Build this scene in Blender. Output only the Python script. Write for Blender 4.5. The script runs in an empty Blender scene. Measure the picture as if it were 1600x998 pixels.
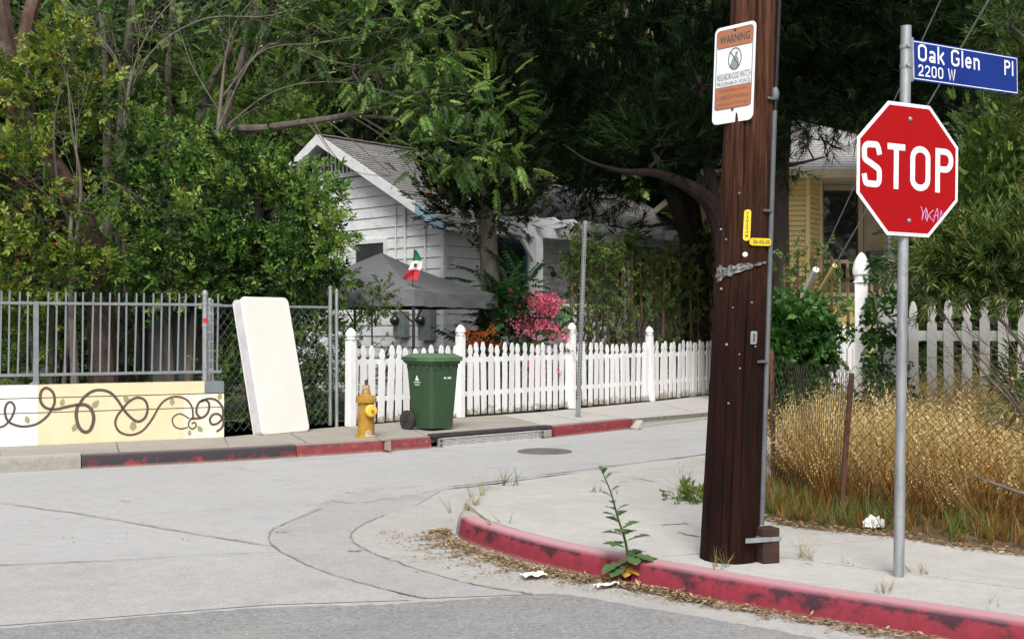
import bpy, bmesh, math, random
import numpy as np
from mathutils import Vector, Matrix

random.seed(7)
R = math.radians
SC = bpy.context.scene
COL = SC.collection

# ------------------------------------------------------------------ camera, sky, sun, exposure
EYE = 1.55          # eye height over the road
FPX = 1800.0        # focal length in photograph pixels (1600 wide)
HOR = 512.0         # horizon row
cam = bpy.data.cameras.new('camera'); camo = bpy.data.objects.new('camera', cam); COL.objects.link(camo)
camo.location = (0, 0, EYE); camo.rotation_euler = (R(90), 0, 0)
cam.sensor_width = 36; cam.lens = 36 * FPX / 1600; cam.shift_y = 13 / 1600
cam.clip_start = 0.1; cam.clip_end = 1000
SC.camera = camo

SUN_EL, SUN_AZ = R(46), R(182)      # azimuth clockwise from +Y: behind the camera
world = bpy.data.worlds.new('World'); SC.world = world; world.use_nodes = True
wn = world.node_tree; wn.nodes.clear()
sky = wn.nodes.new('ShaderNodeTexSky'); sky.sky_type = 'NISHITA'; sky.sun_disc = False
sky.sun_elevation = SUN_EL; sky.sun_rotation = SUN_AZ; sky.dust_density = 5.0; sky.air_density = 1.2; sky.ozone_density = 1.0
hs = wn.nodes.new('ShaderNodeHueSaturation'); hs.inputs['Saturation'].default_value = 0.28
bg = wn.nodes.new('ShaderNodeBackground'); bg.inputs['Strength'].default_value = 0.10
wo = wn.nodes.new('ShaderNodeOutputWorld')
wn.links.new(sky.outputs[0], hs.inputs['Color']); wn.links.new(hs.outputs[0], bg.inputs['Color']); wn.links.new(bg.outputs[0], wo.inputs[0])
sun = bpy.data.lights.new('sun', 'SUN'); sun.energy = 1.5; sun.angle = R(22); sun.color = (1.0, 0.965, 0.91)
suno = bpy.data.objects.new('sun', sun); COL.objects.link(suno)
sd = Vector((math.sin(SUN_AZ) * math.cos(SUN_EL), math.cos(SUN_AZ) * math.cos(SUN_EL), math.sin(SUN_EL)))
suno.rotation_euler = sd.to_track_quat('Z', 'Y').to_euler(); suno.location = (0, -20, 40)
SC.view_settings.view_transform = 'Standard'; SC.view_settings.look = 'None'
SC.view_settings.exposure = 0.80; SC.view_settings.gamma = 1.0

# ------------------------------------------------------------------ measuring helpers
def P(px, py, Y):
    return Vector(((px - 800) / FPX * Y, Y, EYE + (HOR - py) / FPX * Y))
def G(px, py, z=0.0):
    Y = (EYE - z) * FPX / (py - HOR)
    return Vector(((px - 800) / FPX * Y, Y, z))

# ------------------------------------------------------------------ materials
def _n(nt, t, **kw):
    n = nt.nodes.new(t)
    for k, v in kw.items(): setattr(n, k, v)
    return n
def ramp(nt, stops, interp='LINEAR'):
    r = nt.nodes.new('ShaderNodeValToRGB'); e = r.color_ramp.elements; r.color_ramp.interpolation = interp
    while len(e) > 1: e.remove(e[-1])
    e[0].position = stops[0][0]; e[0].color = (*stops[0][1], 1)
    for p, c in stops[1:]:
        q = e.new(p); q.color = (*c, 1)
    return r
def new_mat(name):
    m = bpy.data.materials.new(name); m.use_nodes = True
    nt = m.node_tree; b = nt.nodes['Principled BSDF']
    return m, nt, b
def noise_tex(nt, scale, detail=4, rough=0.6, coord='Object', stretch=None, dist=0.0):
    tc = nt.nodes.new('ShaderNodeTexCoord'); src = tc.outputs[coord]
    if stretch:
        mp = nt.nodes.new('ShaderNodeMapping'); mp.inputs['Scale'].default_value = stretch
        nt.links.new(src, mp.inputs[0]); src = mp.outputs[0]
    n = nt.nodes.new('ShaderNodeTexNoise'); n.inputs['Scale'].default_value = scale
    n.inputs['Detail'].default_value = detail; n.inputs['Roughness'].default_value = rough; n.inputs['Distortion'].default_value = dist
    nt.links.new(src, n.inputs['Vector']); return n
def mixc(nt, fac, a, b, mode='MIX'):
    m = nt.nodes.new('ShaderNodeMix'); m.data_type = 'RGBA'; m.blend_type = mode
    for sock, val in ((m.inputs[0], fac), (m.inputs[6], a), (m.inputs[7], b)):
        if isinstance(val, (int, float)): sock.default_value = val
        elif isinstance(val, tuple): sock.default_value = (*val, 1)
        else: nt.links.new(val, sock)
    return m.outputs[2]
def mat(name, c1, c2=None, scale=8.0, rough=0.7, bump=0.0, bscale=60.0, metal=0.0, stretch=None, lo=0.35, hi=0.65, dirt=None, dscale=2.0, dlo=0.55, dhi=0.75, spec=0.4, speck=None, sscale=300):
    m, nt, b = new_mat(name)
    b.inputs['Roughness'].default_value = rough; b.inputs['Metallic'].default_value = metal
    b.inputs['Specular IOR Level'].default_value = spec
    c2 = c2 or tuple(x * 0.8 for x in c1)
    n = noise_tex(nt, scale, 5, 0.6, stretch=stretch)
    r = ramp(nt, [(lo, c1), (hi, c2)]); nt.links.new(n.outputs['Fac'], r.inputs[0]); out = r.outputs[0]
    if speck:
        n3 = noise_tex(nt, sscale, 2, 0.6); r3 = ramp(nt, [(0.56, (0, 0, 0)), (0.66, (1, 1, 1))]); nt.links.new(n3.outputs['Fac'], r3.inputs[0])
        out = mixc(nt, r3.outputs[0], out, speck)
    if dirt:
        n2 = noise_tex(nt, dscale, 6, 0.65); r2 = ramp(nt, [(dlo, (0, 0, 0)), (dhi, (1, 1, 1))]); nt.links.new(n2.outputs['Fac'], r2.inputs[0])
        out = mixc(nt, r2.outputs[0], out, dirt)
    nt.links.new(out, b.inputs['Base Color'])
    if bump:
        nb = noise_tex(nt, bscale, 4, 0.7, stretch=stretch); bp = nt.nodes.new('ShaderNodeBump'); bp.inputs['Strength'].default_value = bump; bp.inputs['Distance'].default_value = 0.01
        nt.links.new(nb.outputs['Fac'], bp.inputs['Height']); nt.links.new(bp.outputs[0], b.inputs['Normal'])
    return m
def leafmat(name, stops, trans=0.25, rough=0.5, spec=0.35):
    m, nt, b = new_mat(name)
    at = nt.nodes.new('ShaderNodeAttribute'); at.attribute_name = 'tint'
    r = ramp(nt, stops); nt.links.new(at.outputs['Fac'], r.inputs[0])
    nt.links.new(r.outputs[0], b.inputs['Base Color']); b.inputs['Roughness'].default_value = rough; b.inputs['Specular IOR Level'].default_value = spec
    if trans > 0:
        t = nt.nodes.new('ShaderNodeBsdfTranslucent'); nt.links.new(mixc(nt, 1.0, r.outputs[0], (1.0, 1.0, 0.45), 'MULTIPLY'), t.inputs[0])
        mx = nt.nodes.new('ShaderNodeMixShader'); mx.inputs[0].default_value = trans
        nt.links.new(b.outputs[0], mx.inputs[1]); nt.links.new(t.outputs[0], mx.inputs[2])
        nt.links.new(mx.outputs[0], nt.nodes['Material Output'].inputs[0])
    return m

def road_mat(name, base, alt, dark, dust, coarse=1.0, dots=.5):
    m, nt, b = new_mat(name); b.inputs['Roughness'].default_value = 0.92; b.inputs['Specular IOR Level'].default_value = 0.15
    n1 = noise_tex(nt, 0.55, 6, 0.65); r1 = ramp(nt, [(0.35, base), (0.65, alt)]); nt.links.new(n1.outputs['Fac'], r1.inputs[0])
    n2 = noise_tex(nt, 46 * coarse, 4, 0.75); r2 = ramp(nt, [(0.46, (0, 0, 0)), (0.70, (.6, .6, .6))]); nt.links.new(n2.outputs['Fac'], r2.inputs[0])
    c = mixc(nt, r2.outputs[0], r1.outputs[0], dark)
    n3 = noise_tex(nt, 1.6, 9, 0.68, stretch=(0.7, 1.1, 1)); r3 = ramp(nt, [(0.52, (0, 0, 0)), (0.70, (.7, .7, .7))]); nt.links.new(n3.outputs['Fac'], r3.inputs[0])
    c = mixc(nt, r3.outputs[0], c, dust)
    n5 = noise_tex(nt, 9, 6, 0.8); r5 = ramp(nt, [(0.36, (.90, .90, .90)), (0.62, (1.04, 1.04, 1.04))]); nt.links.new(n5.outputs['Fac'], r5.inputs[0])
    c = mixc(nt, 1.0, c, r5.outputs[0], 'MULTIPLY')
    n4 = noise_tex(nt, 120 * coarse, 2, 0.5); r4 = ramp(nt, [(0.58, (0, 0, 0)), (0.68, (.7, .7, .7))]); nt.links.new(n4.outputs['Fac'], r4.inputs[0])
    c = mixc(nt, r4.outputs[0], c, tuple(min(1, x * 1.5) for x in base))
    n6 = noise_tex(nt, 30, 3, 0.6); r6 = ramp(nt, [(0.70, (0, 0, 0)), (0.74, (dots, dots, dots))]); nt.links.new(n6.outputs['Fac'], r6.inputs[0])
    c = mixc(nt, r6.outputs[0], c, tuple(x * .35 for x in base))
    n7 = noise_tex(nt, 0.9, 4, 0.55, stretch=(1.0, 1.0, 1), dist=1.2); r7 = ramp(nt, [(0.56, (0, 0, 0)), (0.74, (.5, .5, .5))]); nt.links.new(n7.outputs['Fac'], r7.inputs[0])
    c = mixc(nt, r7.outputs[0], c, tuple(x * .66 for x in base))
    nt.links.new(c, b.inputs['Base Color'])
    bp = nt.nodes.new('ShaderNodeBump'); bp.inputs['Strength'].default_value = 0.5; bp.inputs['Distance'].default_value = 0.006
    nb = noise_tex(nt, 80 * coarse, 4, 0.75); nt.links.new(nb.outputs['Fac'], bp.inputs['Height']); nt.links.new(bp.outputs[0], b.inputs['Normal'])
    return m
def curb_mat(name, paint, under, black, blo, chip, top=None, vb=0.35):
    """painted kerb: UV u = metres along it, v = 0 foot .. 1 back of the top"""
    m, nt, b = new_mat(name); b.inputs['Roughness'].default_value = 0.75; b.inputs['Specular IOR Level'].default_value = 0.3
    uv = nt.nodes.new('ShaderNodeUVMap'); sep = nt.nodes.new('ShaderNodeSeparateXYZ'); nt.links.new(uv.outputs[0], sep.inputs[0])
    mp = nt.nodes.new('ShaderNodeMapping'); nt.links.new(uv.outputs[0], mp.inputs[0]); mp.inputs['Scale'].default_value = (4.0, 1.1, 1)
    n = nt.nodes.new('ShaderNodeTexNoise'); n.inputs['Scale'].default_value = 1.4; n.inputs['Detail'].default_value = 9; n.inputs['Roughness'].default_value = 0.7; nt.links.new(mp.outputs[0], n.inputs[0])
    nA = noise_tex(nt, 14, 6, 0.7)
    p = ramp(nt, [(0.3, paint), (0.7, tuple(x * 0.68 for x in paint))]); nt.links.new(nA.outputs['Fac'], p.inputs[0])
    # worn through to concrete
    nB = noise_tex(nt, 9, 8, 0.72); rB = ramp(nt, [(chip, (0, 0, 0)), (chip + 0.06, (1, 1, 1))]); nt.links.new(nB.outputs['Fac'], rB.inputs[0])
    c = mixc(nt, rB.outputs[0], p.outputs[0], under)
    # tyre scuffs towards the upper edge of the face
    band = ramp(nt, [(0.0, (0, 0, 0)), (vb * .4, (.45, .45, .45)), (0.42, (.8, .8, .8)), (0.54, (1, 1, 1)), (0.64, (.6, .6, .6)), (0.72, (0, 0, 0))]); nt.links.new(sep.outputs[1], band.inputs[0])
    ad = nt.nodes.new('ShaderNodeMath'); ad.operation = 'MULTIPLY_ADD'; nt.links.new(band.outputs[0], ad.inputs[0]); ad.inputs[1].default_value = 0.28; nt.links.new(n.outputs['Fac'], ad.inputs[2])
    rC = ramp(nt, [(blo, (0, 0, 0)), (blo + 0.1, (1, 1, 1))]); nt.links.new(ad.outputs[0], rC.inputs[0])
    c = mixc(nt, rC.outputs[0], c, black)
    if top:      # dusty, sun-bleached paint on the walked-on top
        tb = ramp(nt, [(0.50, (0, 0, 0)), (0.62, (.35, .35, .35)), (0.72, (.85, .85, .85)), (1.0, (1, 1, 1))]); nt.links.new(sep.outputs[1], tb.inputs[0])
        c = mixc(nt, tb.outputs[0], c, top)
    # dust at the foot
    fb = ramp(nt, [(0.0, (.6, .6, .6)), (0.10, (0, 0, 0))]); nt.links.new(sep.outputs[1], fb.inputs[0])
    c = mixc(nt, fb.outputs[0], c, (.30, .27, .23))
    nt.links.new(c, b.inputs['Base Color'])
    bp = nt.nodes.new('ShaderNodeBump'); bp.inputs['Strength'].default_value = 0.4; bp.inputs['Distance'].default_value = 0.006
    nt.links.new(nB.outputs['Fac'], bp.inputs['Height']); nt.links.new(bp.outputs[0], b.inputs['Normal'])
    return m

M = {}
M['concrete_road'] = road_mat('concrete_road', (.415, .413, .412), (.375, .373, .372), (.325, .323, .32), (.36, .345, .345))
M['asphalt'] = road_mat('asphalt', (.27, .27, .27), (.24, .24, .24), (.12, .12, .12), (.32, .315, .305), .6, .7)
M['gutter'] = road_mat('gutter_concrete', (.405, .395, .38), (.365, .355, .335), (.31, .295, .275), (.335, .31, .275))
M['walk'] = road_mat('walk_concrete', (.465, .452, .43), (.425, .413, .39), (.39, .378, .355), (.38, .365, .34), dots=.0)
M['walk_far'] = road_mat('far_walk_concrete', (.36, .335, .30), (.31, .285, .255), (.27, .25, .22), (.27, .245, .21), dots=.3)
M['joint'] = mat('joint_dirt', (.10, .09, .075), (.24, .22, .20), 16, 0.95)
M['crack'] = mat('crack_fill', (.19, .175, .16), (.33, .315, .30), 12, 0.95)
M['soil'] = mat('soil', (.15, .095, .05), (.075, .055, .035), 6, 0.95, 0.5, 30)
M['yard'] = mat('yard_soil', (.06, .05, .03), (.03, .035, .018), 4, 0.95, 0.5, 30)
M['white_paint'] = mat('white_paint', (.80, .80, .81), (.72, .72, .73), 9, 0.5, 0.05, 60, dirt=(.42, .39, .35), dscale=5, dlo=.60, dhi=.78)
M['white_house'] = mat('white_house_paint', (.66, .675, .685), (.56, .57, .58), 5, 0.6, 0.08, 50, stretch=(1, 1, 4), dirt=(.36, .36, .36), dscale=3)
M['trim'] = mat('trim_paint', (.64, .65, .665), (.55, .56, .57), 6, 0.5, dirt=(.45, .45, .45), dscale=5)
M['blue_paint'] = mat('blue_paint', (.22, .36, .44), (.17, .28, .35), 12, 0.55, dirt=(.45, .50, .52), dscale=9)
M['dark_blue'] = mat('window_blue', (.075, .13, .19), (.05, .09, .14), 8, 0.5)
M['shingle'] = mat('grey_shingle', (.27, .26, .255), (.17, .165, .16), 14, 0.9, 0.5, 90, dirt=(.36, .35, .34), dscale=1.5)
M['shingle_pale'] = mat('pale_shingle', (.46, .45, .44), (.36, .355, .35), 10, 0.9, 0.4, 80)
M['glass'] = mat('dark_glass', (.015, .018, .02), (.03, .03, .03), 3, 0.06, spec=0.6)
M['dark'] = mat('dark_inside', (.012, .012, .012), (.02, .02, .02), 3, 0.9)
M['yellow_house'] = mat('yellow_house_paint', (.62, .47, .20), (.54, .41, .17), 5, 0.6, stretch=(1, 1, 5), dirt=(.42, .32, .14), dscale=3)
M['cream'] = mat('cream_trim', (.50, .43, .28), (.42, .36, .24), 6, 0.6)
M['galv'] = mat('galvanised_steel', (.37, .39, .41), (.25, .265, .28), 18, 0.5, 0.05, 80, metal=0.5, stretch=(1, 1, .22), dirt=(.20, .17, .15), dscale=7, dlo=.56, dhi=.76)
M['rail_paint'] = mat('railing_paint', (.20, .225, .24), (.15, .17, .185), 15, 0.5, dirt=(.20, .18, .16), dscale=10, dlo=.62)
M['canopy'] = mat('canopy_fabric', (.155, .158, .168), (.135, .138, .147), 3, 0.8, 0.2, 8)
M['black_metal'] = mat('black_metal', (.012, .012, .013), None, 8, 0.5)
M['bin_green'] = mat('bin_green', (.034, .072, .034), (.028, .060, .029), 5, 0.48, 0.08, 60, dirt=(.10, .13, .09), dscale=5, dlo=.6, dhi=.85)
M['lid_green'] = mat('lid_green', (.095, .175, .095), (.08, .15, .08), 5, 0.45, 0.06, 60, dirt=(.20, .25, .18), dscale=4, dlo=.58)
M['rubber'] = mat('black_rubber', (.025, .022, .024), (.045, .04, .04), 14, 0.7)
M['hydrant'] = mat('hydrant_yellow', (.40, .225, .018), (.27, .145, .02), 9, 0.5, 0.1, 40, dirt=(.40, .38, .33), dscale=6, dlo=.56, dhi=.62)
M['hydrant_cap'] = mat('hydrant_cap_yellow', (.72, .50, .07), (.62, .40, .05), 9, 0.45)
M['grate'] = mat('grate_steel', (.50, .50, .49), (.40, .40, .39), 9, 0.6)
M['iron'] = mat('dusty_iron', (.15, .145, .14), (.10, .098, .095), 9, 0.8)
M['conduit'] = mat('dull_conduit', (.15, .165, .175), (.10, .11, .12), 14, 0.6, metal=.3, stretch=(1, 1, .3))
M['rust_dark'] = mat('dark_rusty_steel', (.055, .024, .016), (.028, .013, .010), 9, 0.9, 0.5, 40)
M['bark_maroon'] = mat('maroon_bark', (.022, .011, .009), (.010, .006, .005), 8, 0.95, 0.9, 24, stretch=(1, 1, .3))
M['rust'] = mat('rusty_steel', (.13, .055, .03), (.07, .03, .02), 18, 0.85, 0.4, 60, dirt=(.20, .09, .05), dscale=12)
M['wire'] = mat('old_fence_wire', (.045, .035, .030), (.022, .017, .015), 12, 0.7)
M['mattress'] = mat('mattress_ticking', (.69, .68, .64), (.66, .645, .60), 2.5, 0.8, 0.25, 5, dirt=(.58, .54, .47), dscale=3, dlo=.66, dhi=.95, spec=.15)
M['mattress_side'] = mat('mattress_border', (.58, .57, .60), (.48, .47, .50), 5, 0.8, 0.4, 9, dirt=(.38, .35, .34), dscale=5, dlo=.60, dhi=.72)
M['wall_white'] = mat('wall_white', (.80, .78, .76), (.70, .68, .66), 3, 0.7, 0.1, 40, dirt=(.50, .47, .43), dscale=4, dlo=.66)
M['wall_yellow'] = mat('wall_yellow', (.68, .60, .40), (.62, .54, .35), 2.5, 0.7, 0.1, 40, dirt=(.52, .46, .34), dscale=5, dlo=.68)
M['wall_pale'] = mat('wall_pale', (.72, .69, .64), (.76, .68, .47), 4, 0.7, 0.1, 40)
M['wall_grey'] = mat('wall_grey', (.16, .19, .21), (.13, .155, .175), 5, 0.7)
M['vine_paint'] = mat('vine_paint', (.085, .058, .05), (.11, .075, .065), 12, 0.65)
M['leaf_paint'] = mat('mural_leaf_paint', (.23, .25, .12), (.30, .32, .18), 8, 0.65)
M['stop_red'] = mat('stop_red', (.34, .0008, .003), (.31, .0008, .003), 4, 0.5, spec=.2, dirt=(.62, .06, .07), dscale=14, dlo=.74, dhi=.80)
M['sign_white'] = mat('sign_white', (.80, .82, .85), (.74, .76, .79), 5, 0.4, dirt=(.55, .55, .58), dscale=16, dlo=.70, dhi=.78)
M['sign_back'] = mat('sign_back', (.45, .46, .47), None, 10, 0.4, metal=.7)
M['sign_blue'] = mat('sign_blue', (.006, .030, .22), (.005, .024, .18), 4, 0.5, spec=.2)
M['sign_brown'] = mat('sign_orange_brown', (.42, .16, .075), (.36, .14, .07), 8, 0.5)
M['ink'] = mat('sign_ink', (.05, .05, .06), (.10, .10, .11), 60, 0.6)
M['ink_faded'] = mat('faded_ink', (.15, .16, .18), (.36, .37, .39), 90, 0.6)
M['ink_brown'] = mat('brown_ink', (.10, .055, .035), (.20, .10, .06), 80, 0.6)
M['tag_yellow'] = mat('tag_yellow', (.80, .58, .02), (.72, .50, .02), 12, 0.45)
M['paper'] = mat('paper', (.80, .79, .77), (.68, .66, .62), 20, 0.8)
M['plastic_film'] = mat('grey_plastic_film', (.26, .26, .27), (.03, .03, .032), 40, 0.35, 0.5, 40)
M['spray'] = mat('spray_paint', (.62, .42, .72), (.50, .30, .62), 30, 0.6)
M['red_sticker'] = mat('red_sticker', (.65, .02, .04), None, 10, 0.5)
M['flag_green'] = mat('flag_green', (.01, .16, .07), None, 10, 0.7)
M['flag_red'] = mat('flag_red', (.55, .03, .05), None, 10, 0.7)
M['shed'] = mat('shed_grey', (.10, .105, .10), (.08, .085, .08), 6, 0.7)
M['stake'] = mat('bamboo_stake', (.13, .075, .034), (.07, .042, .022), 12, 0.7, stretch=(1, 1, .3))
M['bark'] = mat('grey_bark', (.14, .12, .10), (.075, .062, .05), 10, 0.9, 0.9, 30, stretch=(1, 1, .3))
M['bark_red'] = mat('red_bark', (.095, .050, .036), (.032, .020, .016), 9, 0.9, 1.0, 26, stretch=(1, 1, .3), dirt=(.12, .10, .085), dscale=4, dlo=.5, dhi=.7)
M['bark_pale'] = mat('pale_twigs', (.20, .175, .15), (.11, .095, .08), 8, 0.85, 0.4, 30)
M['bark_dark'] = mat('dark_bark', (.026, .018, .015), (.011, .008, .007), 9, 0.95, 0.9, 24, stretch=(1, 1, .25))
M['litter'] = leafmat('dead_leaves', [(0, (.12, .075, .04)), (.5, (.26, .18, .10)), (1, (.46, .36, .24))], 0.0, 0.9)

def picket_mat():
    m, nt, b = new_mat('picket_paint'); b.inputs['Roughness'].default_value = 0.55
    tc = nt.nodes.new('ShaderNodeTexCoord'); sep = nt.nodes.new('ShaderNodeSeparateXYZ'); nt.links.new(tc.outputs['Object'], sep.inputs[0])
    oi = nt.nodes.new('ShaderNodeObjectInfo'); ad0 = nt.nodes.new('ShaderNodeVectorMath'); ad0.operation = 'ADD'; cmb = nt.nodes.new('ShaderNodeCombineXYZ'); ml_ = nt.nodes.new('ShaderNodeMath'); ml_.operation = 'MULTIPLY'; ml_.inputs[1].default_value = 50; nt.links.new(oi.outputs['Random'], ml_.inputs[0])
    for k in range(3): nt.links.new(ml_.outputs[0], cmb.inputs[k])
    nt.links.new(tc.outputs['Object'], ad0.inputs[0]); nt.links.new(cmb.outputs[0], ad0.inputs[1])
    n = nt.nodes.new('ShaderNodeTexNoise'); n.inputs['Scale'].default_value = 14; n.inputs['Detail'].default_value = 7; n.inputs['Roughness'].default_value = .7; nt.links.new(ad0.outputs[0], n.inputs['Vector'])
    base = ramp(nt, [(0, (.80, .80, .81)), (1, (.66, .66, .66))]); nt.links.new(oi.outputs['Random'], base.inputs[0])
    mr = nt.nodes.new('ShaderNodeMapRange'); mr.inputs['From Min'].default_value = .22; mr.inputs['From Max'].default_value = 0.0; mr.inputs['To Max'].default_value = .34; nt.links.new(sep.outputs[2], mr.inputs[0])
    a2 = nt.nodes.new('ShaderNodeMath'); a2.operation = 'ADD'; nt.links.new(n.outputs['Fac'], a2.inputs[0]); nt.links.new(mr.outputs[0], a2.inputs[1])
    r = ramp(nt, [(.66, (0, 0, 0)), (.80, (1, 1, 1))]); nt.links.new(a2.outputs[0], r.inputs[0])
    nt.links.new(mixc(nt, r.outputs[0], base.outputs[0], (.30, .26, .21)), b.inputs['Base Color']); return m
M['picket'] = picket_mat()
def pole_mat():
    m, nt, b = new_mat('creosote_pole'); b.inputs['Roughness'].default_value = 0.85; b.inputs['Specular IOR Level'].default_value = 0.12
    tc = nt.nodes.new('ShaderNodeTexCoord'); sep = nt.nodes.new('ShaderNodeSeparateXYZ'); nt.links.new(tc.outputs['Object'], sep.inputs[0])
    n1 = noise_tex(nt, 34, 8, 0.75, stretch=(1, 1, .04)); r1 = ramp(nt, [(.30, (.165, .075, .042)), (.45, (.088, .037, .021)), (.60, (.018, .009, .007))]); nt.links.new(n1.outputs['Fac'], r1.inputs[0])
    n2 = noise_tex(nt, 20, 6, 0.7, stretch=(1, 1, .07)); r2 = ramp(nt, [(.3, (.0022, .0016, .0014)), (.7, (.026, .008, .005))]); nt.links.new(n2.outputs['Fac'], r2.inputs[0])
    n3 = noise_tex(nt, 5, 5, 0.6, stretch=(1, 1, .25))
    ad = nt.nodes.new('ShaderNodeMath'); ad.operation = 'MULTIPLY_ADD'; nt.links.new(n3.outputs['Fac'], ad.inputs[0]); ad.inputs[1].default_value = 1.3; nt.links.new(sep.outputs[2], ad.inputs[2])
    mr = nt.nodes.new('ShaderNodeMapRange'); mr.inputs['From Min'].default_value = 1.9; mr.inputs['From Max'].default_value = 3.5; nt.links.new(ad.outputs[0], mr.inputs[0])
    nt.links.new(mixc(nt, mr.outputs[0], r2.outputs[0], r1.outputs[0]), b.inputs['Base Color'])
    bp = nt.nodes.new('ShaderNodeBump'); bp.inputs['Strength'].default_value = 0.9; bp.inputs['Distance'].default_value = 0.012
    nt.links.new(n1.outputs['Fac'], bp.inputs['Height']); nt.links.new(bp.outputs[0], b.inputs['Normal'])
    return m
M['pole'] = pole_mat()

# ------------------------------------------------------------------ mesh helpers
def orth(d):
    d = Vector(d).normalized()
    a = Vector((0, 0, 1)) if abs(d.z) < 0.9 else Vector((1, 0, 0))
    u = d.cross(a).normalized(); return u, u.cross(d).normalized()
def link(name, me, m=None, parent=None):
    o = bpy.data.objects.new(name, me); COL.objects.link(o)
    if m is not None and len(me.materials) == 0: me.materials.append(m)
    if parent is not None: o.parent = parent
    return o
def wpos(o):
    v = Vector(o.location)
    while o.parent: o = o.parent; v += Vector(o.location)
    return v
class MB:
    def __init__(s): s.v = []; s.f = []
    def add(s, v, f):
        o = len(s.v); s.v += [tuple(p) for p in v]; s.f += [tuple(i + o for i in q) for q in f]; return s
    def box(s, c, size, ax=None):
        c = Vector(c); ax = ax or (Vector((1, 0, 0)), Vector((0, 1, 0)), Vector((0, 0, 1)))
        a, b, d = [Vector(ax[i]) * size[i] / 2 for i in range(3)]
        v = [c + a * i + b * j + d * k for k in (-1, 1) for j in (-1, 1) for i in (-1, 1)]
        return s.add(v, [(0, 2, 3, 1), (4, 5, 7, 6), (0, 1, 5, 4), (2, 6, 7, 3), (0, 4, 6, 2), (1, 3, 7, 5)])
    def beam(s, p, q, w, h, up=(0, 0, 1)):
        p = Vector(p); q = Vector(q); d = (q - p); L = d.length; d.normalize(); x = d.cross(Vector(up)).normalized(); u = x.cross(d)
        return s.box((p + q) / 2, (w, L, h), (x, d, u))
    def tube(s, pts, rads, n=8, caps=True):
        pts = [Vector(p) for p in pts]
        if not isinstance(rads, (list, tuple)): rads = [rads] * len(pts)
        o = len(s.v); u = None
        for i, p in enumerate(pts):
            d = (pts[min(i + 1, len(pts) - 1)] - pts[max(i - 1, 0)])
            if d.length < 1e-9: d = Vector((0, 0, 1))
            d.normalize()
            if u is None: u, w = orth(d)
            else:
                u = (u - d * u.dot(d))
                if u.length < 1e-6: u, w = orth(d)
                u.normalize()
            w = d.cross(u)
            for k in range(n):
                a = 2 * math.pi * k / n
                s.v.append(tuple(p + (u * math.cos(a) + w * math.sin(a)) * rads[i]))
        for i in range(len(pts) - 1):
            for k in range(n):
                a, b = o + i * n + k, o + i * n + (k + 1) % n
                s.f.append((a, b, b + n, a + n))
        if caps:
            s.f.append(tuple(o + k for k in reversed(range(n)))); e = o + (len(pts) - 1) * n; s.f.append(tuple(e + k for k in range(n)))
        return s
    def prism(s, poly, o, u, v, n, depth):
        o, u, v, n = Vector(o), Vector(u), Vector(v), Vector(n); k = len(poly)
        a = [o + u * x + v * y for x, y in poly]; b = [p + n * depth for p in a]
        return s.add(a + b, [tuple(reversed(range(k))), tuple(range(k, 2 * k))] + [(i, (i + 1) % k, (i + 1) % k + k, i + k) for i in range(k)])
    def lathe(s, prof, base, n=16, axis=(0, 0, 1), phase=0.0):
        base = Vector(base); ax = Vector(axis).normalized(); u, w = orth(ax); o = len(s.v)
        for r, z in prof:
            for k in range(n):
                a = 2 * math.pi * k / n + phase
                s.v.append(tuple(base + ax * z + (u * math.cos(a) + w * math.sin(a)) * max(r, 1e-4)))
        for i in range(len(prof) - 1):
            for k in range(n):
                a, b = o + i * n + k, o + i * n + (k + 1) % n
                s.f.append((a, b, b + n, a + n))
        s.f.append(tuple(o + k for k in reversed(range(n)))); e = o + (len(prof) - 1) * n; s.f.append(tuple(e + k for k in range(n)))
        return s
    def ribbon(s, pts, w, closed=False):
        """flat stroke through 3-D points lying in one plane given by normal w[1]"""
        return s
    def build(s, name, m, parent=None, smooth=False, bevel=0, kind=None, fix=True):
        off = wpos(parent) if parent is not None else Vector((0, 0, 0))
        me = bpy.data.meshes.new(name); me.from_pydata([tuple(Vector(p) - off) for p in s.v], [], s.f)
        if fix:
            bm = bmesh.new(); bm.from_mesh(me); bmesh.ops.recalc_face_normals(bm, faces=bm.faces); bm.to_mesh(me); bm.free()
        if smooth:
            me.polygons.foreach_set('use_smooth', [True] * len(me.polygons)); me.set_sharp_from_angle(angle=R(38))
        o = link(name, me, m, parent)
        if bevel:
            b = o.modifiers.new('edge', 'BEVEL'); b.width = bevel; b.segments = 2; b.limit_method = 'ANGLE'; b.angle_limit = R(50)
        if kind: o['kind'] = kind
        return o
def thing(name, label, cat, loc=(0, 0, 0), group=None):
    o = bpy.data.objects.new(name, None); COL.objects.link(o); o.location = loc; o.empty_display_size = .2
    o['label'] = label; o['category'] = cat
    if group: o['group'] = group
    return o
def tag(o, label, cat, group=None):
    o['label'] = label; o['category'] = cat
    if group: o['group'] = group
    return o
def struct(o): o['kind'] = 'structure'; return o
def piece(name, me, parent, loc, rz=0, rot=None):
    """one more copy of a shared piece; loc in world space"""
    o = bpy.data.objects.new(name, me); COL.objects.link(o); o.parent = parent; o.location = Vector(loc) - wpos(parent)
    o.rotation_euler = rot if rot else (0, 0, rz); return o
def mesh_of(mb, name, m, bevel=0):
    me = bpy.data.meshes.new(name); me.from_pydata(mb.v, [], mb.f)
    bm = bmesh.new(); bm.from_mesh(me); bmesh.ops.recalc_face_normals(bm, faces=bm.faces)
    if bevel: bmesh.ops.bevel(bm, geom=bm.edges[:], offset=bevel, segments=1, affect='EDGES')
    bm.to_mesh(me); bm.free(); me.materials.append(m); return me

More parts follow.
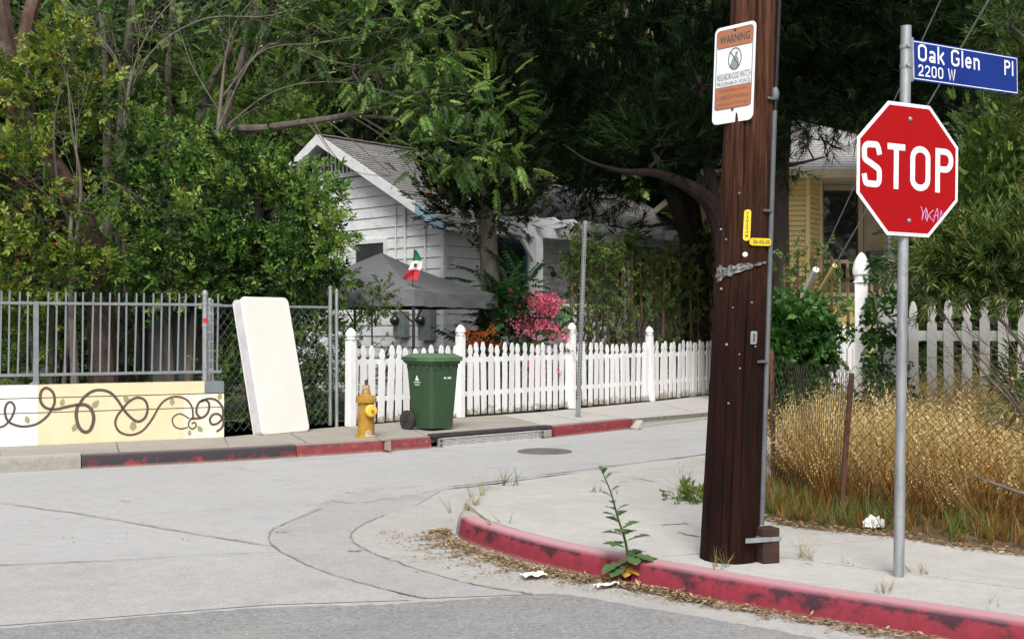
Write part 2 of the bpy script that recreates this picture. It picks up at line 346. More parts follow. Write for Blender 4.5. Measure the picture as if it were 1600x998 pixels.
def catmull(pts, k=6, closed=False):
    pts = [Vector(p) for p in pts]; n = len(pts); out = []
    rng = range(n) if closed else range(n - 1)
    for i in rng:
        p0 = pts[(i - 1) % n] if closed or i > 0 else pts[0]; p1 = pts[i % n]; p2 = pts[(i + 1) % n]
        p3 = pts[(i + 2) % n] if closed or i + 2 < n else pts[-1]
        for j in range(k):
            t = j / k
            out.append(0.5 * ((2 * p1) + (p2 - p0) * t + (2 * p0 - 5 * p1 + 4 * p2 - p3) * t * t + (3 * p1 - p0 - 3 * p2 + p3) * t ** 3))
    if not closed: out.append(pts[-1])
    return out
def stroke(mb, pts2, w, o, u, v, n, lift=0.0, closed=False, thick=0.0015):
    """2-D polyline drawn as a flat stroke of width w (float or list) on the plane o+u*x+v*y"""
    pts = [Vector((p[0], p[1])) for p in pts2]; k = len(pts); ws = w if isinstance(w, (list, tuple)) else [w] * k
    L, Rr = [], []
    for i in range(k):
        a = pts[(i - 1) % k] if closed or i > 0 else pts[i]; b = pts[(i + 1) % k] if closed or i < k - 1 else pts[i]
        d1 = (pts[i] - a); d2 = (b - pts[i])
        if d1.length < 1e-9: d1 = d2
        if d2.length < 1e-9: d2 = d1
        d1 = d1.normalized(); d2 = d2.normalized(); nn = Vector((-d1.y - d2.y, d1.x + d2.x))
        if nn.length < 1e-6: nn = Vector((-d1.y, d1.x))
        nn.normalize(); c = max(0.6, nn.dot(Vector((-d1.y, d1.x))))
        L.append(pts[i] + nn * ws[i] / 2 / c); Rr.append(pts[i] - nn * ws[i] / 2 / c)
    o, u, v, n = Vector(o), Vector(u), Vector(v), Vector(n)
    tr = lambda p, h: o + u * p.x + v * p.y + n * h
    base = len(mb.v)
    for i in range(k): mb.v += [tuple(tr(L[i], lift)), tuple(tr(Rr[i], lift))]
    for i in range(k if closed else k - 1):
        a = base + 2 * i; b = base + 2 * ((i + 1) % k); mb.f.append((a, a + 1, b + 1, b))
    return mb

# numpy foliage -----------------------------------------------------
def nrm(a): return a / np.maximum(np.linalg.norm(a, axis=-1, keepdims=True), 1e-9)
def npmesh(name, V, T, tint, m, parent=None, smooth=False):
    off = np.array(wpos(parent)) if parent is not None else np.zeros(3)
    me = bpy.data.meshes.new(name); V = np.ascontiguousarray(V - off, dtype=np.float32); T = np.ascontiguousarray(T, dtype=np.int32)
    me.vertices.add(len(V)); me.vertices.foreach_set('co', V.ravel())
    me.loops.add(T.size); me.loops.foreach_set('vertex_index', T.ravel())
    me.polygons.add(len(T)); me.polygons.foreach_set('loop_start', np.arange(0, T.size, 3, dtype=np.int32))
    me.update(calc_edges=True)
    a = me.attributes.new('tint', 'FLOAT', 'POINT'); a.data.foreach_set('value', np.ascontiguousarray(np.clip(tint, 0, 1), dtype=np.float32))
    if smooth: me.polygons.foreach_set('use_smooth', np.ones(len(T), dtype=bool))
    return link(name, me, m, parent)
class TM:
    """template: triangles of one sprig; grows along +Y, faces +Z"""
    def __init__(s): s.v = []; s.t = []; s.c = []
    def leaf(s, b, d, n, L, W, c, fold=.25, droop=.15, wide=.45):
        b = np.array(b, float); d = nrm(np.array(d, float)); n = np.array(n, float); x = nrm(np.cross(d, n)); n = np.cross(x, d); o = len(s.v)
        s.v += [b, b + d * L * wide + x * W / 2 + n * fold * W / 2, b + d * L - n * droop * L, b + d * L * wide - x * W / 2 + n * fold * W / 2]
        s.t += [(o, o + 1, o + 2), (o, o + 2, o + 3)]; s.c += [c] * 4
    def strip(s, pts, w, side, c):
        o = len(s.v); k = len(pts); side = np.array(side, float)
        for i, p in enumerate(pts):
            f = w * (1 - i / (k - 1)) / 2 + w * .06
            s.v += [np.array(p) + side * f, np.array(p) - side * f]; s.c += [c] * 2
        for i in range(k - 1):
            a = o + 2 * i; s.t += [(a, a + 1, a + 3), (a, a + 3, a + 2)]
    def done(s): return np.array(s.v, float), np.array(s.t, int), np.array(s.c, float)
rg = np.random.default_rng(3)
def t_sprig(n=9, L=.42, W=.2, spread=1.0):
    out = []
    for _ in range(4):
        t = TM()
        for i in range(n):
            y = .15 + .75 * i / n; a = i * 2.4 + rg.uniform(-.3, .3)
            e = spread * (1.15 - .75 * i / n)
            d = (math.cos(a) * e, .75, math.sin(a) * e * .8)
            t.leaf((0, y, 0), d, (rg.uniform(-.4, .4), -.2, 1), L * rg.uniform(.75, 1.2), W * rg.uniform(.8, 1.2), rg.uniform(-.16, .16))
        out.append(t.done())
    return out
def t_pinnate(pairs=8, L=.3, W=.11):
    out = []
    for _ in range(4):
        t = TM(); dr = rg.uniform(.15, .5)
        t.strip([(0, y, -dr * y * y) for y in (0, .35, .7, 1)], .022, (1, 0, 0), -.1)
        for i in range(pairs):
            y = .18 + .8 * i / pairs; l = L * (1 - .45 * abs(i / pairs - .35))
            for sx in (-1, 1):
                t.leaf((0, y, -dr * y * y), (sx, .45, rg.uniform(-.45, -.1)), (0, .1, 1), l * rg.uniform(.85, 1.1), W, rg.uniform(-.12, .12), .3, .2, .35)
        t.leaf((0, 1, -dr), (0, 1, -.5), (0, 0, 1), L * .8, W, 0)
        out.append(t.done())
    return out
def t_lance(n=14, L=.62, W=.085):
    out = []
    for _ in range(4):
        t = TM()
        for i in range(n):
            y = .1 + .7 * i / n; a = i * 2.4 + rg.uniform(-.3, .3); e = rg.uniform(.3, .9)
            t.leaf((0, y, 0), (math.cos(a) * e, 1.0, math.sin(a) * e), (rg.uniform(-.6, .6), 0, 1), L * rg.uniform(.7, 1.15), W, rg.uniform(-.25, .2), .4, rg.uniform(0, .25))
        t.strip([(0, 0, 0), (0, .9, 0)], .02, (1, 0, 0), -.3); out.append(t.done())
    return out
def t_needle(n=22, L=.6, W=.03):
    out = []
    for _ in range(4):
        t = TM()
        for i in range(n):
            y = .05 + .6 * i / n; a = rg.uniform(0, 6.28); e = rg.uniform(.25, .9)
            d = nrm(np.array((math.cos(a) * e, 1, math.sin(a) * e))); s = nrm(np.cross(d, rg.normal(size=3))); o = len(t.v); b = np.array((0, y, 0)); l = L * rg.uniform(.7, 1.1)
            t.v += [b - s * W / 2, b + s * W / 2, b + d * l]; t.t += [(o, o + 1, o + 2)]; t.c += [rg.uniform(-.15, .15)] * 3
        out.append(t.done())
    return out
def t_scale(n=12):
    out = []
    for _ in range(4):
        t = TM()
        for i in range(n):
            y = .75 * i / n; sx = (-1) ** i
            t.leaf((0, y, 0), (sx * rg.uniform(.3, .7), 1, rg.uniform(-.2, .2)), (0, 0, 1), .34 * rg.uniform(.7, 1.2), .1, rg.uniform(-.15, .2), .1, -.05)
        out.append(t.done())
    return out
def t_ivy(n=7):
    out = []
    for _ in range(4):
        t = TM()
        for i in range(n):
            a = i * 2.4; b = np.array((math.cos(a) * .3, .2 + .1 * i, rg.uniform(-.1, .1)))
            d0 = np.array((math.cos(a), rg.uniform(-.3, .8), rg.uniform(-.7, .1)))
            c = rg.uniform(-.2, .2); n_ = (rg.uniform(-.4, .4), -.2, 1)
            t.leaf(b, d0, n_, .42, .30, c, .1, .15, .35)
            x = np.cross(nrm(d0), np.array(n_)); t.leaf(b, d0 * .6 + x, n_, .28, .2, c, .1, .1); t.leaf(b, d0 * .6 - x, n_, .28, .2, c, .1, .1)
        out.append(t.done())
    return out
def t_blade(n=7, seg=3, W=.02, bend=.5, heads=False):
    out = []
    for _ in range(5):
        t = TM()
        for i in range(n):
            a = rg.uniform(0, 6.28); h = rg.uniform(.55, 1.05); be = bend * rg.uniform(.3, 1.2); r0 = rg.uniform(0, .10)
            dx, dz = math.cos(a), math.sin(a); pts = []
            for k in range(seg + 1):
                f = k / seg; pts.append((dx * (r0 + be * f * f * h), h * f * (1 - .25 * be * f), dz * (r0 + be * f * f * h)))
            c0_ = rg.uniform(-.12, .12); o_ = len(t.c); t.strip(pts, W, (-dz, 0, dx), c0_)
            for q in range(seg + 1): t.c[o_ + 2 * q] = t.c[o_ + 2 * q + 1] = c0_ + .42 * (q / seg - .5)
            if heads and i % 2 == 0:
                p = np.array(pts[-1])
                for q in range(4):
                    t.leaf(p - np.array((dx * .02 * q, .05 * q, dz * .02 * q)), (rg.uniform(-1, 1), 1.0, rg.uniform(-1, 1)), (0, 0, 1), .042, .015, .42)
        out.append(t.done())
    return out
def t_flower(n=8):
    out = []
    for _ in range(4):
        t = TM()
        for i in range(n):
            a = rg.uniform(0, 6.28); b = rg.normal(0, .28, 3) + np.array((0, .4, 0)); d = rg.normal(0, 1, 3)
            for q in range(3):
                t.leaf(b, d + rg.normal(0, .7, 3), rg.normal(0, 1, 3), .34, .28, rg.uniform(-.25, .25), .2, .1, .6)
        out.append(t.done())
    return out
TP = dict(sprig=t_sprig(), small=t_sprig(14, .24, .12), big=t_sprig(7, .6, .32, 1.2), pinnate=t_pinnate(), lance=t_lance(), needle=t_needle(), scale=t_scale(), ivy=t_ivy(),
          blade=t_blade(), tall=t_blade(12, 3, .009, .35, True), flower=t_flower(), twig=t_blade(6, 3, .012, .8))
def scatter(tm, pos, dirs, scale, tint, rng, upj=.6):
    n = len(pos); d = nrm(dirs); u = np.array((0, 0, 1.0)) + rng.normal(0, upj, (n, 3)); x = nrm(np.cross(d, u)); z = np.cross(x, d)
    idx = rng.integers(len(tm), size=n); VV, TT, CC = [], [], []; o = 0
    for k, (tv, tt, tc) in enumerate(tm):
        s = np.where(idx == k)[0]
        if not len(s): continue
        sc = scale[s][:, None, None]
        V = pos[s][:, None, :] + sc * (tv[None, :, 0:1] * x[s][:, None, :] + tv[None, :, 1:2] * d[s][:, None, :] + tv[None, :, 2:3] * z[s][:, None, :])
        T = tt[None] + (np.arange(len(s)) * len(tv))[:, None, None] + o
        C = tint[s][:, None] + tc[None]
        VV.append(V.reshape(-1, 3)); TT.append(T.reshape(-1, 3)); CC.append(C.ravel()); o += len(s) * len(tv)
    return np.concatenate(VV), np.concatenate(TT), np.concatenate(CC)
def clumps(blobs, n, rng, sub=.2, per=9, up=.25, shell=.5):
    """sprig positions: clumps scattered through ellipsoids (centre, radii), denser near their outside"""
    vol = np.array([b[1][0] * b[1][2] for b in blobs]); cnt = np.maximum(6, (n * vol / vol.sum()).astype(int))
    Ps, Ds, Ts, Cs = [], [], [], []
    for (c, r), k in zip(blobs, cnt):
        c = np.array(c, float); r = np.array(r, float); m = max(3, k // per)
        q = nrm(rng.normal(size=(m, 3))) * (shell + (1.05 - shell) * rng.random((m, 1)) ** .6)
        sc = c + q * r; own = rng.integers(m, size=k); ct = rng.normal(0, .23, m)
        p = sc[own] + rng.normal(0, sub, (k, 3)) * np.array((1, 1, .7))
        d = nrm((sc[own] - c) / r) * .8 + nrm(p - sc[own]) * .8 + rng.normal(0, .45, (k, 3)) + np.array((0, 0, up))
        Ps.append(p); Ds.append(d); Ts.append(.45 + ct[own] + rng.normal(0, .08, k)); Cs.append(sc)
    return np.concatenate(Ps), np.concatenate(Ds), np.concatenate(Ts), Cs
def wobble(a, b, n, amp, rnd):
    a, b = Vector(a), Vector(b); out = []
    for i in range(n + 1):
        t = i / n; j = amp * math.sin(math.pi * t)
        out.append(a.lerp(b, t) + Vector((rnd.uniform(-1, 1), rnd.uniform(-1, 1), rnd.uniform(-.6, 1))) * j)
    return out
def bl(px, py, Y, rx, ry, rd=None):
    """an ellipsoid of foliage seen at (px,py), Y metres out; rx, ry as seen in photograph pixels"""
    s = Y / FPX; return (P(px, py, Y), (rx * s, (rd if rd else rx * s * .8), ry * s))
def tree(name, label, cat, base, trunks, blobs, tmpl, n, size, lm, bark, seed, sub=.2, per=9, up=.25, group=None, twigs=True, limb_r=.05, crown='crown', shell=.5, upj=.6, trunkname='trunk', fruit=None):
    rnd = random.Random(seed); rng = np.random.default_rng(seed)
    root = thing(name, label, cat, base, group)
    pos, d, t, subs = clumps(blobs, n, rng, sub, per, up, shell)
    sc = size * rng.uniform(.5, 1.45, len(pos))
    V, T, C = scatter(TP[tmpl], pos, d, sc, t, rng, upj)
    npmesh(crown, V, T, C, lm, root)
    mb = MB(); pts_all = []
    for path in trunks:
        pts = [Vector(p[:3]) for p in path]; rr = [p[3] for p in path]
        cp = catmull(pts, 4); ri = [np.interp(i / (len(cp) - 1) * (len(pts) - 1), range(len(pts)), rr) for i in range(len(cp))]
        mb.tube(cp, [float(x) for x in ri], 9); pts_all += [(p, r) for p, r in zip(cp, ri)]
    if twigs and pts_all:
        for (c, r), ss in zip(blobs, subs):
            c = Vector(c)
            a, ar = min(pts_all, key=lambda q: (q[0] - c).length + max(0, q[0].z - c.z) * .8)
            w = wobble(a, c, 5, .10 * (c - a).length + .02, rnd); lr = min(limb_r, ar * .8)
            mb.tube(w, [lr * (1 - .12 * i) for i in range(6)], 6)
            for s in ss[::2]:
                q = wobble(w[rnd.randint(2, 5)], s, 3, .06, rnd); mb.tube(q, [lr * .35, lr * .25, lr * .15, lr * .07], 4, False)
    if mb.v: mb.build(trunkname, bark, root, True, fix=False)
    if fruit:
        k = rng.choice(len(pos), fruit[1], replace=False)
        V, T, C = scatter(TP['flower'], pos[k] + nrm(d[k]) * size * .6, d[k], np.full(len(k), fruit[2]), rng.uniform(.2, .8, len(k)), rng)
        npmesh(fruit[0], V, T, C, fruit[3], root)['kind'] = 'stuff'
    return root
def grow(mb, p, d, L, r, depth, rnd, spread=.55, up=.1, ends=None):
    p = Vector(p); d = Vector(d).normalized(); pts = [p]; n = 4
    for i in range(n):
        d = (d + Vector((rnd.uniform(-1, 1), rnd.uniform(-1, 1), rnd.uniform(-1, 1) + up)) * .16).normalized(); pts.append(pts[-1] + d * L / n)
    mb.tube(pts, [r * (1 - .42 * i / n) for i in range(n + 1)], 7 if r > .02 else 4, False)
    if depth == 0:
        if ends is not None: ends.append((pts[-1], d))
        return
    for k in range(rnd.choice((2, 3, 3))):
        b = pts[rnd.randint(2, n)]; nd = (d + Vector((rnd.uniform(-1, 1), rnd.uniform(-1, 1), rnd.uniform(-.7, 1))) * spread * 1.3).normalized()
        grow(mb, b, nd, L * rnd.uniform(.6, .85), r * rnd.uniform(.45, .62), depth - 1, rnd, spread, up, ends)

# ------------------------------------------------------------------ ground, road, pavements
def poly_sheet(name, pts, z, m, kind='structure', parent=None):
    me = bpy.data.meshes.new(name); me.from_pydata([(x, y, z) for x, y in pts], [], [tuple(range(len(pts)))])
    bm = bmesh.new(); bm.from_mesh(me); bmesh.ops.triangulate(bm, faces=bm.faces); bmesh.ops.recalc_face_normals(bm, faces=bm.faces)
    if sum(f.normal.z for f in bm.faces) < 0: bmesh.ops.reverse_faces(bm, faces=bm.faces)
    bm.to_mesh(me); bm.free()
    o = link(name, me, m, parent)
    if kind: o['kind'] = kind
    return o
def clip(poly, a, b, keep=1):
    """part of a 2-D polygon left (keep=1) or right (-1) of the line a-b"""
    (ax, ay), (bx, by) = a, b; out = []
    side = lambda p: keep * ((bx - ax) * (p[1] - ay) - (by - ay) * (p[0] - ax))
    for i, p in enumerate(poly):
        q = poly[(i + 1) % len(poly)]; sp, sq = side(p), side(q)
        if sp >= 0: out.append(p)
        if (sp > 0 > sq) or (sp < 0 < sq):
            t = sp / (sp - sq); out.append((p[0] + (q[0] - p[0]) * t, p[1] + (q[1] - p[1]) * t))
    return out
def inset(poly, d):
    A = sum(p[0] * q[1] - q[0] * p[1] for p, q in zip(poly, poly[1:] + poly[:1]))
    if A < 0: poly = poly[::-1]
    n = len(poly); out = []
    for i in range(n):
        p0, p, p1 = (Vector(poly[i - 1]), Vector(poly[i]), Vector(poly[(i + 1) % n]))
        d1, d2 = (p - p0), (p1 - p)
        if d1.length < 1e-6 or d2.length < 1e-6: continue
        d1.normalize(); d2.normalize(); nn = Vector((-d1.y - d2.y, d1.x + d2.x))
        if nn.length < 1e-6: continue
        nn.normalize(); c = max(.35, nn.dot(Vector((-d1.y, d1.x)))); q = p + nn * d / c; out.append((q.x, q.y))
    return out
def slab(name, poly, zf, m, parent, gap=.014, th=.10, step=.35):
    """one concrete slab with a real thickness, its top following zf(x, y)"""
    pl = inset(list(poly), gap); bm = bmesh.new(); vs = [bm.verts.new((x, y, 0)) for x, y in pl]; bm.faces.new(vs)
    bmesh.ops.triangulate(bm, faces=bm.faces)
    if step:
        xs = [p[0] for p in pl]; ys = [p[1] for p in pl]
        for k in range(int((max(xs) - min(xs)) / step)):
            bmesh.ops.bisect_plane(bm, geom=bm.verts[:] + bm.edges[:] + bm.faces[:], plane_co=(min(xs) + (k + .53) * step, 0, 0), plane_no=(1, 0, 0))
        for k in range(int((max(ys) - min(ys)) / step)):
            bmesh.ops.bisect_plane(bm, geom=bm.verts[:] + bm.edges[:] + bm.faces[:], plane_co=(0, min(ys) + (k + .53) * step, 0), plane_no=(0, 1, 0))
    for v in bm.verts: v.co.z = zf(v.co.x, v.co.y)
    bmesh.ops.recalc_face_normals(bm, faces=bm.faces)
    if sum(f.normal.z for f in bm.faces) < 0: bmesh.ops.reverse_faces(bm, faces=bm.faces)
    r = bmesh.ops.extrude_edge_only(bm, edges=[e for e in bm.edges if e.is_boundary])
    for v in [g for g in r['geom'] if isinstance(g, bmesh.types.BMVert)]: v.co.z -= th
    me = bpy.data.meshes.new(name); off = wpos(parent) if parent else Vector((0, 0, 0))
    for v in bm.verts: v.co -= off
    bm.to_mesh(me); bm.free(); return link(name, me, m, parent)

poly_sheet('ground', [(-300, -100), (300, -100), (300, 600), (-300, 600)], -.06, M['yard'])
road = poly_sheet('road', [(-40, -8), (40, -8), (40, 34), (-40, 34)], 0, M['concrete_road'])

def joint(pts, w=.012, z=.004, m=None, parent=None, name='joint', jit=.012, seed=1, mn=.35):
    """a narrow crack line along the paving"""
    rnd = random.Random(seed); cp = catmull([(p[0], p[1], 0) for p in pts], 8); mb = MB(); p2 = []
    for p in cp: p2.append((p.x + rnd.uniform(-jit, jit), p.y + rnd.uniform(-jit, jit)))
    stroke(mb, p2, [w * rnd.uniform(mn, 1.5) for _ in p2], (0, 0, z), (1, 0, 0), (0, 1, 0), (0, 0, 1))
    o = mb.build(name, m or M['joint'], parent, fix=False)
    return o
def gpx(l, z=0): return [tuple(G(x, y, z))[:2] for x, y in l]
joints = [([(-60, 779), (0, 786.6), (139.5, 806), (271, 829), (422, 854)], .018), ([(-40, 886), (0, 884), (194, 876), (330, 868), (442, 865)], .018),
          ([(500, 796), (438, 821.5), (420.5, 835), (420.5, 847), (442, 865), (492, 889), (540, 905), (620, 926), (664, 936)], .016),
          ([(601, 806), (570, 818), (549, 834), (554, 850), (580, 864), (620, 879), (681, 899), (740, 914), (830, 929)], .016),
          ([(58, 815.6), (143, 808), (300, 800), (450, 792)], .010), ([(511, 781), (554, 786.6), (620, 777), (690, 765), (762, 757)], .014), ([(660, 722), (780, 731), (930, 733), (1000, 731)], .012)]
for i, (l, w) in enumerate(joints): joint(gpx(l), w * .72, .012, m=M['crack'], parent=road, seed=i)
# worn streaks and hairline cracks in the far lane
for i, (x, y, L) in enumerate([(820, 706, 0), (905, 690, 40), (540, 770, 14), (190, 783, 14), (950, 702, 34), (640, 712, 30), (430, 832, 22), (545, 862, 20), (330, 742, 20), (1010, 700, 30)]):
    if L: joint(gpx([(x, y), (x + L / 2, y + .6), (x + L, y - .4)]), .014, .0125, m=M['crack'], parent=road, seed=40 + i, name='crack')

# asphalt overlay at the near edge of the street, gutter apron round the corner
asph = gpx([(-900, 1010), (0, 983), (130, 973), (270, 961), (420, 951), (620, 945), (760, 936), (868, 928), (940, 939), (1000, 950), (1130, 972), (1200, 984), (1600, 1060)])
asph = asph + [(6, -6), (-20, -6)]
EDGE = asph
rnd = random.Random(5); ragged = []
for i in range(12):
    a, b = Vector(asph[i]), Vector(asph[i + 1]); n = max(2, int((b - a).length / .05))
    if i == 0: n = 10
    for k in range(n): q = a.lerp(b, k / n); ragged.append((q.x + rnd.uniform(-.012, .012), q.y + rnd.uniform(-.018, .018)))
poly_sheet('asphalt_road', ragged + asph[12:], .008, M['asphalt'])
gut = gpx([(1600, 1060), (1200, 984.5), (1130, 972.5), (1000, 950.5), (940, 939.5), (868, 928.5), (830, 929), (740, 914), (681, 899), (620, 879), (580, 864), (554, 850), (549, 834), (570, 818), (601, 806), (650, 790), (700, 776), (762, 757)])
KERB = [(6.6, 2.14), (4.2, 4.03), (2.42, 5.44), (1.74, 5.975), (1.20, 6.43), (.70, 6.925), (.465, 7.16), (.207, 7.46), (-.08, 7.875), (-.33, 8.32), (-.425, 8.70), (-.42, 9.4), (-.33, 10.3), (-.237, 11.2)]
poly_sheet('gutter', gut + [(0, 10.5), (.0, 8.7), (.9, 7.0), (2.6, 5.5), (5, 3.4)], .004, M['gutter'])

M['concrete_old'] = road_mat('older_concrete', (.375, .37, .365), (.335, .33, .325), (.28, .275, .27), (.31, .295, .285))
M['concrete_warm'] = road_mat('warmer_concrete', (.40, .397, .394), (.36, .357, .353), (.31, .307, .303), (.34, .332, .325))
poly_sheet('road_panel', gpx([(511, 781), (470, 806), (438, 821.5), (420.5, 835), (420.5, 847), (442, 865), (492, 889), (540, 905), (620, 926), (664, 935), (830, 929), (740, 914), (681, 899), (620, 879), (580, 864), (554, 850), (549, 834), (570, 818), (601, 806), (650, 790), (690, 766), (620, 777), (554, 786.6)]), .0042, M['concrete_old'], 'structure')
poly_sheet('road_panel', gpx([(-300, 893), (194, 876), (330, 868), (442, 865), (492, 889), (540, 905), (620, 926), (640, 938), (420, 945), (130, 968), (-300, 1000)]), .0040, M['concrete_warm'], 'structure')
# near pavement: slabs follow the ramp down to the side street
def ramp_z(x, y):
    a, b = Vector((-.237, 11.2)), Vector((2.32, 13.95)); d = (b - a).normalized(); dist = (x - a.x) * d.y - (y - a.y) * d.x
    t = max(0, min(1, (dist - .05) / 1.5)); t = t * t * (3 - 2 * t); return .02 + .13 * t
walk_root = thing('corner_pavement', '', '', (0, 0, 0)); del walk_root['label'], walk_root['category']; struct(walk_root)
kin = []                                     # inner edge of the kerb
for i, p in enumerate(KERB[:11]):
    a = Vector(KERB[max(i - 1, 0)]); b = Vector(KERB[min(i + 1, 10)]); d = (b - a).normalized(); kin.append((p[0] + d.y * .16, p[1] - d.x * .16))
inner = kin + [(-.40, 9.4), (-.32, 10.3), (-.235, 11.2), (2.32, 13.95), (7.0, 18.98)]
back = [(8.6, 17.2), (4.2, 12.35), (2.25, 10.3), (1.75, 9.55), (1.70, 8.9), (1.95, 8.15), (2.56, 7.75), (3.15, 7.12), (5.2, 5.5), (7.6, 3.6)]
walk_poly = inner + back
La = ((.70, 6.985), (2.36, 7.60)); Lb = ((1.87, 6.87), (2.53, 6.36)); Lc = ((-.112, 9.6), (1.07, 9.92))
up_c = clip(walk_poly, *Lc, keep=1); dn_c = clip(walk_poly, *Lc, keep=-1)
mid = clip(dn_c, *La, keep=1); low = clip(dn_c, *La, keep=-1)
low1 = clip(low, *Lb, keep=1); low2 = clip(low, *Lb, keep=-1)
L5 = ((2.9, 4.9), (4.0, 6.4))
pieces = [mid]
L6 = ((1.1, 12.6), (2.1, 11.6))
pieces += [clip(up_c, *L6, keep=1), clip(up_c, *L6, keep=-1)]
for q in (low1, low2): pieces += [clip(q, *L5, keep=1), clip(q, *L5, keep=-1)]
for q in pieces:
    if len(q) >= 3: slab('slab', q, ramp_z, M['walk'], walk_root)
slab('pavement_bed', walk_poly, lambda x, y: ramp_z(x, y) - .005, M['joint'], walk_root, gap=.05, th=.05)
joint(gpx([(700, 764), (762, 757), (860, 744), (960, 731), (1103, 712.5), (1300, 688)], 0), .05, .026, parent=road, seed=90)
for i, l in enumerate([[(1030, 820), (1075, 818)], [(1060, 832), (1090, 838)], [(985, 745), (1020, 752)]]): joint(gpx(l, .15), .02, .1535, parent=walk_root, seed=70 + i, name='crack')

# kerbs ---------------------------------------------------------------
PROF = [(.0, .0, 0.0), (.012, .55, .25), (.022, .86, .50), (.034, .96, .60), (.055, 1.0, .68), (.155, 1.012, 1.0), (.158, .2, 1.0)]
def kerb(name, path, H, m, parent, sub=4, u0=0.0):
    """swept kerb; H(t) = height along it; inside of the kerb lies to the right of the walking direction when side=+1"""
    cp = catmull([(p[0], p[1], 0) for p in path], sub); V, F, UV = [], [], []; u = u0; n = len(cp); k = len(PROF)
    for i, p in enumerate(cp):
        a = cp[max(i - 1, 0)]; b = cp[min(i + 1, n - 1)]; d = (b - a).normalized(); nx, ny = d.y, -d.x
        if i: u += (p - cp[i - 1]).length
        h = H(i / (n - 1))
        for (x, z, v) in PROF: V.append((p.x + nx * x, p.y + ny * x, h * z)); UV.append((u, v))
    for i in range(n - 1):
        for j in range(k - 1): a = i * k + j; F.append((a, a + 1, a + 1 + k, a + k))
    F.append(tuple(range(k))); F.append(tuple(reversed(range((n - 1) * k, n * k))))
    me = bpy.data.meshes.new(name); me.from_pydata(V, [], F); uvl = me.uv_layers.new(name='UVMap')
    for lp in me.loops: uvl.data[lp.index].uv = UV[lp.vertex_index]
    bm = bmesh.new(); bm.from_mesh(me); bmesh.ops.recalc_face_normals(bm, faces=bm.faces); bm.to_mesh(me); bm.free()
    me.polygons.foreach_set('use_smooth', [True] * len(me.polygons)); me.set_sharp_from_angle(angle=R(50))
    return link(name, me, m, parent)
RED = (.265, .030, .050); GREY = (.30, .285, .26); BLK = (.03, .024, .028)
M['kerb_red'] = curb_mat('kerb_red', RED, (.22, .10, .11), (.050, .014, .022), .70, .66, top=(.47, .285, .305))
M['kerb_red_dark'] = curb_mat('kerb_red_scuffed', RED, (.21, .11, .12), (.050, .018, .028), .69, .66, top=(.45, .26, .285), vb=.2)
M['kerb_bare'] = curb_mat('kerb_bare', GREY, (.22, .21, .19), (.14, .13, .12), .83, .62, top=(.40, .37, .33))
M['kerb_black'] = curb_mat('kerb_blacked', (.25, .035, .04), (.26, .24, .21), (.035, .030, .035), .545, .66, top=(.17, .15, .15), vb=.15)
M['kerb_far_red'] = curb_mat('kerb_far_red', (.23, .035, .042), (.24, .17, .16), (.06, .04, .04), .76, .60, top=(.30, .23, .21))
M['kerb_worn'] = curb_mat('kerb_worn_red', (.235, .045, .05), (.20, .14, .13), (.065, .045, .045), .72, .57, top=(.32, .27, .24))
near_kerb = thing('kerb', '', '', (0, 0, 0)); del near_kerb['label'], near_kerb['category']; struct(near_kerb)
kerb('kerb_stone', KERB[0:5] + [(.712, 6.913)], lambda t: .15, M['kerb_red_dark'], near_kerb, 8)
kerb('kerb_stone', [(.692, 6.931), (.465, 7.16), (.207, 7.46), (-.08, 7.875), (-.33, 8.32), (-.40, 8.55)], lambda t: .15, M['kerb_red'], near_kerb, 6, 5)
kerb('kerb_stone', [(-.402, 8.556), (-.425, 8.72), (-.43, 9.1), (-.42, 9.4), (-.33, 10.3), (-.245, 11.1)], lambda t: .15 - .125 * max(0, (t - .15) / .85) ** .8, M['kerb_bare'], near_kerb, 6, 8)

# far pavement and its kerb
FK = [(-14, 8.4), (-9.0, 10.70), (-5.47, 12.31), (-3.25, 13.37), (-1.58, 14.42), (-1.02, 14.86), (.58, 16.28), (1.89, 17.72), (3.3, 19.45), (5.5, 22.3), (9, 27.0)]
FB = [(-14, 9.3), (-9.0, 12.0), (-6.05, 13.57), (-3.70, 14.80), (-2.40, 16.40), (-1.75, 17.15), (-.20, 19.0), (1.02, 20.57), (2.76, 22.7), (4.39, 25.1), (8, 30.5)]
zfar = lambda x, y: .15 if y < 17.4 else .15 - .05 * min(1, (y - 17.4) / 2.5)
far_walk = slab('far_pavement', [(p[0] - .06, p[1] + .14) for p in FK] + FB[::-1], lambda x, y: zfar(x, y) - .005, M['joint'], None, gap=.02, th=.05, step=.6); struct(far_walk)
def lerp2(a, b, t): return (a[0] + (b[0] - a[0]) * t, a[1] + (b[1] - a[1]) * t)
zfar = lambda x, y: .15 if y < 17.4 else .15 - .05 * min(1, (y - 17.4) / 2.5)
for i in range(len(FK) - 1):
    n = 2 if i in (2, 3, 6) else 1
    for k in range(n):
        a0, a1 = lerp2(FK[i], FK[i + 1], k / n), lerp2(FK[i], FK[i + 1], (k + 1) / n); b0, b1 = lerp2(FB[i], FB[i + 1], k / n), lerp2(FB[i], FB[i + 1], (k + 1) / n)
        d = (Vector(a1) - Vector(a0)).normalized(); o = Vector((-d.y, d.x)) * .155
        slab('slab', [(a0[0] + o.x, a0[1] + o.y), (a1[0] + o.x, a1[1] + o.y), b1, b0], zfar, M['walk_far'] if i < 6 else M['walk'], far_walk, .012, .10, .5)
far_kerb = thing('far_kerb', '', '', (0, 0, 0)); del far_kerb['label'], far_kerb['category']; struct(far_kerb)
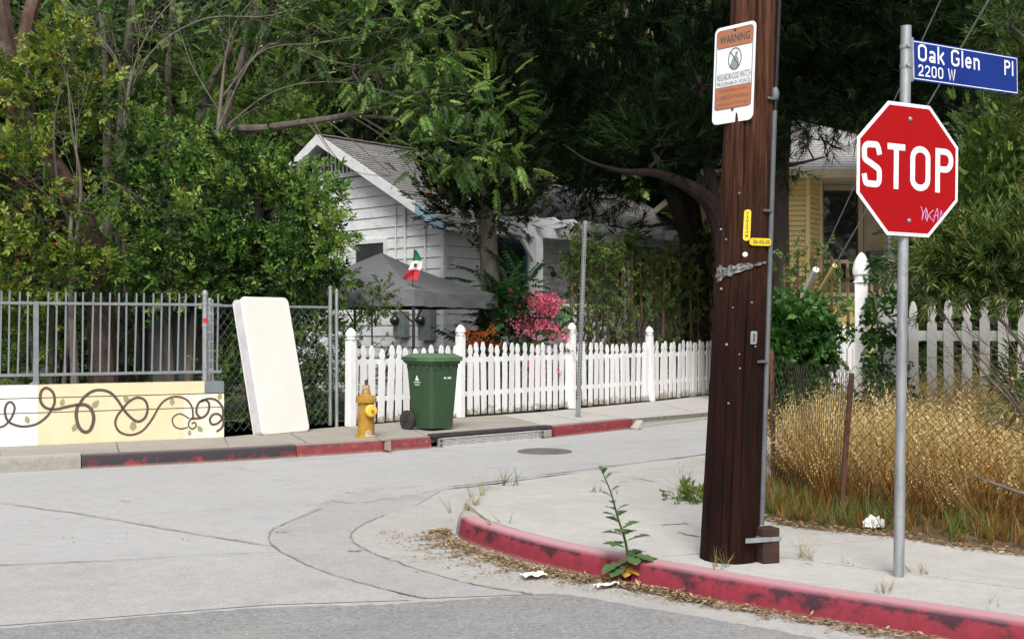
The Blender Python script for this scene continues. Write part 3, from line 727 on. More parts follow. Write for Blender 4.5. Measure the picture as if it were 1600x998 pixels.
def fk(i0, t0, i1, t1):
    pts = [lerp2(FK[i0], FK[i0 + 1], t0)] + [FK[i] for i in range(i0 + 1, i1 + 1)] + [lerp2(FK[i1], FK[i1 + 1], t1)]
    return [p for j, p in enumerate(pts) if j == 0 or (Vector(p) - Vector(pts[j - 1])).length > .02]
for nm, path, h, m in (('a', fk(0, 0, 2, .33), .16, 'kerb_bare'), ('b', fk(2, .334, 3, .40), .15, 'kerb_black'), ('c', fk(3, .405, 3, .97), .145, 'kerb_worn'), ('d', fk(3, .98, 4, .97), .15, 'kerb_worn'), ('e', fk(6, .03, 6, .98), .16, 'kerb_far_red')):
    kerb('kerb_stone', path[::-1], (lambda hh: (lambda t: hh))(h), M[m], far_kerb, 5)
kerb('kerb_stone', fk(6, .985, 8, .9)[::-1], lambda t: .03 + .11 * max(0, (t - .8) / .2), M['kerb_bare'], far_kerb, 5)

# soil behind the far fence, hillside beyond, bank on the near corner
poly_sheet('far_yard', [(p[0], p[1]) for p in FB] + [(40, 34), (40, 60), (-40, 60), (-40, 9)], .12, M['yard'])
def bank_z(x, y):
    d1 = max(0.0, x - 2.05) if y > 8.4 else 1e9
    nx, ny = .62, .78; d2 = (x - 2.45) * nx + (y - 8.3) * ny
    d = max(0, min(x - 2.05 + .2, d2 + .35)); t = min(1, d / 3.0); return .145 + .34 * t * t * (3 - 2 * t)
def bank():
    V, F = [], []; nx, ny = 56, 64
    for j in range(ny + 1):
        for i in range(nx + 1):
            x = 1.5 + 8.5 * i / nx; y = 3.4 + 13.5 * j / ny; V.append((x, y, bank_z(x, y) + .02 * math.sin(7 * x + 3 * y) * (bank_z(x, y) > .16)))
    pl = [(8.6, 17.2), (4.2, 12.35), (2.25, 10.3), (1.75, 9.55), (1.70, 8.9), (1.95, 8.15), (2.56, 7.75), (3.15, 7.12), (5.2, 5.5), (7.6, 3.6)]
    def inside(x, y):
        c = False
        for (x1, y1), (x2, y2) in zip(pl + [(12, 3.6), (12, 17.2)], (pl + [(12, 3.6), (12, 17.2)])[1:] + pl[:1]):
            if (y1 > y) != (y2 > y) and x < (x2 - x1) * (y - y1) / (y2 - y1) + x1: c = not c
        return c
    for j in range(ny):
        for i in range(nx):
            a = j * (nx + 1) + i; cx = 1.5 + 8.5 * (i + .5) / nx; cy = 3.4 + 13.5 * (j + .5) / ny
            if inside(cx, cy) or inside(cx + .16, cy + .12): F.append((a, a + 1, a + nx + 2, a + nx + 1))
    me = bpy.data.meshes.new('grass_bank'); me.from_pydata(V, [], F); o = link('grass_bank', me, M['soil']); struct(o); return inside
inside_bank = bank()
def hill():
    V, F = [], []; nx, ny = 40, 24
    for j in range(ny + 1):
        for i in range(nx + 1):
            x = -70 + 140 * i / nx; y = 33 + 60 * j / ny; h = 34 * (j / ny) ** .8 + 1.5 * math.sin(x * .21) + math.sin(y * .3 + x * .1)
            V.append((x, y, max(.05, h * min(1, j / 3))))
    for j in range(ny):
        for i in range(nx): a = j * (nx + 1) + i; F.append((a, a + 1, a + nx + 2, a + nx + 1))
    me = bpy.data.meshes.new('hill'); me.from_pydata(V, [], F); struct(link('hill', me, M['yard']))
hill()

# manhole cover and storm drain
mh = thing('manhole_cover', 'dark round manhole cover set into the road below the storm drain', 'manhole cover', G(851, 705.5))
MB().lathe([(.34, .0), (.34, .010), (.31, .016), (.0, .016)], G(851, 705.5), 28).build('cover_plate', M['iron'], mh)
mb = MB()
for k in range(-3, 4): mb.box(G(851, 705.5) + Vector((k * .08, 0, .017)), (.03, 2 * math.sqrt(.28 ** 2 - (k * .08) ** 2), .006))
mb.build('raised_rib', M['iron'], mh)

A, B = Vector((*FK[5], 0)), Vector((*FK[6], 0)); dd = (B - A).normalized(); inn = Vector((-dd.y, dd.x, 0)); up = Vector((0, 0, 1)); LN = (B - A).length
dr = thing('storm_drain', 'kerb storm drain with a perforated grey grate under a dark lintel bar', 'storm drain', A)
MB().box((A + B) / 2 + inn * .07 + up * .150, (LN - .02, .15, .050), (dd, inn, up)).build('lintel', M['rubber'], dr, bevel=.018)
MB().box((A + B) / 2 + inn * .32 + up * .05, (LN, .02, .14), (dd, inn, up)).build('inlet_back', M['dark'], dr)
g0 = A + dd * .16 + inn * .012; gl = LN - .42; mb = MB()
for k in range(int(gl / .026) + 1): mb.box(g0 + dd * (k * .026) + up * .058, (.010, .008, .10), (dd, inn, up))
for k in range(6): mb.box(g0 + dd * gl / 2 + up * (.012 + .0185 * k) - inn * .002, (gl, .008, .007), (dd, inn, up))
o = mb.build('grate_mesh', M['grate'], dr); o['kind'] = 'stuff'
mb = MB()
for z in (.006, .112): mb.box(g0 + dd * gl / 2 + up * z - inn * .008, (gl + .06, .014, .014), (dd, inn, up))
mb.build('grate_frame', M['grate'], dr)
for q in (-.04, gl + .04):
    b_ = MB().box(g0 + dd * q + up * .06, (.05, .05, .12), (dd, inn, up)).build('bracket', M['galv'], dr, bevel=.004)
    for z in (.03, .09): MB().lathe([(.014, 0), (.014, .02), (.008, .028)], g0 + dd * q + up * z - inn * .022, 8, -inn).build('bolt', M['rust'], b_)
MB().box(B - dd * .09 + inn * .07 + up * .06, (.16, .13, .118), (dd, inn, up)).build('end_block', M['kerb_bare'], dr, bevel=.02)

# ------------------------------------------------------------------ lettering
def arc(cx, cy, rx, ry, a0, a1, n=10): return [(cx + rx * math.cos(R(a0 + (a1 - a0) * i / n)), cy + ry * math.sin(R(a0 + (a1 - a0) * i / n))) for i in range(n + 1)]
def glyph(ch, t):
    """strokes of one sign letter in a cell one unit high: (width, [(points, closed)])"""
    h = t / 2
    if ch == 'S': return .58, [([tuple(p)[:2] for p in catmull([(.58 - h, .72, 0), (.54 - h, .86, 0), (.42, .97 - h * .6, 0), (.29, 1 - h, 0), (.15, .96 - h * .6, 0), (h + .005, .84, 0), (h + .005, .71, 0), (.10, .60, 0), (.29, .505, 0), (.48, .40, 0), (.575 - h, .28, 0), (.57 - h, .15, 0), (.44, .035 + h * .6, 0), (.29, h, 0), (.14, .04 + h * .6, 0), (.03 + h, .15, 0), (h, .28, 0)], 8)], False)]
    if ch == 'T': return .52, [([(0, 1 - h), (.52, 1 - h)], False), ([(.26, 1 - t), (.26, 0)], False)]
    if ch in 'O0':
        w = .60 if ch == 'O' else .52; return w, [(arc(w / 2, .74, w / 2 - h, .26 - h, 0, 180, 12) + arc(w / 2, .26, w / 2 - h, .26 - h, 180, 360, 12), True)]
    if ch == 'P': return .55, [([(h, 0), (h, 1)], False), ([(t, 1 - h), (.30, 1 - h)] + arc(.30, .73, .25 - h, .27 - h, 90, -90, 10) + [(t, .46 + h)], False)]
    if ch == 'G': return .60, [(arc(.30, .74, .30 - h, .26 - h, 10, 180, 12) + arc(.30, .26, .30 - h, .26 - h, 180, 345, 12) + [(.60 - h, .46), (.34, .46)], False)]
    if ch == '2': return .52, [([(h, .72)] + arc(.26, .73, .26 - h, .27 - h, 165, -25, 12) + [(.40, .46), (.16, .22), (h + .02, h), (.52, h)], False)]
    if ch == 'W': return .72, [([(h * .6, 1), (.20, .04), (.36, .92), (.52, .04), (.72 - h * .6, 1)], False)]
    if ch == 'a': return .46, [(arc(.23, .50, .23 - h, .20 - h, 160, 0, 8) + [(.46 - h, 0)], False), (arc(.21, .20, .21 - h, .20 - h, 0, 360, 14), True)]
    if ch == 'k': return .46, [([(h, 0), (h, 1)], False), ([(.43, .70), (t * .9, .32)], False), ([(.18, .42), (.45, 0)], False)]
    if ch == 'l': return t, [([(h, 0), (h, 1)], False)]
    if ch == 'e': return .47, [([(t * .6, .36), (.47 - h, .36)] + arc(.235, .40, .235 - h, .30 - h, 0, 180, 10) + arc(.235, .30, .235 - h, .30 - h, 180, 325, 10), False)]
    if ch == 'n': return .46, [([(h, 0), (h, .70)], False), (arc(.23, .47, .23 - h, .23 - h, 170, 0, 10) + [(.46 - h, 0)], False)]
    return .3, []
def write(text, o, u, v, n, H, t, m, parent, sx=1.0, gap=.13, name='lettering', each=None, lift=.002):
    x = 0; mb = MB(); o = Vector(o); u = Vector(u)
    for ch in text:
        if ch == ' ': x += .34 * H * sx; continue
        w, st = glyph(ch, t); g = mb if not each else MB()
        for pts, cl in st: stroke(g, [(x + a * H * sx, b * H) for a, b in pts], t * H, o, u, v, n, lift, cl)
        if each: g.build(each, m, parent, fix=False)
        x += (w * sx + gap) * H
    if not each: mb.build(name, m, parent, fix=False)
    return x - gap * H
def text_width(text, H, sx=1.0, gap=.13, t=.15):
    x = 0
    for ch in text: x += .34 * H * sx if ch == ' ' else (glyph(ch, t)[0] * sx + gap) * H
    return x - gap * H
def print_text(text, o, u, v, n, W, H, m, parent, name='lettering', lift=.002, bold=0.0):
    """built-in font laid flat on a plane and fitted in a W x H box centred on o"""
    cu = bpy.data.curves.new('t', 'FONT'); cu.body = text; cu.size = 1; cu.offset = bold; cu.resolution_u = 3; cu.align_x = 'CENTER'
    ob = bpy.data.objects.new('t', cu); COL.objects.link(ob); dg = bpy.context.evaluated_depsgraph_get(); me0 = ob.evaluated_get(dg).to_mesh()
    V = [Vector(q.co) for q in me0.vertices]; F = [tuple(p.vertices) for p in me0.polygons]; ob.evaluated_get(dg).to_mesh_clear()
    bpy.data.objects.remove(ob); bpy.data.curves.remove(cu)
    xs = [q.x for q in V]; ys = [q.y for q in V]; cx, cy = (min(xs) + max(xs)) / 2, (min(ys) + max(ys)) / 2; sx = W / max(1e-6, max(xs) - min(xs)); sy = H / max(1e-6, max(ys) - min(ys))
    o, u, v, n = Vector(o), Vector(u), Vector(v), Vector(n); mb = MB()
    mb.add([o + u * (q.x - cx) * sx + v * (q.y - cy) * sy + n * lift for q in V], F)
    return mb.build(name, m, parent, fix=False)
UP = Vector((0, 0, 1))
def rrect(w, h, r, n=4):
    out = []
    for cx, cy, a in ((w / 2 - r, h / 2 - r, 0), (-w / 2 + r, h / 2 - r, 90), (-w / 2 + r, -h / 2 + r, 180), (w / 2 - r, -h / 2 + r, 270)):
        out += [(cx + r * math.cos(R(a + 90 * i / n)), cy + r * math.sin(R(a + 90 * i / n))) for i in range(n + 1)]
    return out

# ------------------------------------------------------------------ painted wall on the far side
WA, WB = Vector((-6.05, 13.57, .15)), Vector((-3.70, 14.80, .15)); wd = (WB - WA).normalized(); wn_ = Vector((wd.y, -wd.x, 0)); WH = .715
def wall_uv(px, py):
    """photograph pixel -> (metres along the wall from WA, metres up)"""
    u = (px - 800) / FPX; t = (u * WA.y - WA.x) / (wd.x - u * wd.y); p = WA + wd * t; return t, EYE + (HOR - py) / FPX * p.y - .15
def c4(x, y): return wall_uv(x / 3.326, 420 + y / 3.326)
LEN = (WB - WA).length
wall = thing('painted_wall', 'low cream and white retaining wall painted with a curling brown vine', 'wall', WA)
xs = {'w': c4(195, 700)[0], 'p': c4(955, 700)[0], 'g': c4(1063, 700)[0]}
z1, z2 = .385, .562
def wb(x0, x1, z0, z1_, m): MB().box(WA + wd * (x0 + x1) / 2 - wn_ * .11 + UP * (z0 + z1_) / 2, (x1 - x0, .22, z1_ - z0), (wd, wn_, UP)).build('wall_block', M[m], wall)
for za, zb in ((-.14, z1 - .006), (z1 + .006, z2 - .006), (z2 + .006, WH)):
    wb(-4.5, xs['w'], za, zb, 'wall_white'); 
    if za < z2: wb(xs['w'], xs['p'], za, zb, 'wall_yellow'); wb(xs['p'], LEN, za, zb, 'wall_pale')
    else: wb(xs['w'], xs['g'], za, zb, 'wall_yellow'); wb(xs['g'], LEN, za, zb, 'wall_grey')
MB().box(WA + wd * (LEN - 4.5) / 2 - wn_ * .115 + UP * WH / 2, (LEN + 4.46, .19, WH - .01), (wd, wn_, UP)).build('wall_core', M['vine_paint'], wall)
def vine(pts, w, closed=False, m='vine_paint', nm='vine_mural'):
    q = [Vector((*c4(*p), 0)) for p in pts]; cp = catmull(q, 6, closed); ww = w if not isinstance(w, tuple) else [w[0] + (w[1] - w[0]) * i / (len(cp) - 1) for i in range(len(cp))]
    mb = MB(); stroke(mb, [(p.x, p.y) for p in cp], ww, WA, wd, UP, wn_, .003, closed); return mb.build(nm, M[m], wall, fix=False)
vine([(-420, 700), (-330, 800), (-200, 830), (-90, 760), (-60, 830), (0, 822), (30, 808), (58, 775), (76, 725), (62, 694), (38, 698), (25, 738), (40, 788), (80, 811), (130, 818), (190, 805), (240, 770), (268, 730), (284, 690), (275, 642), (240, 618), (213, 640), (212, 690), (240, 722), (290, 729), (340, 718), (405, 704)], (.022, .036))
vine([(405, 704), (396, 760), (410, 820), (440, 847), (470, 834), (487, 780), (474, 730), (442, 706), (400, 708)], .042)
vine([(408, 712), (436, 668), (480, 636), (525, 629), (572, 642), (610, 680), (650, 740), (690, 780), (722, 792), (755, 770), (767, 720), (750, 680), (712, 668), (670, 690), (633, 732), (606, 770), (600, 810), (625, 848), (680, 862), (740, 840), (790, 780), (830, 710), (868, 676), (920, 663), (970, 680), (998, 720), (1003, 772)], (.036, .024))
vine([(1005, 772), (984, 790), (980, 815), (1000, 831), (1019, 814), (1010, 796), (995, 806)], .020)
vine([(985, 778), (935, 752), (897, 775), (905, 815), (940, 830), (975, 822)], .018)
vine([(990, 778), (1050, 772), (1080, 745), (1086, 700), (1062, 680), (1030, 700), (1021, 748), (1045, 776)], .030)
vine([(1042, 690), (1082, 674), (1125, 682), (1155, 720), (1156, 772), (1130, 802), (1100, 806), (1091, 780), (1110, 755), (1140, 757), (1161, 790), (1152, 825), (1124, 845)], .030)
for (x, y, dx, dy, L) in ((148, 805, -14, -44, .1), (320, 715, 8, -44, 0), (478, 725, 36, -44, 0), (668, 700, -24, -46, 0), (895, 712, -2, -46, 0), (378, 846, 22, -46, 0), (690, 845, 4, -60, 0), (1138, 682, 8, -40, 0), (1052, 848, -26, -34, 0), (985, 868, 0, -34, 0)):
    a, b = Vector((*c4(x, y), 0)), Vector((*c4(x + dx, y + dy), 0)); d = b - a; s = Vector((-d.y, d.x, 0)) * .30
    mb = MB(); mb.add([WA + wd * p.x + UP * p.y + wn_ * .0022 for p in (a, a + d * .35 + s, a + d * .75 + s * .7, b, a + d * .75 - s * .7, a + d * .35 - s)], [(0, 1, 2, 3, 4, 5)]); mb.build('leaf_mural', M['leaf_paint'], wall, fix=False)

rail = thing('steel_railing', 'grey steel picket railing standing along the top of the painted wall', 'railing', WA + UP * WH)
ro = -wn_ * .10
def RP(px, z): t = wall_uv(px, 600)[0]; return WA + wd * t + ro + UP * (z - .15)
for z in (1.845, .985): MB().beam(RP(0, z) - wd * 4.4, RP(349, z), .035, .035).build('rail', M['rail_paint'], rail, bevel=.003)
pk = [2, 47, 95, 145, 245, 294, 341, 387, 433, 480, 525, 570, 616, 660, 706, 751, 796, 841, 885, 930, 970, 1016, 1137]
t0 = wall_uv(0, 600)[0]; stp = .118
pkt = [wall_uv(x / 3.326, 600)[0] for x in pk] + [t0 - stp * k for k in range(1, 34)]
pm = mesh_of(MB().box((0, 0, .5), (.019, .019, 1.0)), 'picket', M['rail_paint'])
for i, t in enumerate(pkt):
    o = piece('picket', pm, rail, WA + wd * t + ro - wn_ * .0 + UP * (.985 - .15 - .02), math.atan2(wd.y, wd.x)); o.rotation_euler.y = R(1.0 + .5 * math.sin(i * 3.7)); o.scale.z = 1.02
for px, r in ((57, .036), (-420, .036)):
    p = RP(px, .865); MB().box(p + UP * .5 + wn_ * .03, (.06, .05, 1.0), (wd, wn_, UP)).build('post', M['rail_paint'], rail, bevel=.004)
    MB().prism([(-.09, 0), (.04, 0), (.03, .14), (-.02, .05)], p + UP * 0, wd, UP, wn_, .02).build('post_gusset', M['rail_paint'], rail)
p = RP(323, .865); po = MB().tube([p, p + UP * 1.10], .035, 12).lathe([(.04, 1.10), (.043, 1.12), (.038, 1.15), (.015, 1.17)], p, 12).build('end_post', M['galv'], rail, True)
for z in (.16, .70, .98): MB().lathe([(.041, 0), (.041, .03)], p + UP * z, 12).build('tension_band', M['galv'], po)
MB().prism(rrect(.06, .06, .01), p + wn_ * .036 + UP * .78, wd, UP, wn_, .002).build('red_sticker', M['red_sticker'], po)
mb = MB().tube([p + wd * .10, p + wd * .10 + UP * 1.05], .010, 6)
for k in range(8): mb.beam(p + UP * (.15 + .12 * k), p + wd * .11 + UP * (.15 + .12 * k), .012, .02)
mb.build('tension_bar', M['galv'], rail)

# grey shed seen through the railing
sh = P(800 / 3.326, 580, 17.2); sh.z = .1; e_ = Vector((.87, .49, 0)); n_ = Vector((.49, -.87, 0))
shed = thing('garden_shed', 'dark grey panelled shed behind the steel railing', 'shed', sh)
MB().box(sh + e_ * .5 - n_ * .6 + UP * .85, (1.02, 1.2, 1.68), (e_, n_, UP)).build('wall', M['shed'], shed)
for k in (0, 1): MB().box(sh + e_ * (.24 + .53 * k) + n_ * .018 + UP * .85, (.44, .03, 1.6), (e_, n_, UP)).build('door', M['shed'], shed, bevel=.006)
MB().box(sh + e_ * .5 - n_ * .55 + UP * 1.715, (1.2, 1.4, .04), (e_, n_, UP)).build('roof', M['galv'], shed)

# ------------------------------------------------------------------ mattress
mo = Vector((-3.23, 14.95, .155)); mw = Vector((.625, .78, 0)).normalized(); mn = Vector((mw.y, -mw.x, 0)); ml = (UP * 1.80 - mn * .454).normalized(); mface = mw.cross(ml).normalized()
if mface.y > 0: mface = -mface
mat_ = thing('mattress', 'bare white twin mattress stood on end on the pavement beside the painted wall', 'mattress', mo)
Wm, Lm, Tm = .80, 1.86, .20; cen = mo + mw * Wm / 2 + ml * Lm / 2
def pad(name, off, th, m, bev, sc=1.0):
    bm = bmesh.new(); pts = rrect(Wm * sc, Lm * sc, .07, 5); vs = [bm.verts.new((x, y, 0)) for x, y in pts]; f = bm.faces.new(vs)
    r = bmesh.ops.extrude_face_region(bm, geom=[f]); bmesh.ops.translate(bm, verts=[g for g in r['geom'] if isinstance(g, bmesh.types.BMVert)], vec=(0, 0, th))
    bmesh.ops.recalc_face_normals(bm, faces=bm.faces)
    bmesh.ops.bevel(bm, geom=[e for e in bm.edges if abs(e.verts[0].co.z - e.verts[1].co.z) < 1e-5], offset=bev, segments=3, affect='EDGES')
    for v in bm.verts: q = cen - mface * 0 + mw * v.co.x + ml * v.co.y + mface * (v.co.z + off); v.co = q - mo
    me = bpy.data.meshes.new(name); bm.to_mesh(me); bm.free(); me.polygons.foreach_set('use_smooth', [True] * len(me.polygons)); me.set_sharp_from_angle(angle=R(50)); return link(name, me, M[m], mat_)
pad('border', -Tm + .012, Tm - .02, 'mattress_side', .02, .995); pad('top_panel', -.018, .024, 'mattress', .011); pad('bottom_panel', -Tm, .02, 'mattress', .008)
def piping(off):
    mb = MB(); pts = [cen + mw * x * 1.004 + ml * y * 1.002 + mface * off for x, y in rrect(Wm, Lm, .07, 5)]; mb.tube(pts + [pts[0]], .007, 6, False); mb.build('piping', M['mattress'], mat_, True)
piping(-.016); piping(-Tm + .018)

# ------------------------------------------------------------------ chain-link fencing
def chainlink(root, a, b, z0f, H, cell=.055, m='galv', wire=.0022, sag=0.0, name='chain_mesh'):
    a, b = Vector(a), Vector(b); L = (b - a).length; d = (b - a).normalized(); nn = Vector((d.y, -d.x, 0)); mb = MB(); n = int(L / cell); rows = int(H / (cell * 1.15)); V, F = [], []
    for i in range(n + 1):
        for k in range(rows + 1):
            pass
    for i in range(n):
        pts = []
        for k in range(rows + 1):
            x = i * cell + (cell if (k + i) % 2 else 0); f = x / L; q = a + d * x; z = z0f(q.x, q.y) + k * (H - sag * math.sin(math.pi * f)) / rows
            pts.append(Vector((q.x, q.y, z)) + nn * (.005 if (k + i) % 2 else -.005) + nn * .03 * math.sin(9 * f + 3 * k / rows) * (k / rows))
        mb.tube(pts, wire, 3, False)
    o = mb.build(name, M[m], root, fix=False); return o
cl = thing('chain_link_fence', 'grey chain link fence on pipe posts behind the leaning mattress', 'fence', (-3.95, 15.2, .14))
chainlink(cl, (-3.95, 15.2, 0), (-2.62, 16.62, 0), lambda x, y: .16, 1.68, .06, 'galv', .0022)
for q, h, r in ((G(526, 667, .15), 1.90, .024), (G(516, 664, .15), 1.96, .028), (Vector((-3.98, 15.17, .15)), 1.75, .03)): MB().tube([q, q + UP * h], r, 10).lathe([(r * 1.15, h), (r * 1.2, h + .02), (.004, h + .05)], q, 10).build('pipe_post', M['galv'], cl, True)
MB().tube([Vector((-3.95, 15.2, 1.84)), Vector((-2.62, 16.62, 1.84))], .02, 8).build('top_rail', M['galv'], cl, True)

# ------------------------------------------------------------------ white picket fences
def picket_poly(w, h):
    s = w / .115; n = h
    right = [(w / 2, 0), (w / 2, n - .215), (.46 * w, n - .20), (.30 * w, n - .185), (.27 * w, n - .168), (.30 * w, n - .150), (.42 * w, n - .130), (.44 * w, n - .105), (.36 * w, n - .055), (.20 * w, n - .014), (.07 * w, n)]
    return [(x, y) for x, y in right] + [(-x, y) for x, y in reversed(right)]
PKM = {}
def pick_mesh(w, h, th=.02):
    k = (round(w, 3), round(h, 2), th)
    if k not in PKM:
        mb = MB(); mb.prism(picket_poly(w, h), (0, -th / 2, 0), (1, 0, 0), (0, 0, 1), (0, 1, 0), th); PKM[k] = mesh_of(mb, 'picket', M['picket'])
    return PKM[k]
def fence_post(root, p, h, w, lean=(0, 0), rz=0.0, ch=.16):
    p = Vector(p); d = Vector((math.cos(rz), math.sin(rz), 0)); nn = Vector((-d.y, d.x, 0)); ax = (UP + Vector((*lean, 0))).normalized(); s = w * .7071
    mb = MB(); mb.box(p + ax * (h - ch) / 2, (w, w, h - ch), (d, nn, ax)); o = mb.build('post', M['white_paint'], root, bevel=.006)
    f = ch; mb = MB(); mb.lathe([(s * 1.02, h - f), (s * .80, h - f * .95), (s * .78, h - f * .80), (s * 1.0, h - f * .74), (s * 1.05, h - f * .62), (s * .95, h - f * .44), (s * .74, h - f * .26), (s * .44, h - f * .10), (s * .12, h)], p, 10, ax, rz); mb.build('post_cap', M['white_paint'], o, True)
    return o
FP = [Vector((-2.33, 16.42, .15)), Vector((-.85, 18.18, .14)), Vector((1.03, 20.6, .11)), Vector((2.72, 22.75, .10)), Vector((4.45, 25.1, .10)), Vector((6.2, 27.6, .10))]
pf = thing('picket_fence', 'long white picket fence across the street with pointed pickets and posts', 'fence', FP[0])
rnd = random.Random(11)
for i in range(len(FP) - 1):
    a, b = FP[i], FP[i + 1]; L = (b - a).length; d = (b - a).normalized(); rz = math.atan2(d.y, d.x); nn = Vector((d.y, -d.x, 0)).normalized(); n = round(L / .18)
    for z in (.36, .90): MB().beam(a + UP * z - nn * .02, b + UP * (z + .02) - nn * .02, .03, .075).build('rail', M['white_paint'], pf)
    for k in range(n):
        x = (k + .5) / n; q = a.lerp(b, x) + nn * .012 + UP * (.025 + rnd.uniform(-.012, .012)); h = (1.075, 1.10, 1.12)[rnd.randrange(3)] + (.04 if i > 0 else 0)
        piece('picket', pick_mesh(.118, h), pf, q, rot=(rnd.uniform(-.02, .02), rnd.uniform(-.024, .024) + .006, rz))
    if i in (2, 3):
        for x in (.62, .93): piece('picket', pick_mesh(.118, 1.12), pf, a.lerp(b, x) + nn * .036 + UP * .02, rot=(0, .012, rz))
for i, p in enumerate(FP[:5]): fence_post(pf, p + Vector((.03, -.03, 0)), (1.40, 1.46, 1.53, 1.48, 1.46)[i], .115, (-.03, .0) if i == 3 else (.006, 0), .87)

# ------------------------------------------------------------------ hydrant
hp = Vector((*G(572, 682.5, .15),)); HYS = 1.1; hy = thing('fire_hydrant', 'short yellow fire hydrant with scuffed paint on the far pavement edge', 'fire hydrant', hp)
MB().lathe([(.135, 0), (.135, .012), (.105, .03), (.100, .33), (.102, .40)], hp, 20).build('barrel', M['hydrant'], hy, True)
MB().lathe([(.118, .40), (.130, .405), (.130, .455), (.122, .465)], hp, 20).build('flange', M['hydrant'], hy, True)
mb = MB()
for k in range(8): a = k * math.pi / 4; mb.lathe([(.014, 0), (.014, .018), (.008, .022)], hp + Vector((math.cos(a) * .112, math.sin(a) * .112, .463)), 6)
mb.build('flange_bolt', M['hydrant'], hy)
MB().lathe([(.075, .462), (.060, .50), (.047, .555), (.044, .60), (.035, .607)], hp, 16).build('bonnet', M['hydrant'], hy, True)
MB().lathe([(.022, .606), (.020, .66), (.012, .667)], hp, 5).build('operating_nut', M['rubber'], hy)
nd = Vector((.50, -.86, 0)).normalized(); nb_ = hp + UP * .315
MB().lathe([(.062, .07), (.062, .13)], nb_, 16, nd).build('outlet', M['hydrant'], hy, True)
cp_ = MB().lathe([(.070, .125), (.074, .13), (.074, .175), (.060, .19), (.022, .192)], nb_, 16, nd).build('outlet_cap', M['hydrant_cap'], hy, True)
MB().lathe([(.020, .19), (.018, .222)], nb_, 5, nd).build('cap_nut', M['hydrant'], cp_)

hy.scale = (1.04, 1.04, 1.10)
# ------------------------------------------------------------------ wheeled bin
bo = Vector((-1.08, 15.55, .155)); bx = Vector((.73, .683, 0)).normalized(); by = Vector((-bx.y, bx.x, 0))      # bx along the kerb, by away from the street
wb_ = thing('wheeled_bin', 'dark green wheeled rubbish bin with a paler lid at the kerb', 'bin', bo)
def frus(w0, d0, w1, d1, z0, z1, rad=.05, o=bo, shift=(0, 0)):
    """rounded tapered box, its near street-side corner at o at the bottom"""
    cx, cy = .50 * .5, .46 * .5; pts0 = rrect(w0, d0, rad); pts1 = rrect(w1, d1, rad); c = o + bx * (.22) + by * (.26); mb = MB(); k = len(pts0)
    V = [c + bx * x + by * y + UP * z0 for x, y in pts0] + [c + bx * (x + shift[0]) + by * (y + shift[1]) + UP * z1 for x, y in pts1]
    mb.add(V, [tuple(reversed(range(k))), tuple(range(k, 2 * k))] + [(i, (i + 1) % k, (i + 1) % k + k, i + k) for i in range(k)]); return mb
frus(.40, .44, .50, .57, .03, .93).build('body', M['bin_green'], wb_, True)
frus(.53, .61, .54, .62, .90, .945, .05).build('rim', M['bin_green'], wb_, True)
ld = frus(.57, .67, .58, .69, .940, .995, .06); ld2 = frus(.57, .67, .44, .52, .995, 1.04, .06)
lo_ = ld.build('lid', M['lid_green'], wb_, True); ld2.build('lid_crown', M['lid_green'], lo_, True)
bc = bo + bx * .22 + by * .26; BW, BD = .25, .285
MB().tube([bc + by * .34 - bx * .22 + UP * .93, bc + by * .40 - bx * .22 + UP * .97, bc + by * .40 + bx * .22 + UP * .97, bc + by * .34 + bx * .22 + UP * .93], .016, 8).build('handle', M['bin_green'], wb_, True)
MB().tube([bc - bx * .298 - by * .02 + UP * .97, bc - bx * .315 + by * .02 + UP * .985, bc - bx * .315 + by * .28 + UP * .985, bc - bx * .298 + by * .31 + UP * .965], .010, 6).build('lid_handle', M['bin_green'], lo_, True)
mb = MB()
for k in range(4):
    for s in (-1, 1): mb.box(bc + bx * (-.20 + .133 * k) + by * s * .291 + UP * .872, (.016, .03, .07), (bx, by, UP)); mb.box(bc + by * (-.21 + .14 * k) + bx * s * .256 + UP * .872, (.03, .016, .07), (bx, by, UP))
mb.build('rim_rib', M['bin_green'], wb_)['kind'] = 'stuff'
for s in (-1, 1):
    wc = bc + by * .235 + bx * s * .255 + UP * -.025 + UP * .145
    w = MB().lathe([(.10, -.03), (.138, -.026), (.142, 0), (.138, .026), (.10, .03)], wc, 22, bx * s).build('wheel', M['rubber'], wb_, True)
    MB().lathe([(.03, .0), (.032, .035), (.02, .045)], wc, 12, bx * s).build('hub', M['black_metal'], w, True)
    mb = MB()
    for k in range(6):
        a = k * math.pi / 3; q = (by * math.cos(a) + UP * math.sin(a)); mb.beam(wc + q * .03 + bx * s * .033, wc + q * .105 + bx * s * .033, .018, .01, bx)
    mb.build('spoke', M['rubber'], w)
MB().tube([bc + by * .235 - bx * .25 + UP * .12, bc + by * .235 + bx * .25 + UP * .12], .012, 8).build('axle', M['black_metal'], wb_)
# printed emblem and lines on the side, serial on the front
sl = (.655 - .5) / 2 / .9
def side_pt(y, z): t = (z - .03) / .90; return bc - bx * (.20 + .05 * t + .0035) + by * y + UP * z
su = -by; sv = (side_pt(0, .8) - side_pt(0, .7)).normalized(); mb = MB()
for ang in (90, 210, 330): mb.add([side_pt(.04, .70) + su * (math.cos(R(ang)) * .022 + a) + sv * (math.sin(R(ang)) * .022 + b) for a, b in arc(0, 0, .018, .020, 0, 324, 9)], [tuple(range(10))])
mb.build('emblem', M['sign_white'], wb_, fix=False); mb = MB()
for z, w, k in ((.645, .15, 9), (.612, .11, 7)):
    for i in range(k): mb.add([side_pt(.04, z) + su * (-w / 2 + w * (i + a) / k) + sv * b for a, b in ((.1, 0), (.9, 0), (.9, .012), (.1, .012))], [(0, 1, 2, 3)])
mb.build('printed_line', M['sign_white'], wb_, fix=False); mb = MB()
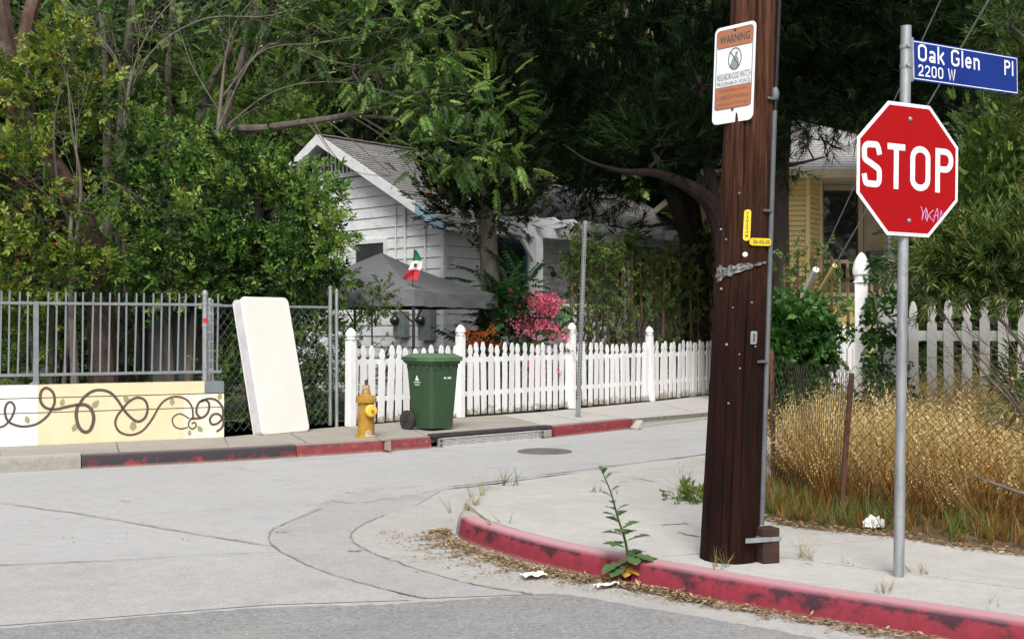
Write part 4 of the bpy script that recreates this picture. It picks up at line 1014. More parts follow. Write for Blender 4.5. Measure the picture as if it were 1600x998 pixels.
for i in range(6):
    if i == 2: continue
    t = (.70 - .03) / .9; q = bc - by * (.22 + .065 * t + .0035) + bx * (-.02 + .022 * i) + UP * .70; mb.add([q, q + bx * .016, q + bx * .016 + UP * .024, q + UP * .024], [(0, 1, 2, 3)])
mb.build('serial_number', M['sign_white'], wb_, fix=False)

# ------------------------------------------------------------------ pop-up canopy with a little flag
Cc = Vector((-2.244, 19.8, 0)); ca = Vector((.742, -1.986, 0)); cb = Vector((1.986, .742, 0)); cor = [Cc + ca, Cc + cb, Cc - ca, Cc - cb]
cn = thing('pop_up_canopy', 'grey pop up canopy with a peaked roof beside the white house', 'canopy', (Cc.x, Cc.y, .12))
def roofmesh():
    mb = MB(); pk_ = Cc + UP * 2.84; N = 8
    for i in range(4):
        a, b = cor[i] + UP * 2.15, cor[(i + 1) % 4] + UP * 2.15; V = []; F = []
        for r in range(N + 1):
            t = r / N
            for c in range(r + 1):
                s = c / r if r else 0; q = pk_.lerp(a, t).lerp(pk_.lerp(b, t), s); sagz = -.07 * math.sin(math.pi * t) * (1 if 0 < t < 1 else 0) - .05 * math.sin(math.pi * s) * t; V.append(q + UP * sagz)
        idx = lambda r, c: r * (r + 1) // 2 + c
        for r in range(N):
            for c in range(r + 1):
                F.append((idx(r, c), idx(r + 1, c), idx(r + 1, c + 1)))
                if c < r: F.append((idx(r, c), idx(r + 1, c + 1), idx(r, c + 1)))
        mb.add(V, F)
    return mb
o = roofmesh().build('canopy_roof', M['canopy'], cn); o.data.polygons.foreach_set('use_smooth', [True] * len(o.data.polygons)); o.data.set_sharp_from_angle(angle=R(14))
for i in range(4):
    a, b = cor[i], cor[(i + 1) % 4]; mb = MB(); V = []; n = 12; nn = Vector(((b - a).y, -(b - a).x, 0)).normalized()
    for k in range(n + 1):
        q = a.lerp(b, k / n); sg = -.05 * math.sin(math.pi * k / n)
        for z, o_ in ((2.15 + sg, 0), (2.02, .012 * math.sin(k * 1.9)), (1.885 + .01 * math.sin(k * 2.3), .02 * math.sin(k * 1.3 + 1))): V.append(q + nn * o_ + UP * z)
    F = [(k * 3 + j, k * 3 + j + 1, k * 3 + 4 + j, k * 3 + 3 + j) for k in range(n) for j in (0, 1)]; mb.add(V, F); o = mb.build('valance', M['canopy'], cn, fix=False); sm = o.modifiers.new('cloth', 'SOLIDIFY'); sm.thickness = .006
for q in cor:
    q2 = Cc.lerp(q, .965); leg = MB().box(q2 + UP * 1.0, (.045, .045, 1.76), None).build('leg', M['black_metal'], cn)
    for c in cor:
        if 0 < (c - q).length < 3.3: d = (c - q).normalized(); MB().beam(q2 + UP * 1.62, q2 + d * .28 + UP * 1.86, .018, .022).build('leg_brace', M['black_metal'], leg)
for i in range(4): MB().beam(Cc.lerp(cor[i], .96) + UP * 1.90, Cc.lerp(cor[(i + 1) % 4], .96) + UP * 1.90, .02, .03).build('truss_bar', M['black_metal'], cn)
fp = Cc.lerp(cor[0], .93) + UP * 2.16; ft = fp + UP * .62 + Vector((.03, 0, 0)); fl = thing('flag', 'small green white and red flag on a stick above the grey canopy', 'flag', fp)
MB().tube([fp - UP * .05, ft], .006, 6).build('stick', M['black_metal'], fl)
def drape(f0, f1, mtl, nm):
    V = []; 
    for i in range(7):
        f = f0 + (f1 - f0) * i / 6; w0, w1 = -.03 * f - .16 * f * f, .035 + .13 * math.sin(min(1, f * 1.1) * 2.4) * (1 - .75 * f)
        for j in range(5): s = j / 4; V.append(ft + Vector((w0 + (w1 - w0) * s, .03 * math.sin(5 * s + 6 * f), -.02 - .46 * f)))
    MB().add(V, [(i * 5 + j, i * 5 + j + 1, i * 5 + j + 6, i * 5 + j + 5) for i in range(6) for j in range(4)]).build(nm, mtl, fl, fix=False)
drape(0, .36, M['flag_green'], 'green_band'); drape(.36, .66, M['sign_white'], 'white_band'); drape(.66, 1, M['flag_red'], 'red_band')
MB().lathe([(.028, 0), (.020, .012), (.004, .016)], ft + Vector((.02, -.03, -.255)), 9, (0, -1, 0)).build('flag_crest', M['bark_red'], fl)

# ------------------------------------------------------------------ perforated sign post on the far kerb
sp = Vector((*G(903, 655, .10),)); st = P(914, 345, sp.y)
pp = thing('sign_post', 'bare perforated steel sign post with no sign at the far kerb', 'sign post', sp)
ax = (st - sp).normalized(); px_ = Vector((.8, .6, 0)); pyv = ax.cross(px_).normalized(); px_ = pyv.cross(ax).normalized(); L = (st - sp).length
MB().box(sp + ax * L / 2, (.052, .052, L), (px_, pyv, ax)).build('tube', M['galv'], pp, bevel=.005)
mb = MB()
for k in range(int(L / .0508)):
    for n1, o1 in ((-pyv, px_), (-px_, pyv)):
        c = sp + ax * (.03 + .0508 * k) + n1 * .0268; mb.add([c + o1 * math.cos(a) * .0105 + ax * math.sin(a) * .0105 for a in [i * math.pi / 4 for i in range(8)]], [tuple(range(8))])
o = mb.build('hole', M['dark'], pp, fix=False); o['kind'] = 'stuff'
MB().box(sp + ax * .15, (.06, .06, .30), (px_, pyv, ax)).build('anchor_sleeve', M['galv'], pp, bevel=.004)

# ------------------------------------------------------------------ white house
HO = Vector((-1.397, 23.5, 0)); he = Vector((.68, .733, 0)).normalized(); hd = Vector((-he.y, he.x, 0))
def H(t, s, z): return HO + he * t + hd * s + UP * z
RS = 3.59; ZR = 5.82; KS = .54;  ZE0 = ZR - RS * KS           # ridge distance, ridge height, slope, height of the roof plane over the front wall
zr = lambda s: ZR - abs(s - RS) * KS
house = thing('white_house', 'white clapboard cottage with a gabled grey shingle roof behind the picket fence', 'house', HO)
mb = MB(); GL, GF = 2 * RS, 9.2
mb.prism([(.03, .1), (GL - .03, .1), (GL - .03, zr(GL) - .12), (RS, ZR - .14), (.03, zr(0) - .12)], H(.03, 0, 0), hd, UP, he, GF - .06); mb.build('wall', M['white_house'], house)
bh = .232; rnd = random.Random(4)
def clap(o, u, n, poly, z0, z1):
    """one lapped board: lower edge stands proud"""
    (x0, x1), (y0, y1) = poly; V = [o + u * x0 + UP * z0 + n * .040, o + u * x1 + UP * z0 + n * .040, o + u * y1 + UP * z1 + n * .018, o + u * y0 + UP * z1 + n * .018, o + u * x0 + UP * z0, o + u * x1 + UP * z0, o + u * y1 + UP * z1, o + u * y0 + UP * z1]
    return MB().add(V, [(0, 1, 2, 3), (4, 7, 6, 5), (0, 4, 5, 1), (3, 2, 6, 7), (0, 3, 7, 4), (1, 5, 6, 2)])
z = .45
while z < ZR - 1.0:
    z1_ = z + bh - .009; lo_s = lambda zz: max(0, (zz - (ZE0 - .17)) / KS)
    a0, a1 = max(0, lo_s(z)), max(0, lo_s(z1_)); clap(H(0, 0, 0), hd, -he, ((a0, GL - a0), (a1, GL - a1)), z, z1_).build('siding_board', M['white_house'], house, fix=False)
    if z1_ < zr(0) - .1: clap(H(0, 0, 0), he, -hd, ((0, GF), (0, GF)), z, z1_).build('siding_board', M['white_house'], house, fix=False)
    z += bh
MB().box(H(-.02, -.02, 2.0), (.10, .10, 3.3), (he, hd, UP)).build('corner_board', M['white_house'], house)
MB().prism([(RS - 1.25, ZR - .85), (RS + 1.25, ZR - .85), (RS, ZR - .22)], H(-.012, 0, 0), hd, UP, -he, .012).build('vent_opening', M['dark'], house)
vt = MB().beam(H(-.03, RS - 1.4, ZR - .88), H(-.03, RS + 1.4, ZR - .88), .05, .10).build('vent_sill', M['trim'], house)
for k in range(-8, 9):
    s = k * .135; MB().box(H(-.035, RS + s, ZR - .84 + (.60 - abs(s) * KS) / 2), (.02, .055, max(.05, .58 - abs(s) * KS)), (he, hd, UP)).build('vent_slat', M['trim'], house)
# roof planes, shingles, barge boards
OV, RK = .50, .42
for sgn in (-1, 1):
    s_e = RS + sgn * (RS + OV); 
    MB().add([H(-RK, RS, ZR), H(GF + RK, RS, ZR), H(GF + RK, s_e, zr(s_e)), H(-RK, s_e, zr(s_e)), H(-RK, RS, ZR - .09), H(GF + RK, RS, ZR - .09), H(GF + RK, s_e, zr(s_e) - .09), H(-RK, s_e, zr(s_e) - .09)], [(0, 1, 2, 3), (4, 7, 6, 5), (0, 4, 5, 1), (1, 5, 6, 2), (2, 6, 7, 3), (3, 7, 4, 0)]).build('roof_deck', M['trim'], house)
sn = (UP + hd * -KS).normalized(); sdn = (-hd - UP * KS).normalized(); slope_len = (RS + OV) * math.sqrt(1 + KS * KS); mb = MB(); c = 0; y = 0.0; rnd = random.Random(9)
while y < slope_len - .02:
    x = -RK - (.12 if c % 2 else 0); th = .012
    while x < GF + RK:
        w = rnd.uniform(.20, .32); x0, x1 = max(-RK, x), min(GF + RK, x + w - .008)
        if x1 > x0:
            ya, yb = y, min(slope_len, y + .150 + rnd.uniform(-.006, .010)); o0 = H(0, RS, ZR); lift = th + rnd.uniform(.002, .010)
            p = [o0 + he * x0 + sdn * ya + sn * .003, o0 + he * x1 + sdn * ya + sn * .003, o0 + he * x1 + sdn * yb + sn * (.006 + lift), o0 + he * x0 + sdn * yb + sn * (.006 + lift), o0 + he * x1 + sdn * yb + sn * .001, o0 + he * x0 + sdn * yb + sn * .001]
            mb.add(p, [(0, 1, 2, 3), (3, 2, 4, 5)])
        x += w
    y += .143; c += 1
o = mb.build('shingle_courses', M['shingle'], house, fix=False); o['kind'] = 'stuff'
mb = MB()
for k in range(34): mb.box(H(-RK + .14 + .29 * k, RS, ZR + .012 + .004 * (k % 2)), (.30, .24, .02), (he, hd, UP))
mb.build('ridge_cap', M['shingle'], house)
def barge(s0, s1, m):
    MB().add([H(-RK - o_, s, zr(s) + dz) for o_ in (0, .035) for s, dz in ((s0, .035), (s1, .035), (s1, -.20), (s0, -.20))], [(0, 1, 2, 3), (7, 6, 5, 4), (0, 4, 5, 1), (1, 5, 6, 2), (2, 6, 7, 3), (3, 7, 4, 0)]).build('barge_board', M[m], house)
barge(RS, .372, 'trim'); barge(.368, -OV, 'blue_paint'); barge(RS + .003, 2 * RS + OV, 'trim')
MB().beam(H(-RK, -OV - .015, zr(-OV) - .06), H(GF + RK, -OV - .015, zr(-OV) - .06), .025, .13).build('fascia', M['trim'], house)
for k in range(18): MB().beam(H(.1 + .54 * k, .0, zr(0) - .16), H(.1 + .54 * k, -OV + .01, zr(-OV) - .14), .045, .09).build('rafter_tail', M['trim'], house)
MB().beam(H(.0, -.05, zr(0) - .26), H(-RK + .02, -.05, zr(0) - .26), .09, .12).build('eave_bracket', M['trim'], house)
vp = H(.40, .80, zr(.80)); MB().tube([vp - UP * .1, vp + UP * .52], .028, 10).lathe([(.11, 0), (.03, .05)], vp, 12).build('vent_pipe', M['rust'], house, True)
def window(t, s, z, w, h, u, n, frame, name='window', mull=True):
    o = H(t, s, z); fr = MB()
    for sx in (-1, 1): fr.box(o + u * sx * (w / 2 + .045) + n * .055, (.09, .06, h + .18), (u, n, UP))
    fr.box(o + UP * (h / 2 + .045) + n * .056, (w, .06, .09), (u, n, UP)); fr.box(o - UP * (h / 2 + .045) + n * .055, (w, .08, .09), (u, n, UP))
    if mull: fr.box(o + n * .056, (w, .03, .05), (u, n, UP))
    f = fr.build(name, frame, house); MB().box(o + n * .046, (w, .008, h), (u, n, UP)).build('pane', M['glass'], f)
    return f
window(0, 2.25, 2.85, .95, 1.05, hd, -he, M['white_house'])
window(1.85, 0, 2.75, 1.05, 1.25, he, -hd, M['dark_blue']); window(6.3, 0, 2.65, 1.10, 1.2, he, -hd, M['trim']); window(8.0, 0, 2.65, .6, 1.2, he, -hd, M['trim'])
dr_ = MB().box(H(4.3, -.03, 2.05), (.95, .05, 2.1), (he, hd, UP)).build('door', M['white_house'], house, bevel=.006)
for k in (-1, 0, 1): MB().box(H(4.3 + .28 * k, -.06, 2.05), (.012, .02, 2.0), (he, hd, UP)).build('door_groove', M['trim'], dr_)
MB().tube([H(3.2, -.05, 2.90), H(3.2, -.18, 2.90), H(3.2, -.20, 2.78)], .02, 6).lathe([(.06, 0), (.075, -.07), (.03, -.12)], H(3.2, -.20, 2.80), 10).build('wall_lamp', M['rubber'], house, True)
for s, z0, z1_, r in ((1.1, 1.4, 4.05, .030), (1.39, 1.4, 4.1, .018), (.48, 1.2, 3.75, .024)): MB().tube([H(-.07, s, z0), H(-.07, s, z1_)], r, 8).build('conduit', M['trim'], house, True)
for s, w, h in ((.36, .38, .66), (1.15, .34, .55)):
    b_ = MB().box(H(-.13, s, 1.62), (.16, w, h), (he, hd, UP)).build('meter_box', M['rail_paint'], house, bevel=.01)
    MB().lathe([(.095, 0), (.095, .09), (.07, .12), (.02, .13)], H(-.21, s + .06, 1.70), 16, -he).build('meter_dial', M['glass'], b_, True)
# porch pergola along the front
S1 = -1.5
MB().beam(H(.3, S1, 3.48), H(9.4, S1, 3.48), .09, .20).build('pergola_beam', M['trim'], house, bevel=.005)
for k in range(15): MB().prism([(.0, 0), (-2.05, 0), (-2.2, .05), (-2.05, .15), (.0, .15)], H(.45 + .6 * k, 0, 3.46 + .135), hd, UP, he, .05).build('pergola_rafter', M['trim'], house)
for t in (1.16, 4.2, 6.9, 9.2):
    pz = MB().box(H(t, S1, 1.75), (.20, .20, 3.26), (he, hd, UP)).build('porch_post', M['trim'], house, bevel=.008)
    for sg in ((-1,) if t < 2 else ()): MB().beam(H(t + sg * .06, S1, 2.92), H(t + sg * .46, S1, 3.36), .07, .09).build('post_brace', M['trim'], pz)
MB().box(H(4.8, S1 / 2, .82), (9.0, 1.5, .08), (he, hd, UP)).build('porch_floor', M['trim'], house)
la, lb = H(2.0, S1 - .02, 0), H(9.3, S1 - .02, 0)
def lattice(root, a, b, z0, z1_, step=.17, w=.042, nm='lattice_panel'):
    d = (b - a).normalized(); n = Vector((d.y, -d.x, 0)); L = (b - a).length; h = z1_ - z0; mb = MB(); x = -h
    while x < L:
        for sg in (1, -1):
            x0, x1 = (x, x + h) if sg > 0 else (x + h, x); za, zb = z0, z1_; P0, P1 = [x0, z0], [x1, z1_]
            def at(xx): f = (xx - x0) / (x1 - x0); return z0 + f * h
            q0 = min(max(P0[0], 0), L); q1 = min(max(P1[0], 0), L)
            if abs(q1 - q0) > .03: mb.beam(a + d * q0 + UP * at(q0) + n * .006 * sg, a + d * q1 + UP * at(q1) + n * .006 * sg, .010, w, n.cross(d * (1 if sg > 0 else -1)))
        x += step
    o = mb.build(nm, M['white_paint'], root); o['kind'] = 'stuff'; return o
lattice(house, la, lb, 1.22, 2.0)
for z in (1.20, 2.02): MB().beam(la + UP * z, lb + UP * z, .05, .06).build('lattice_rail', M['white_paint'], house)
MB().box(H(4.7, S1 + .03, .9), (7.6, .02, .55), (he, hd, UP)).build('porch_skirt', M['white_house'], house)

# ------------------------------------------------------------------ yellow house
YO = Vector((4.6, 24.0, 0)); yh = thing('yellow_house', 'yellow clapboard house with a pale hipped roof beyond the utility pole', 'house', (6.3, 25, 0))
def lap_wall(a, b, z0, z1_, h, m, root, name='siding', thick=.25):
    a, b = Vector(a), Vector(b); d = (b - a).normalized(); n = Vector((d.y, -d.x, 0)); L = (b - a).length; mb = MB()
    mb.box((a + b) / 2 - n * thick / 2 + UP * (z0 + z1_) / 2, (L, thick, z1_ - z0), (d, n, UP)); z = z0
    while z < z1_ - h * .5:
        zt = min(z + h, z1_); mb.add([a + UP * z + n * .045, b + UP * z + n * .045, b + UP * (zt - .016) + n * .020, a + UP * (zt - .016) + n * .020, a + UP * z + n * .001, b + UP * z + n * .001], [(0, 1, 2, 3), (4, 5, 1, 0)]); z += h
    o = mb.build(name, m, root, fix=False); o['kind'] = 'stuff'; return o
A1, A2, A3, A4, A5 = (4.28, 23.9, 0), (6.12, 23.9, 0), (6.55, 24.55, 0), (6.56, 25.4, 0), (9.6, 25.4, 0)
lap_wall(A1, A2, .1, 4.72, .105, M['yellow_house'], yh); lap_wall(A2, A3, .8, 4.72, .105, M['yellow_house'], yh); lap_wall(A3, A4, .8, 4.72, .105, M['yellow_house'], yh); lap_wall(A4, A5, .8, 4.72, .105, M['yellow_house'], yh)
MB().box((7.0, 28, 2.6), (5.0, 4.6, 4.0)).build('wall', M['yellow_house'], yh)
for p in (A2, A3): MB().box((p[0], p[1] - .01, 2.75), (.09, .09, 3.9)).build('corner_board', M['yellow_house'], yh)
ev, pkk = 4.78, 6.62; x0, x1, y0, y1 = 3.9, 9.9, 23.6, 32; ra, rb = Vector((6.35, 27.2, pkk)), Vector((7.0, 28.2, pkk))
c_ = [Vector((x0, y0, ev)), Vector((x1, y0, ev)), Vector((x1, y1, ev)), Vector((x0, y1, ev))]
rf = MB().add(c_ + [ra, rb] + [p - UP * .02 for p in c_], [(0, 1, 5, 4), (1, 2, 5), (2, 3, 4, 5), (3, 0, 4), (6, 9, 8, 7)]).build('roof', M['shingle_pale'], yh)
mb = MB(); N = 24
for k in range(N):
    t0_, t1_ = k / N, (k + 1) / N
    for (a, b, e, f) in ((c_[0], c_[1], ra, rb), (c_[3], c_[0], ra, ra), (c_[1], c_[2], rb, rb)):
        nn = (b - a).cross(e - a).normalized(); nn = nn if nn.z > 0 else -nn
        mb.add([a.lerp(e, t0_) + nn * .025, b.lerp(f, t0_) + nn * .025, b.lerp(f, t1_) + nn * .006, a.lerp(e, t1_) + nn * .006, a.lerp(e, t0_) + nn * .002, b.lerp(f, t0_) + nn * .002], [(0, 1, 2, 3), (4, 5, 1, 0)])
o = mb.build('shingle_courses', M['shingle_pale'], yh, fix=False); o['kind'] = 'stuff'
for a, b in ((c_[0], c_[1]), (c_[3], c_[0])):
    d = (b - a).normalized(); MB().beam(a - UP * .07 + d.cross(UP) * .015, b - UP * .07 + d.cross(UP) * .015, .03, .17).build('fascia', M['cream'], yh)
MB().box((6.7, 24.6, 4.70), (5.6, 1.9, .03)).build('soffit', M['cream'], yh)
wx = 7.22; fr = MB()
for sx in (-1, 1): fr.box((wx + sx * .44, 25.35, 3.55), (.11, .1, 2.2))
fr.box((wx, 25.345, 4.62), (.77, .1, .11)); fr.box((wx, 25.345, 2.5), (.77, .12, .11)); f = fr.build('window', M['cream'], yh); MB().box((wx, 25.350, 3.55), (.77, .01, 2.0)).build('pane', M['glass'], f)
for sx in (-1, 1):
    mb = MB(); mb.box((wx + sx * .70, 25.34, 3.5), (.36, .03, 1.9))
    for k in range(16): mb.box((wx + sx * .70, 25.32, 2.66 + .112 * k), (.28, .02, .07))
    mb.build('shutter', M['cream'], yh)
mb = MB().box((8.05, 25.2, 2.95), (.55, .4, .55))
for k in range(8): mb.box((8.05, 24.99, 2.74 + .06 * k), (.5, .02, .03))
mb.build('air_conditioner', M['rail_paint'], yh)
for x in (8.05,): MB().box((x, 24.35, 3.2), (.30, .30, 3.0)).build('porch_post', M['trim'], yh, bevel=.01)
for z in (2.95, 2.25): MB().beam((6.6, 24.35, z), (9.6, 24.35, z), .06, .07).build('porch_rail', M['cream'], yh)
bal = mesh_of(MB().box((0, 0, .35), (.05, .05, .66)), 'baluster', M['cream'])
for k in range(17): piece('baluster', bal, yh, (6.75 + .17 * k, 24.35, 2.25))
MB().box((8.0, 24.9, 2.10), (3.2, 1.2, .12)).build('porch_floor', M['cream'], yh); MB().box((8.0, 24.5, 1.3), (3.2, .1, 1.5)).build('porch_skirt', M['yellow_house'], yh)
mb = MB().tube([(4.95 + .55, 23.85, 1.0), (5.5, 23.85, 4.5)], .035, 8); mb.build('downpipe', M['rail_paint'], yh, True)

# ------------------------------------------------------------------ utility pole at the corner
pb = Vector((1.322, 7.0, .15)); lean = Vector((.158, 0, 3.4)).normalized()
up_ = thing('utility_pole', 'thick brown wooden utility pole stained black below at the street corner', 'utility pole', pb)
PH = 8.0
def pr(z): return .176 - .0095 * z
def pp_(z): return pb + lean * z
mb = MB(); n = 220; rows = [0, .02] + [.15 + .15 * k for k in range(28)] + [5, 6.5, PH]; chk = [(rnd_a, rnd_z, rnd_l) for rnd_a, rnd_z, rnd_l in [(math.radians(-90 + q), z_, l_) for q, z_, l_ in ((-62, 1.2, 1.6), (-48, 2.9, 1.2), (-33, .6, .9), (-21, 2.3, 1.3), (-9, 3.6, 1.0), (2, 1.1, 1.2), (14, 2.7, 1.5), (27, .7, .8), (33, 3.2, 1.2), (45, 1.8, 1.2), (58, 3.0, 1.4), (-72, 3.2, 1.1), (-40, 1.7, .7), (20, 1.6, .8), (7, 3.9, .9), (-15, .4, .7))]]; rnd = random.Random(2); ph = [rnd.uniform(0, 6.28) for _ in range(8)]
V, F = [], []
for z in rows:
    for k in range(n):
        a = 2 * math.pi * k / n; g_ = sum(math.exp(-(((a - c_a + math.pi) % (2 * math.pi) - math.pi - .03 * math.sin(4 * z)) / .022) ** 2) * max(0, 1 - abs(z - c_z) / c_l) for c_a, c_z, c_l in chk); r = pr(z) * (1 - .075 * min(1, 1.6 * g_) + .010 * math.sin(3 * a + ph[0] + .4 * z) + .008 * math.sin(7 * a + ph[1]) + .008 * math.sin(11 * a + ph[2] + .15 * z)); V.append(pp_(z) + Vector((math.cos(a) * r, math.sin(a) * r, 0)))
for i in range(len(rows) - 1):
    for k in range(n): a, b = i * n + k, i * n + (k + 1) % n; F.append((a, b, b + n, a + n))
F.append(tuple((len(rows) - 1) * n + k for k in range(n))); mb.add(V, F); mb.build('pole_shaft', M['pole'], up_, True)
def surf(z, ang, out=0.0):
    """point on the pole at height z, ang degrees from facing the camera (positive to the right)"""
    a = R(-90 + ang); d = Vector((math.cos(a), math.sin(a), 0)); return pp_(z) + d * (pr(z) + out), d
cz = [.22, .6, 1.2, 1.9, 2.4, 2.70]; cpts = [surf(z, 66 - 6 * z, .012)[0] for z in cz]
MB().tube(cpts, .0155, 10).build('conduit', M['conduit'], up_, True)
MB().tube([surf(z, 52, .014)[0] for z in (2.68, 2.8, 3.2, 4.0, 5.5, 7.5)], .011, 8).build('cable', M['black_metal'], up_, True)
for z in (2.77, 3.45, 2.1, 1.2): s_, d_ = surf(z, 44, .006); t_ = Vector((-d_.y, d_.x, 0)); MB().beam(s_ - t_ * .05, s_ + t_ * .035 + d_ * .012, .012, .016).build('conduit_strap', M['conduit'], up_, bevel=.003)
s_, d_ = surf(2.80, 50, .012); MB().lathe([(.018, 0), (.026, .03), (.018, .06), (.012, .07)], s_ - UP * .03, 10).build('conduit_cap', M['conduit'], up_, True)
sb, d_ = surf(.0, 62, .055); bxx = Vector((.94, .34, 0)).normalized()
stb = MB().box(sb + UP * .105, (.115, .10, .21), (bxx, Vector((-bxx.y, bxx.x, 0)), UP))  .build('base_block', M['rust_dark'], up_, bevel=.008)
MB().box(sb + UP * .145, (.130, .115, .026), (bxx, Vector((-bxx.y, bxx.x, 0)), UP)).build('steel_band', M['galv'], stb, bevel=.003); MB().beam(sb - bxx * .16 + UP * .147 - Vector((0, .055, 0)), sb + UP * .147 - Vector((0, .06, 0)), .006, .028).build('steel_band', M['galv'], stb)
# number plates
def curved_tag(name, z, ang, w, h, m):
    s_, d_ = surf(z, ang, .004); u = Vector((-d_.y, d_.x, 0)); u = u if u.x > 0 else -u; v = lean; poly = rrect(w, h, min(w, h) * .42, 5)
    o = MB().prism(poly, s_, u, v, d_, .003).build(name, m, up_); return o, s_ + d_ * .003, u, v, d_
def zpx(py): return EYE + (HOR - py) / FPX * 6.83 - .15
o, s_, u_, v_, d_ = curved_tag('number_plate', zpx(351), -7, .042, .185, M['tag_yellow'])
for i, ch in enumerate('710204M'): print_text(ch, s_ + v_ * (.070 - .0222 * i), u_, v_, d_, .016 if ch != '1' else .006, .017, M['ink'], o, bold=.01)
o, s_, u_, v_, d_ = curved_tag('number_plate', zpx(377), 24, .155, .045, M['tag_yellow'])
print_text('26-03-33', s_ + u_ * .006, u_, v_, d_, .118, .022, M['ink'], o, bold=.012)
for px, py, r in ((1156, 397, .016), (1123, 450, .008), (1138, 480, .006), (1166, 472, .007), (1172, 541, .006), (1128, 421, .011), (1129, 538, .009), (1148, 575, .006), (1131, 630, .007), (1130, 372, .006), (1148, 300, .006), (1120, 355, .006), (1190, 380, .006), (1147, 553, .005)):
    zz = zpx(py); cxp = (pp_(zz).x / pp_(zz).y) * FPX + 800; x = (px - cxp) / FPX * 6.9; ang = math.degrees(math.asin(max(-.96, min(.96, x / pr(zz))))); s_, d_ = surf(zz, ang, -.002); MB().lathe([(r, 0), (r, .006), (r * .7, .010), (.001, .011)], s_, 8, d_).build('nail_head', M['galv'] if r < .015 else M['paper'], up_, True)
s_, d_ = surf(zpx(527), 18, .0); u_ = Vector((-d_.y, d_.x, 0)); o = MB().prism(rrect(.042, .078, .008), s_, u_, lean, d_, .005).build('metal_tag', M['galv'], up_); MB().box(s_ + d_ * .006, (.012, .003, .05), (u_, d_, lean)).build('tag_slot', M['ink'], o)
# torn plastic wrapped round the pole
V, F = [], []; nA, nZ = 26, 5; rnd = random.Random(8)
for i in range(nA + 1):
    a = -78 + 122 * i / nA; zc = zpx(428 - 20 * i / nA); hh = (.046 * (1 - i / nA) ** 1.4 + .005) * rnd.uniform(.5, 1.2)
    for j in range(nZ + 1): s_, d_ = surf(zc + (j / nZ - .5) * 2 * hh + rnd.uniform(-.004, .004), a, .003 + rnd.uniform(0, .014)); V.append(s_)
for i in range(nA):
    for j in range(nZ): a = i * (nZ + 1) + j; F.append((a, a + 1, a + nZ + 2, a + nZ + 1))
MB().add(V, F).build('plastic_wrap', M['plastic_film'], up_, fix=False)
s_, d_ = surf(3.62, 12, -.004); MB().lathe([(.028, 0), (.022, .012), (.008, .003)], s_, 12, d_).build('knot', M['bark_dark'], up_, True)

# neighbourhood sign on the pole
wl, wr = P(1115, 121, 7.02), P(1179, 109, 6.80); wu = (wr - wl); wu.z = 0; SW = wu.length; wu.normalize(); wnn = Vector((wu.y, -wu.x, 0)); wc_ = (wl + wr) / 2; SH = .585; wv = (UP - wnn * .02 + wu * .03).normalized()
ws = thing('warning_sign', 'white and orange brown neighborhood watch warning sign on the brown pole', 'sign', wc_)
MB().prism(rrect(SW, SH, .035, 6), wc_, wu, wv, wnn, -.003).build('sign_plate', M['sign_white'], ws)
def onws(x, y): return wc_ + wu * x + wv * y
def panel(x0, x1, y0, y1, m, r=.004, nm='printed_panel'):
    c = onws((x0 + x1) / 2, (y0 + y1) / 2); MB().add([c + wu * a + wv * b + wnn * .0015 for a, b in rrect(x1 - x0, y1 - y0, r)], [tuple(range(20))]).build(nm, M[m], ws, fix=False)
hw = SW / 2 - .018
panel(-hw, hw, .165, .268, 'sign_brown', .02); panel(-hw, hw, -.205, -.075, 'sign_brown', .008)
for yy in (.163, -.073): panel(-hw, hw, yy - .0015, yy + .0015, 'ink', .0005, 'printed_line')
mb = MB(); stroke(mb, [(x, y) for x, y in rrect(2 * hw, .476, .02, 5)], .004, onws(0, .032), wu, wv, wnn, .002, True); mb.build('printed_border', M['ink'], ws, fix=False)
print_text('WARNING', onws(0, .213), wu, wv, wnn, SW * .74, .050, M['ink'], ws, bold=.03)
print_text('NEIGHBORHOOD WATCH', onws(0, -.012), wu, wv, wnn, SW * .82, .042, M['ink_faded'], ws, bold=.02); print_text('PROGRAM IN FORCE', onws(0, -.053), wu, wv, wnn, SW * .82, .024, M['ink_faded'], ws, bold=.02)
print_text('We immediately report', onws(0, -.098), wu, wv, wnn, SW * .70, .020, M['ink_brown'], ws); print_text('all SUSPICIOUS PERSONS and', onws(0, -.138), wu, wv, wnn, SW * .80, .022, M['ink_brown'], ws, bold=.01); print_text('activities to our Police Dept.', onws(0, -.178), wu, wv, wnn, SW * .78, .020, M['ink_brown'], ws)
eo = onws(.005, .088); mb = MB(); stroke(mb, arc(0, 0, .046, .064, 0, 360, 28)[:-1], .006, eo, wu, wv, wnn, .002, True); stroke(mb, [(-.030, .044), (.030, -.044)], .006, eo, wu, wv, wnn, .0032); mb.build('emblem_ring', M['ink'], ws, fix=False)
mb = MB(); mb.add([eo + wu * a + wv * b + wnn * .0026 for a, b in [(-.034, -.040), (-.020, -.004), (-.004, .016), (.004, .024), (.003, .038), (.012, .046), (.020, .040), (.020, .026), (.014, .020), (.026, -.004), (.034, -.040), (.015, -.054), (-.015, -.054)]], [tuple(range(13))]); mb.build('emblem_figure', M['ink_faded'], ws, fix=False)
for y in (.262, -.215): MB().lathe([(.010, 0), (.008, .005), (.001, .007)], onws(0, y), 8, wnn).build('bolt', M['rust'], ws, True)
s_, d_ = surf(3.0, -45, .0); MB().beam(wc_ - wnn * .004, wc_ - wnn * .06, .05, .4).build('mounting_batten', M['bark_dark'], ws)

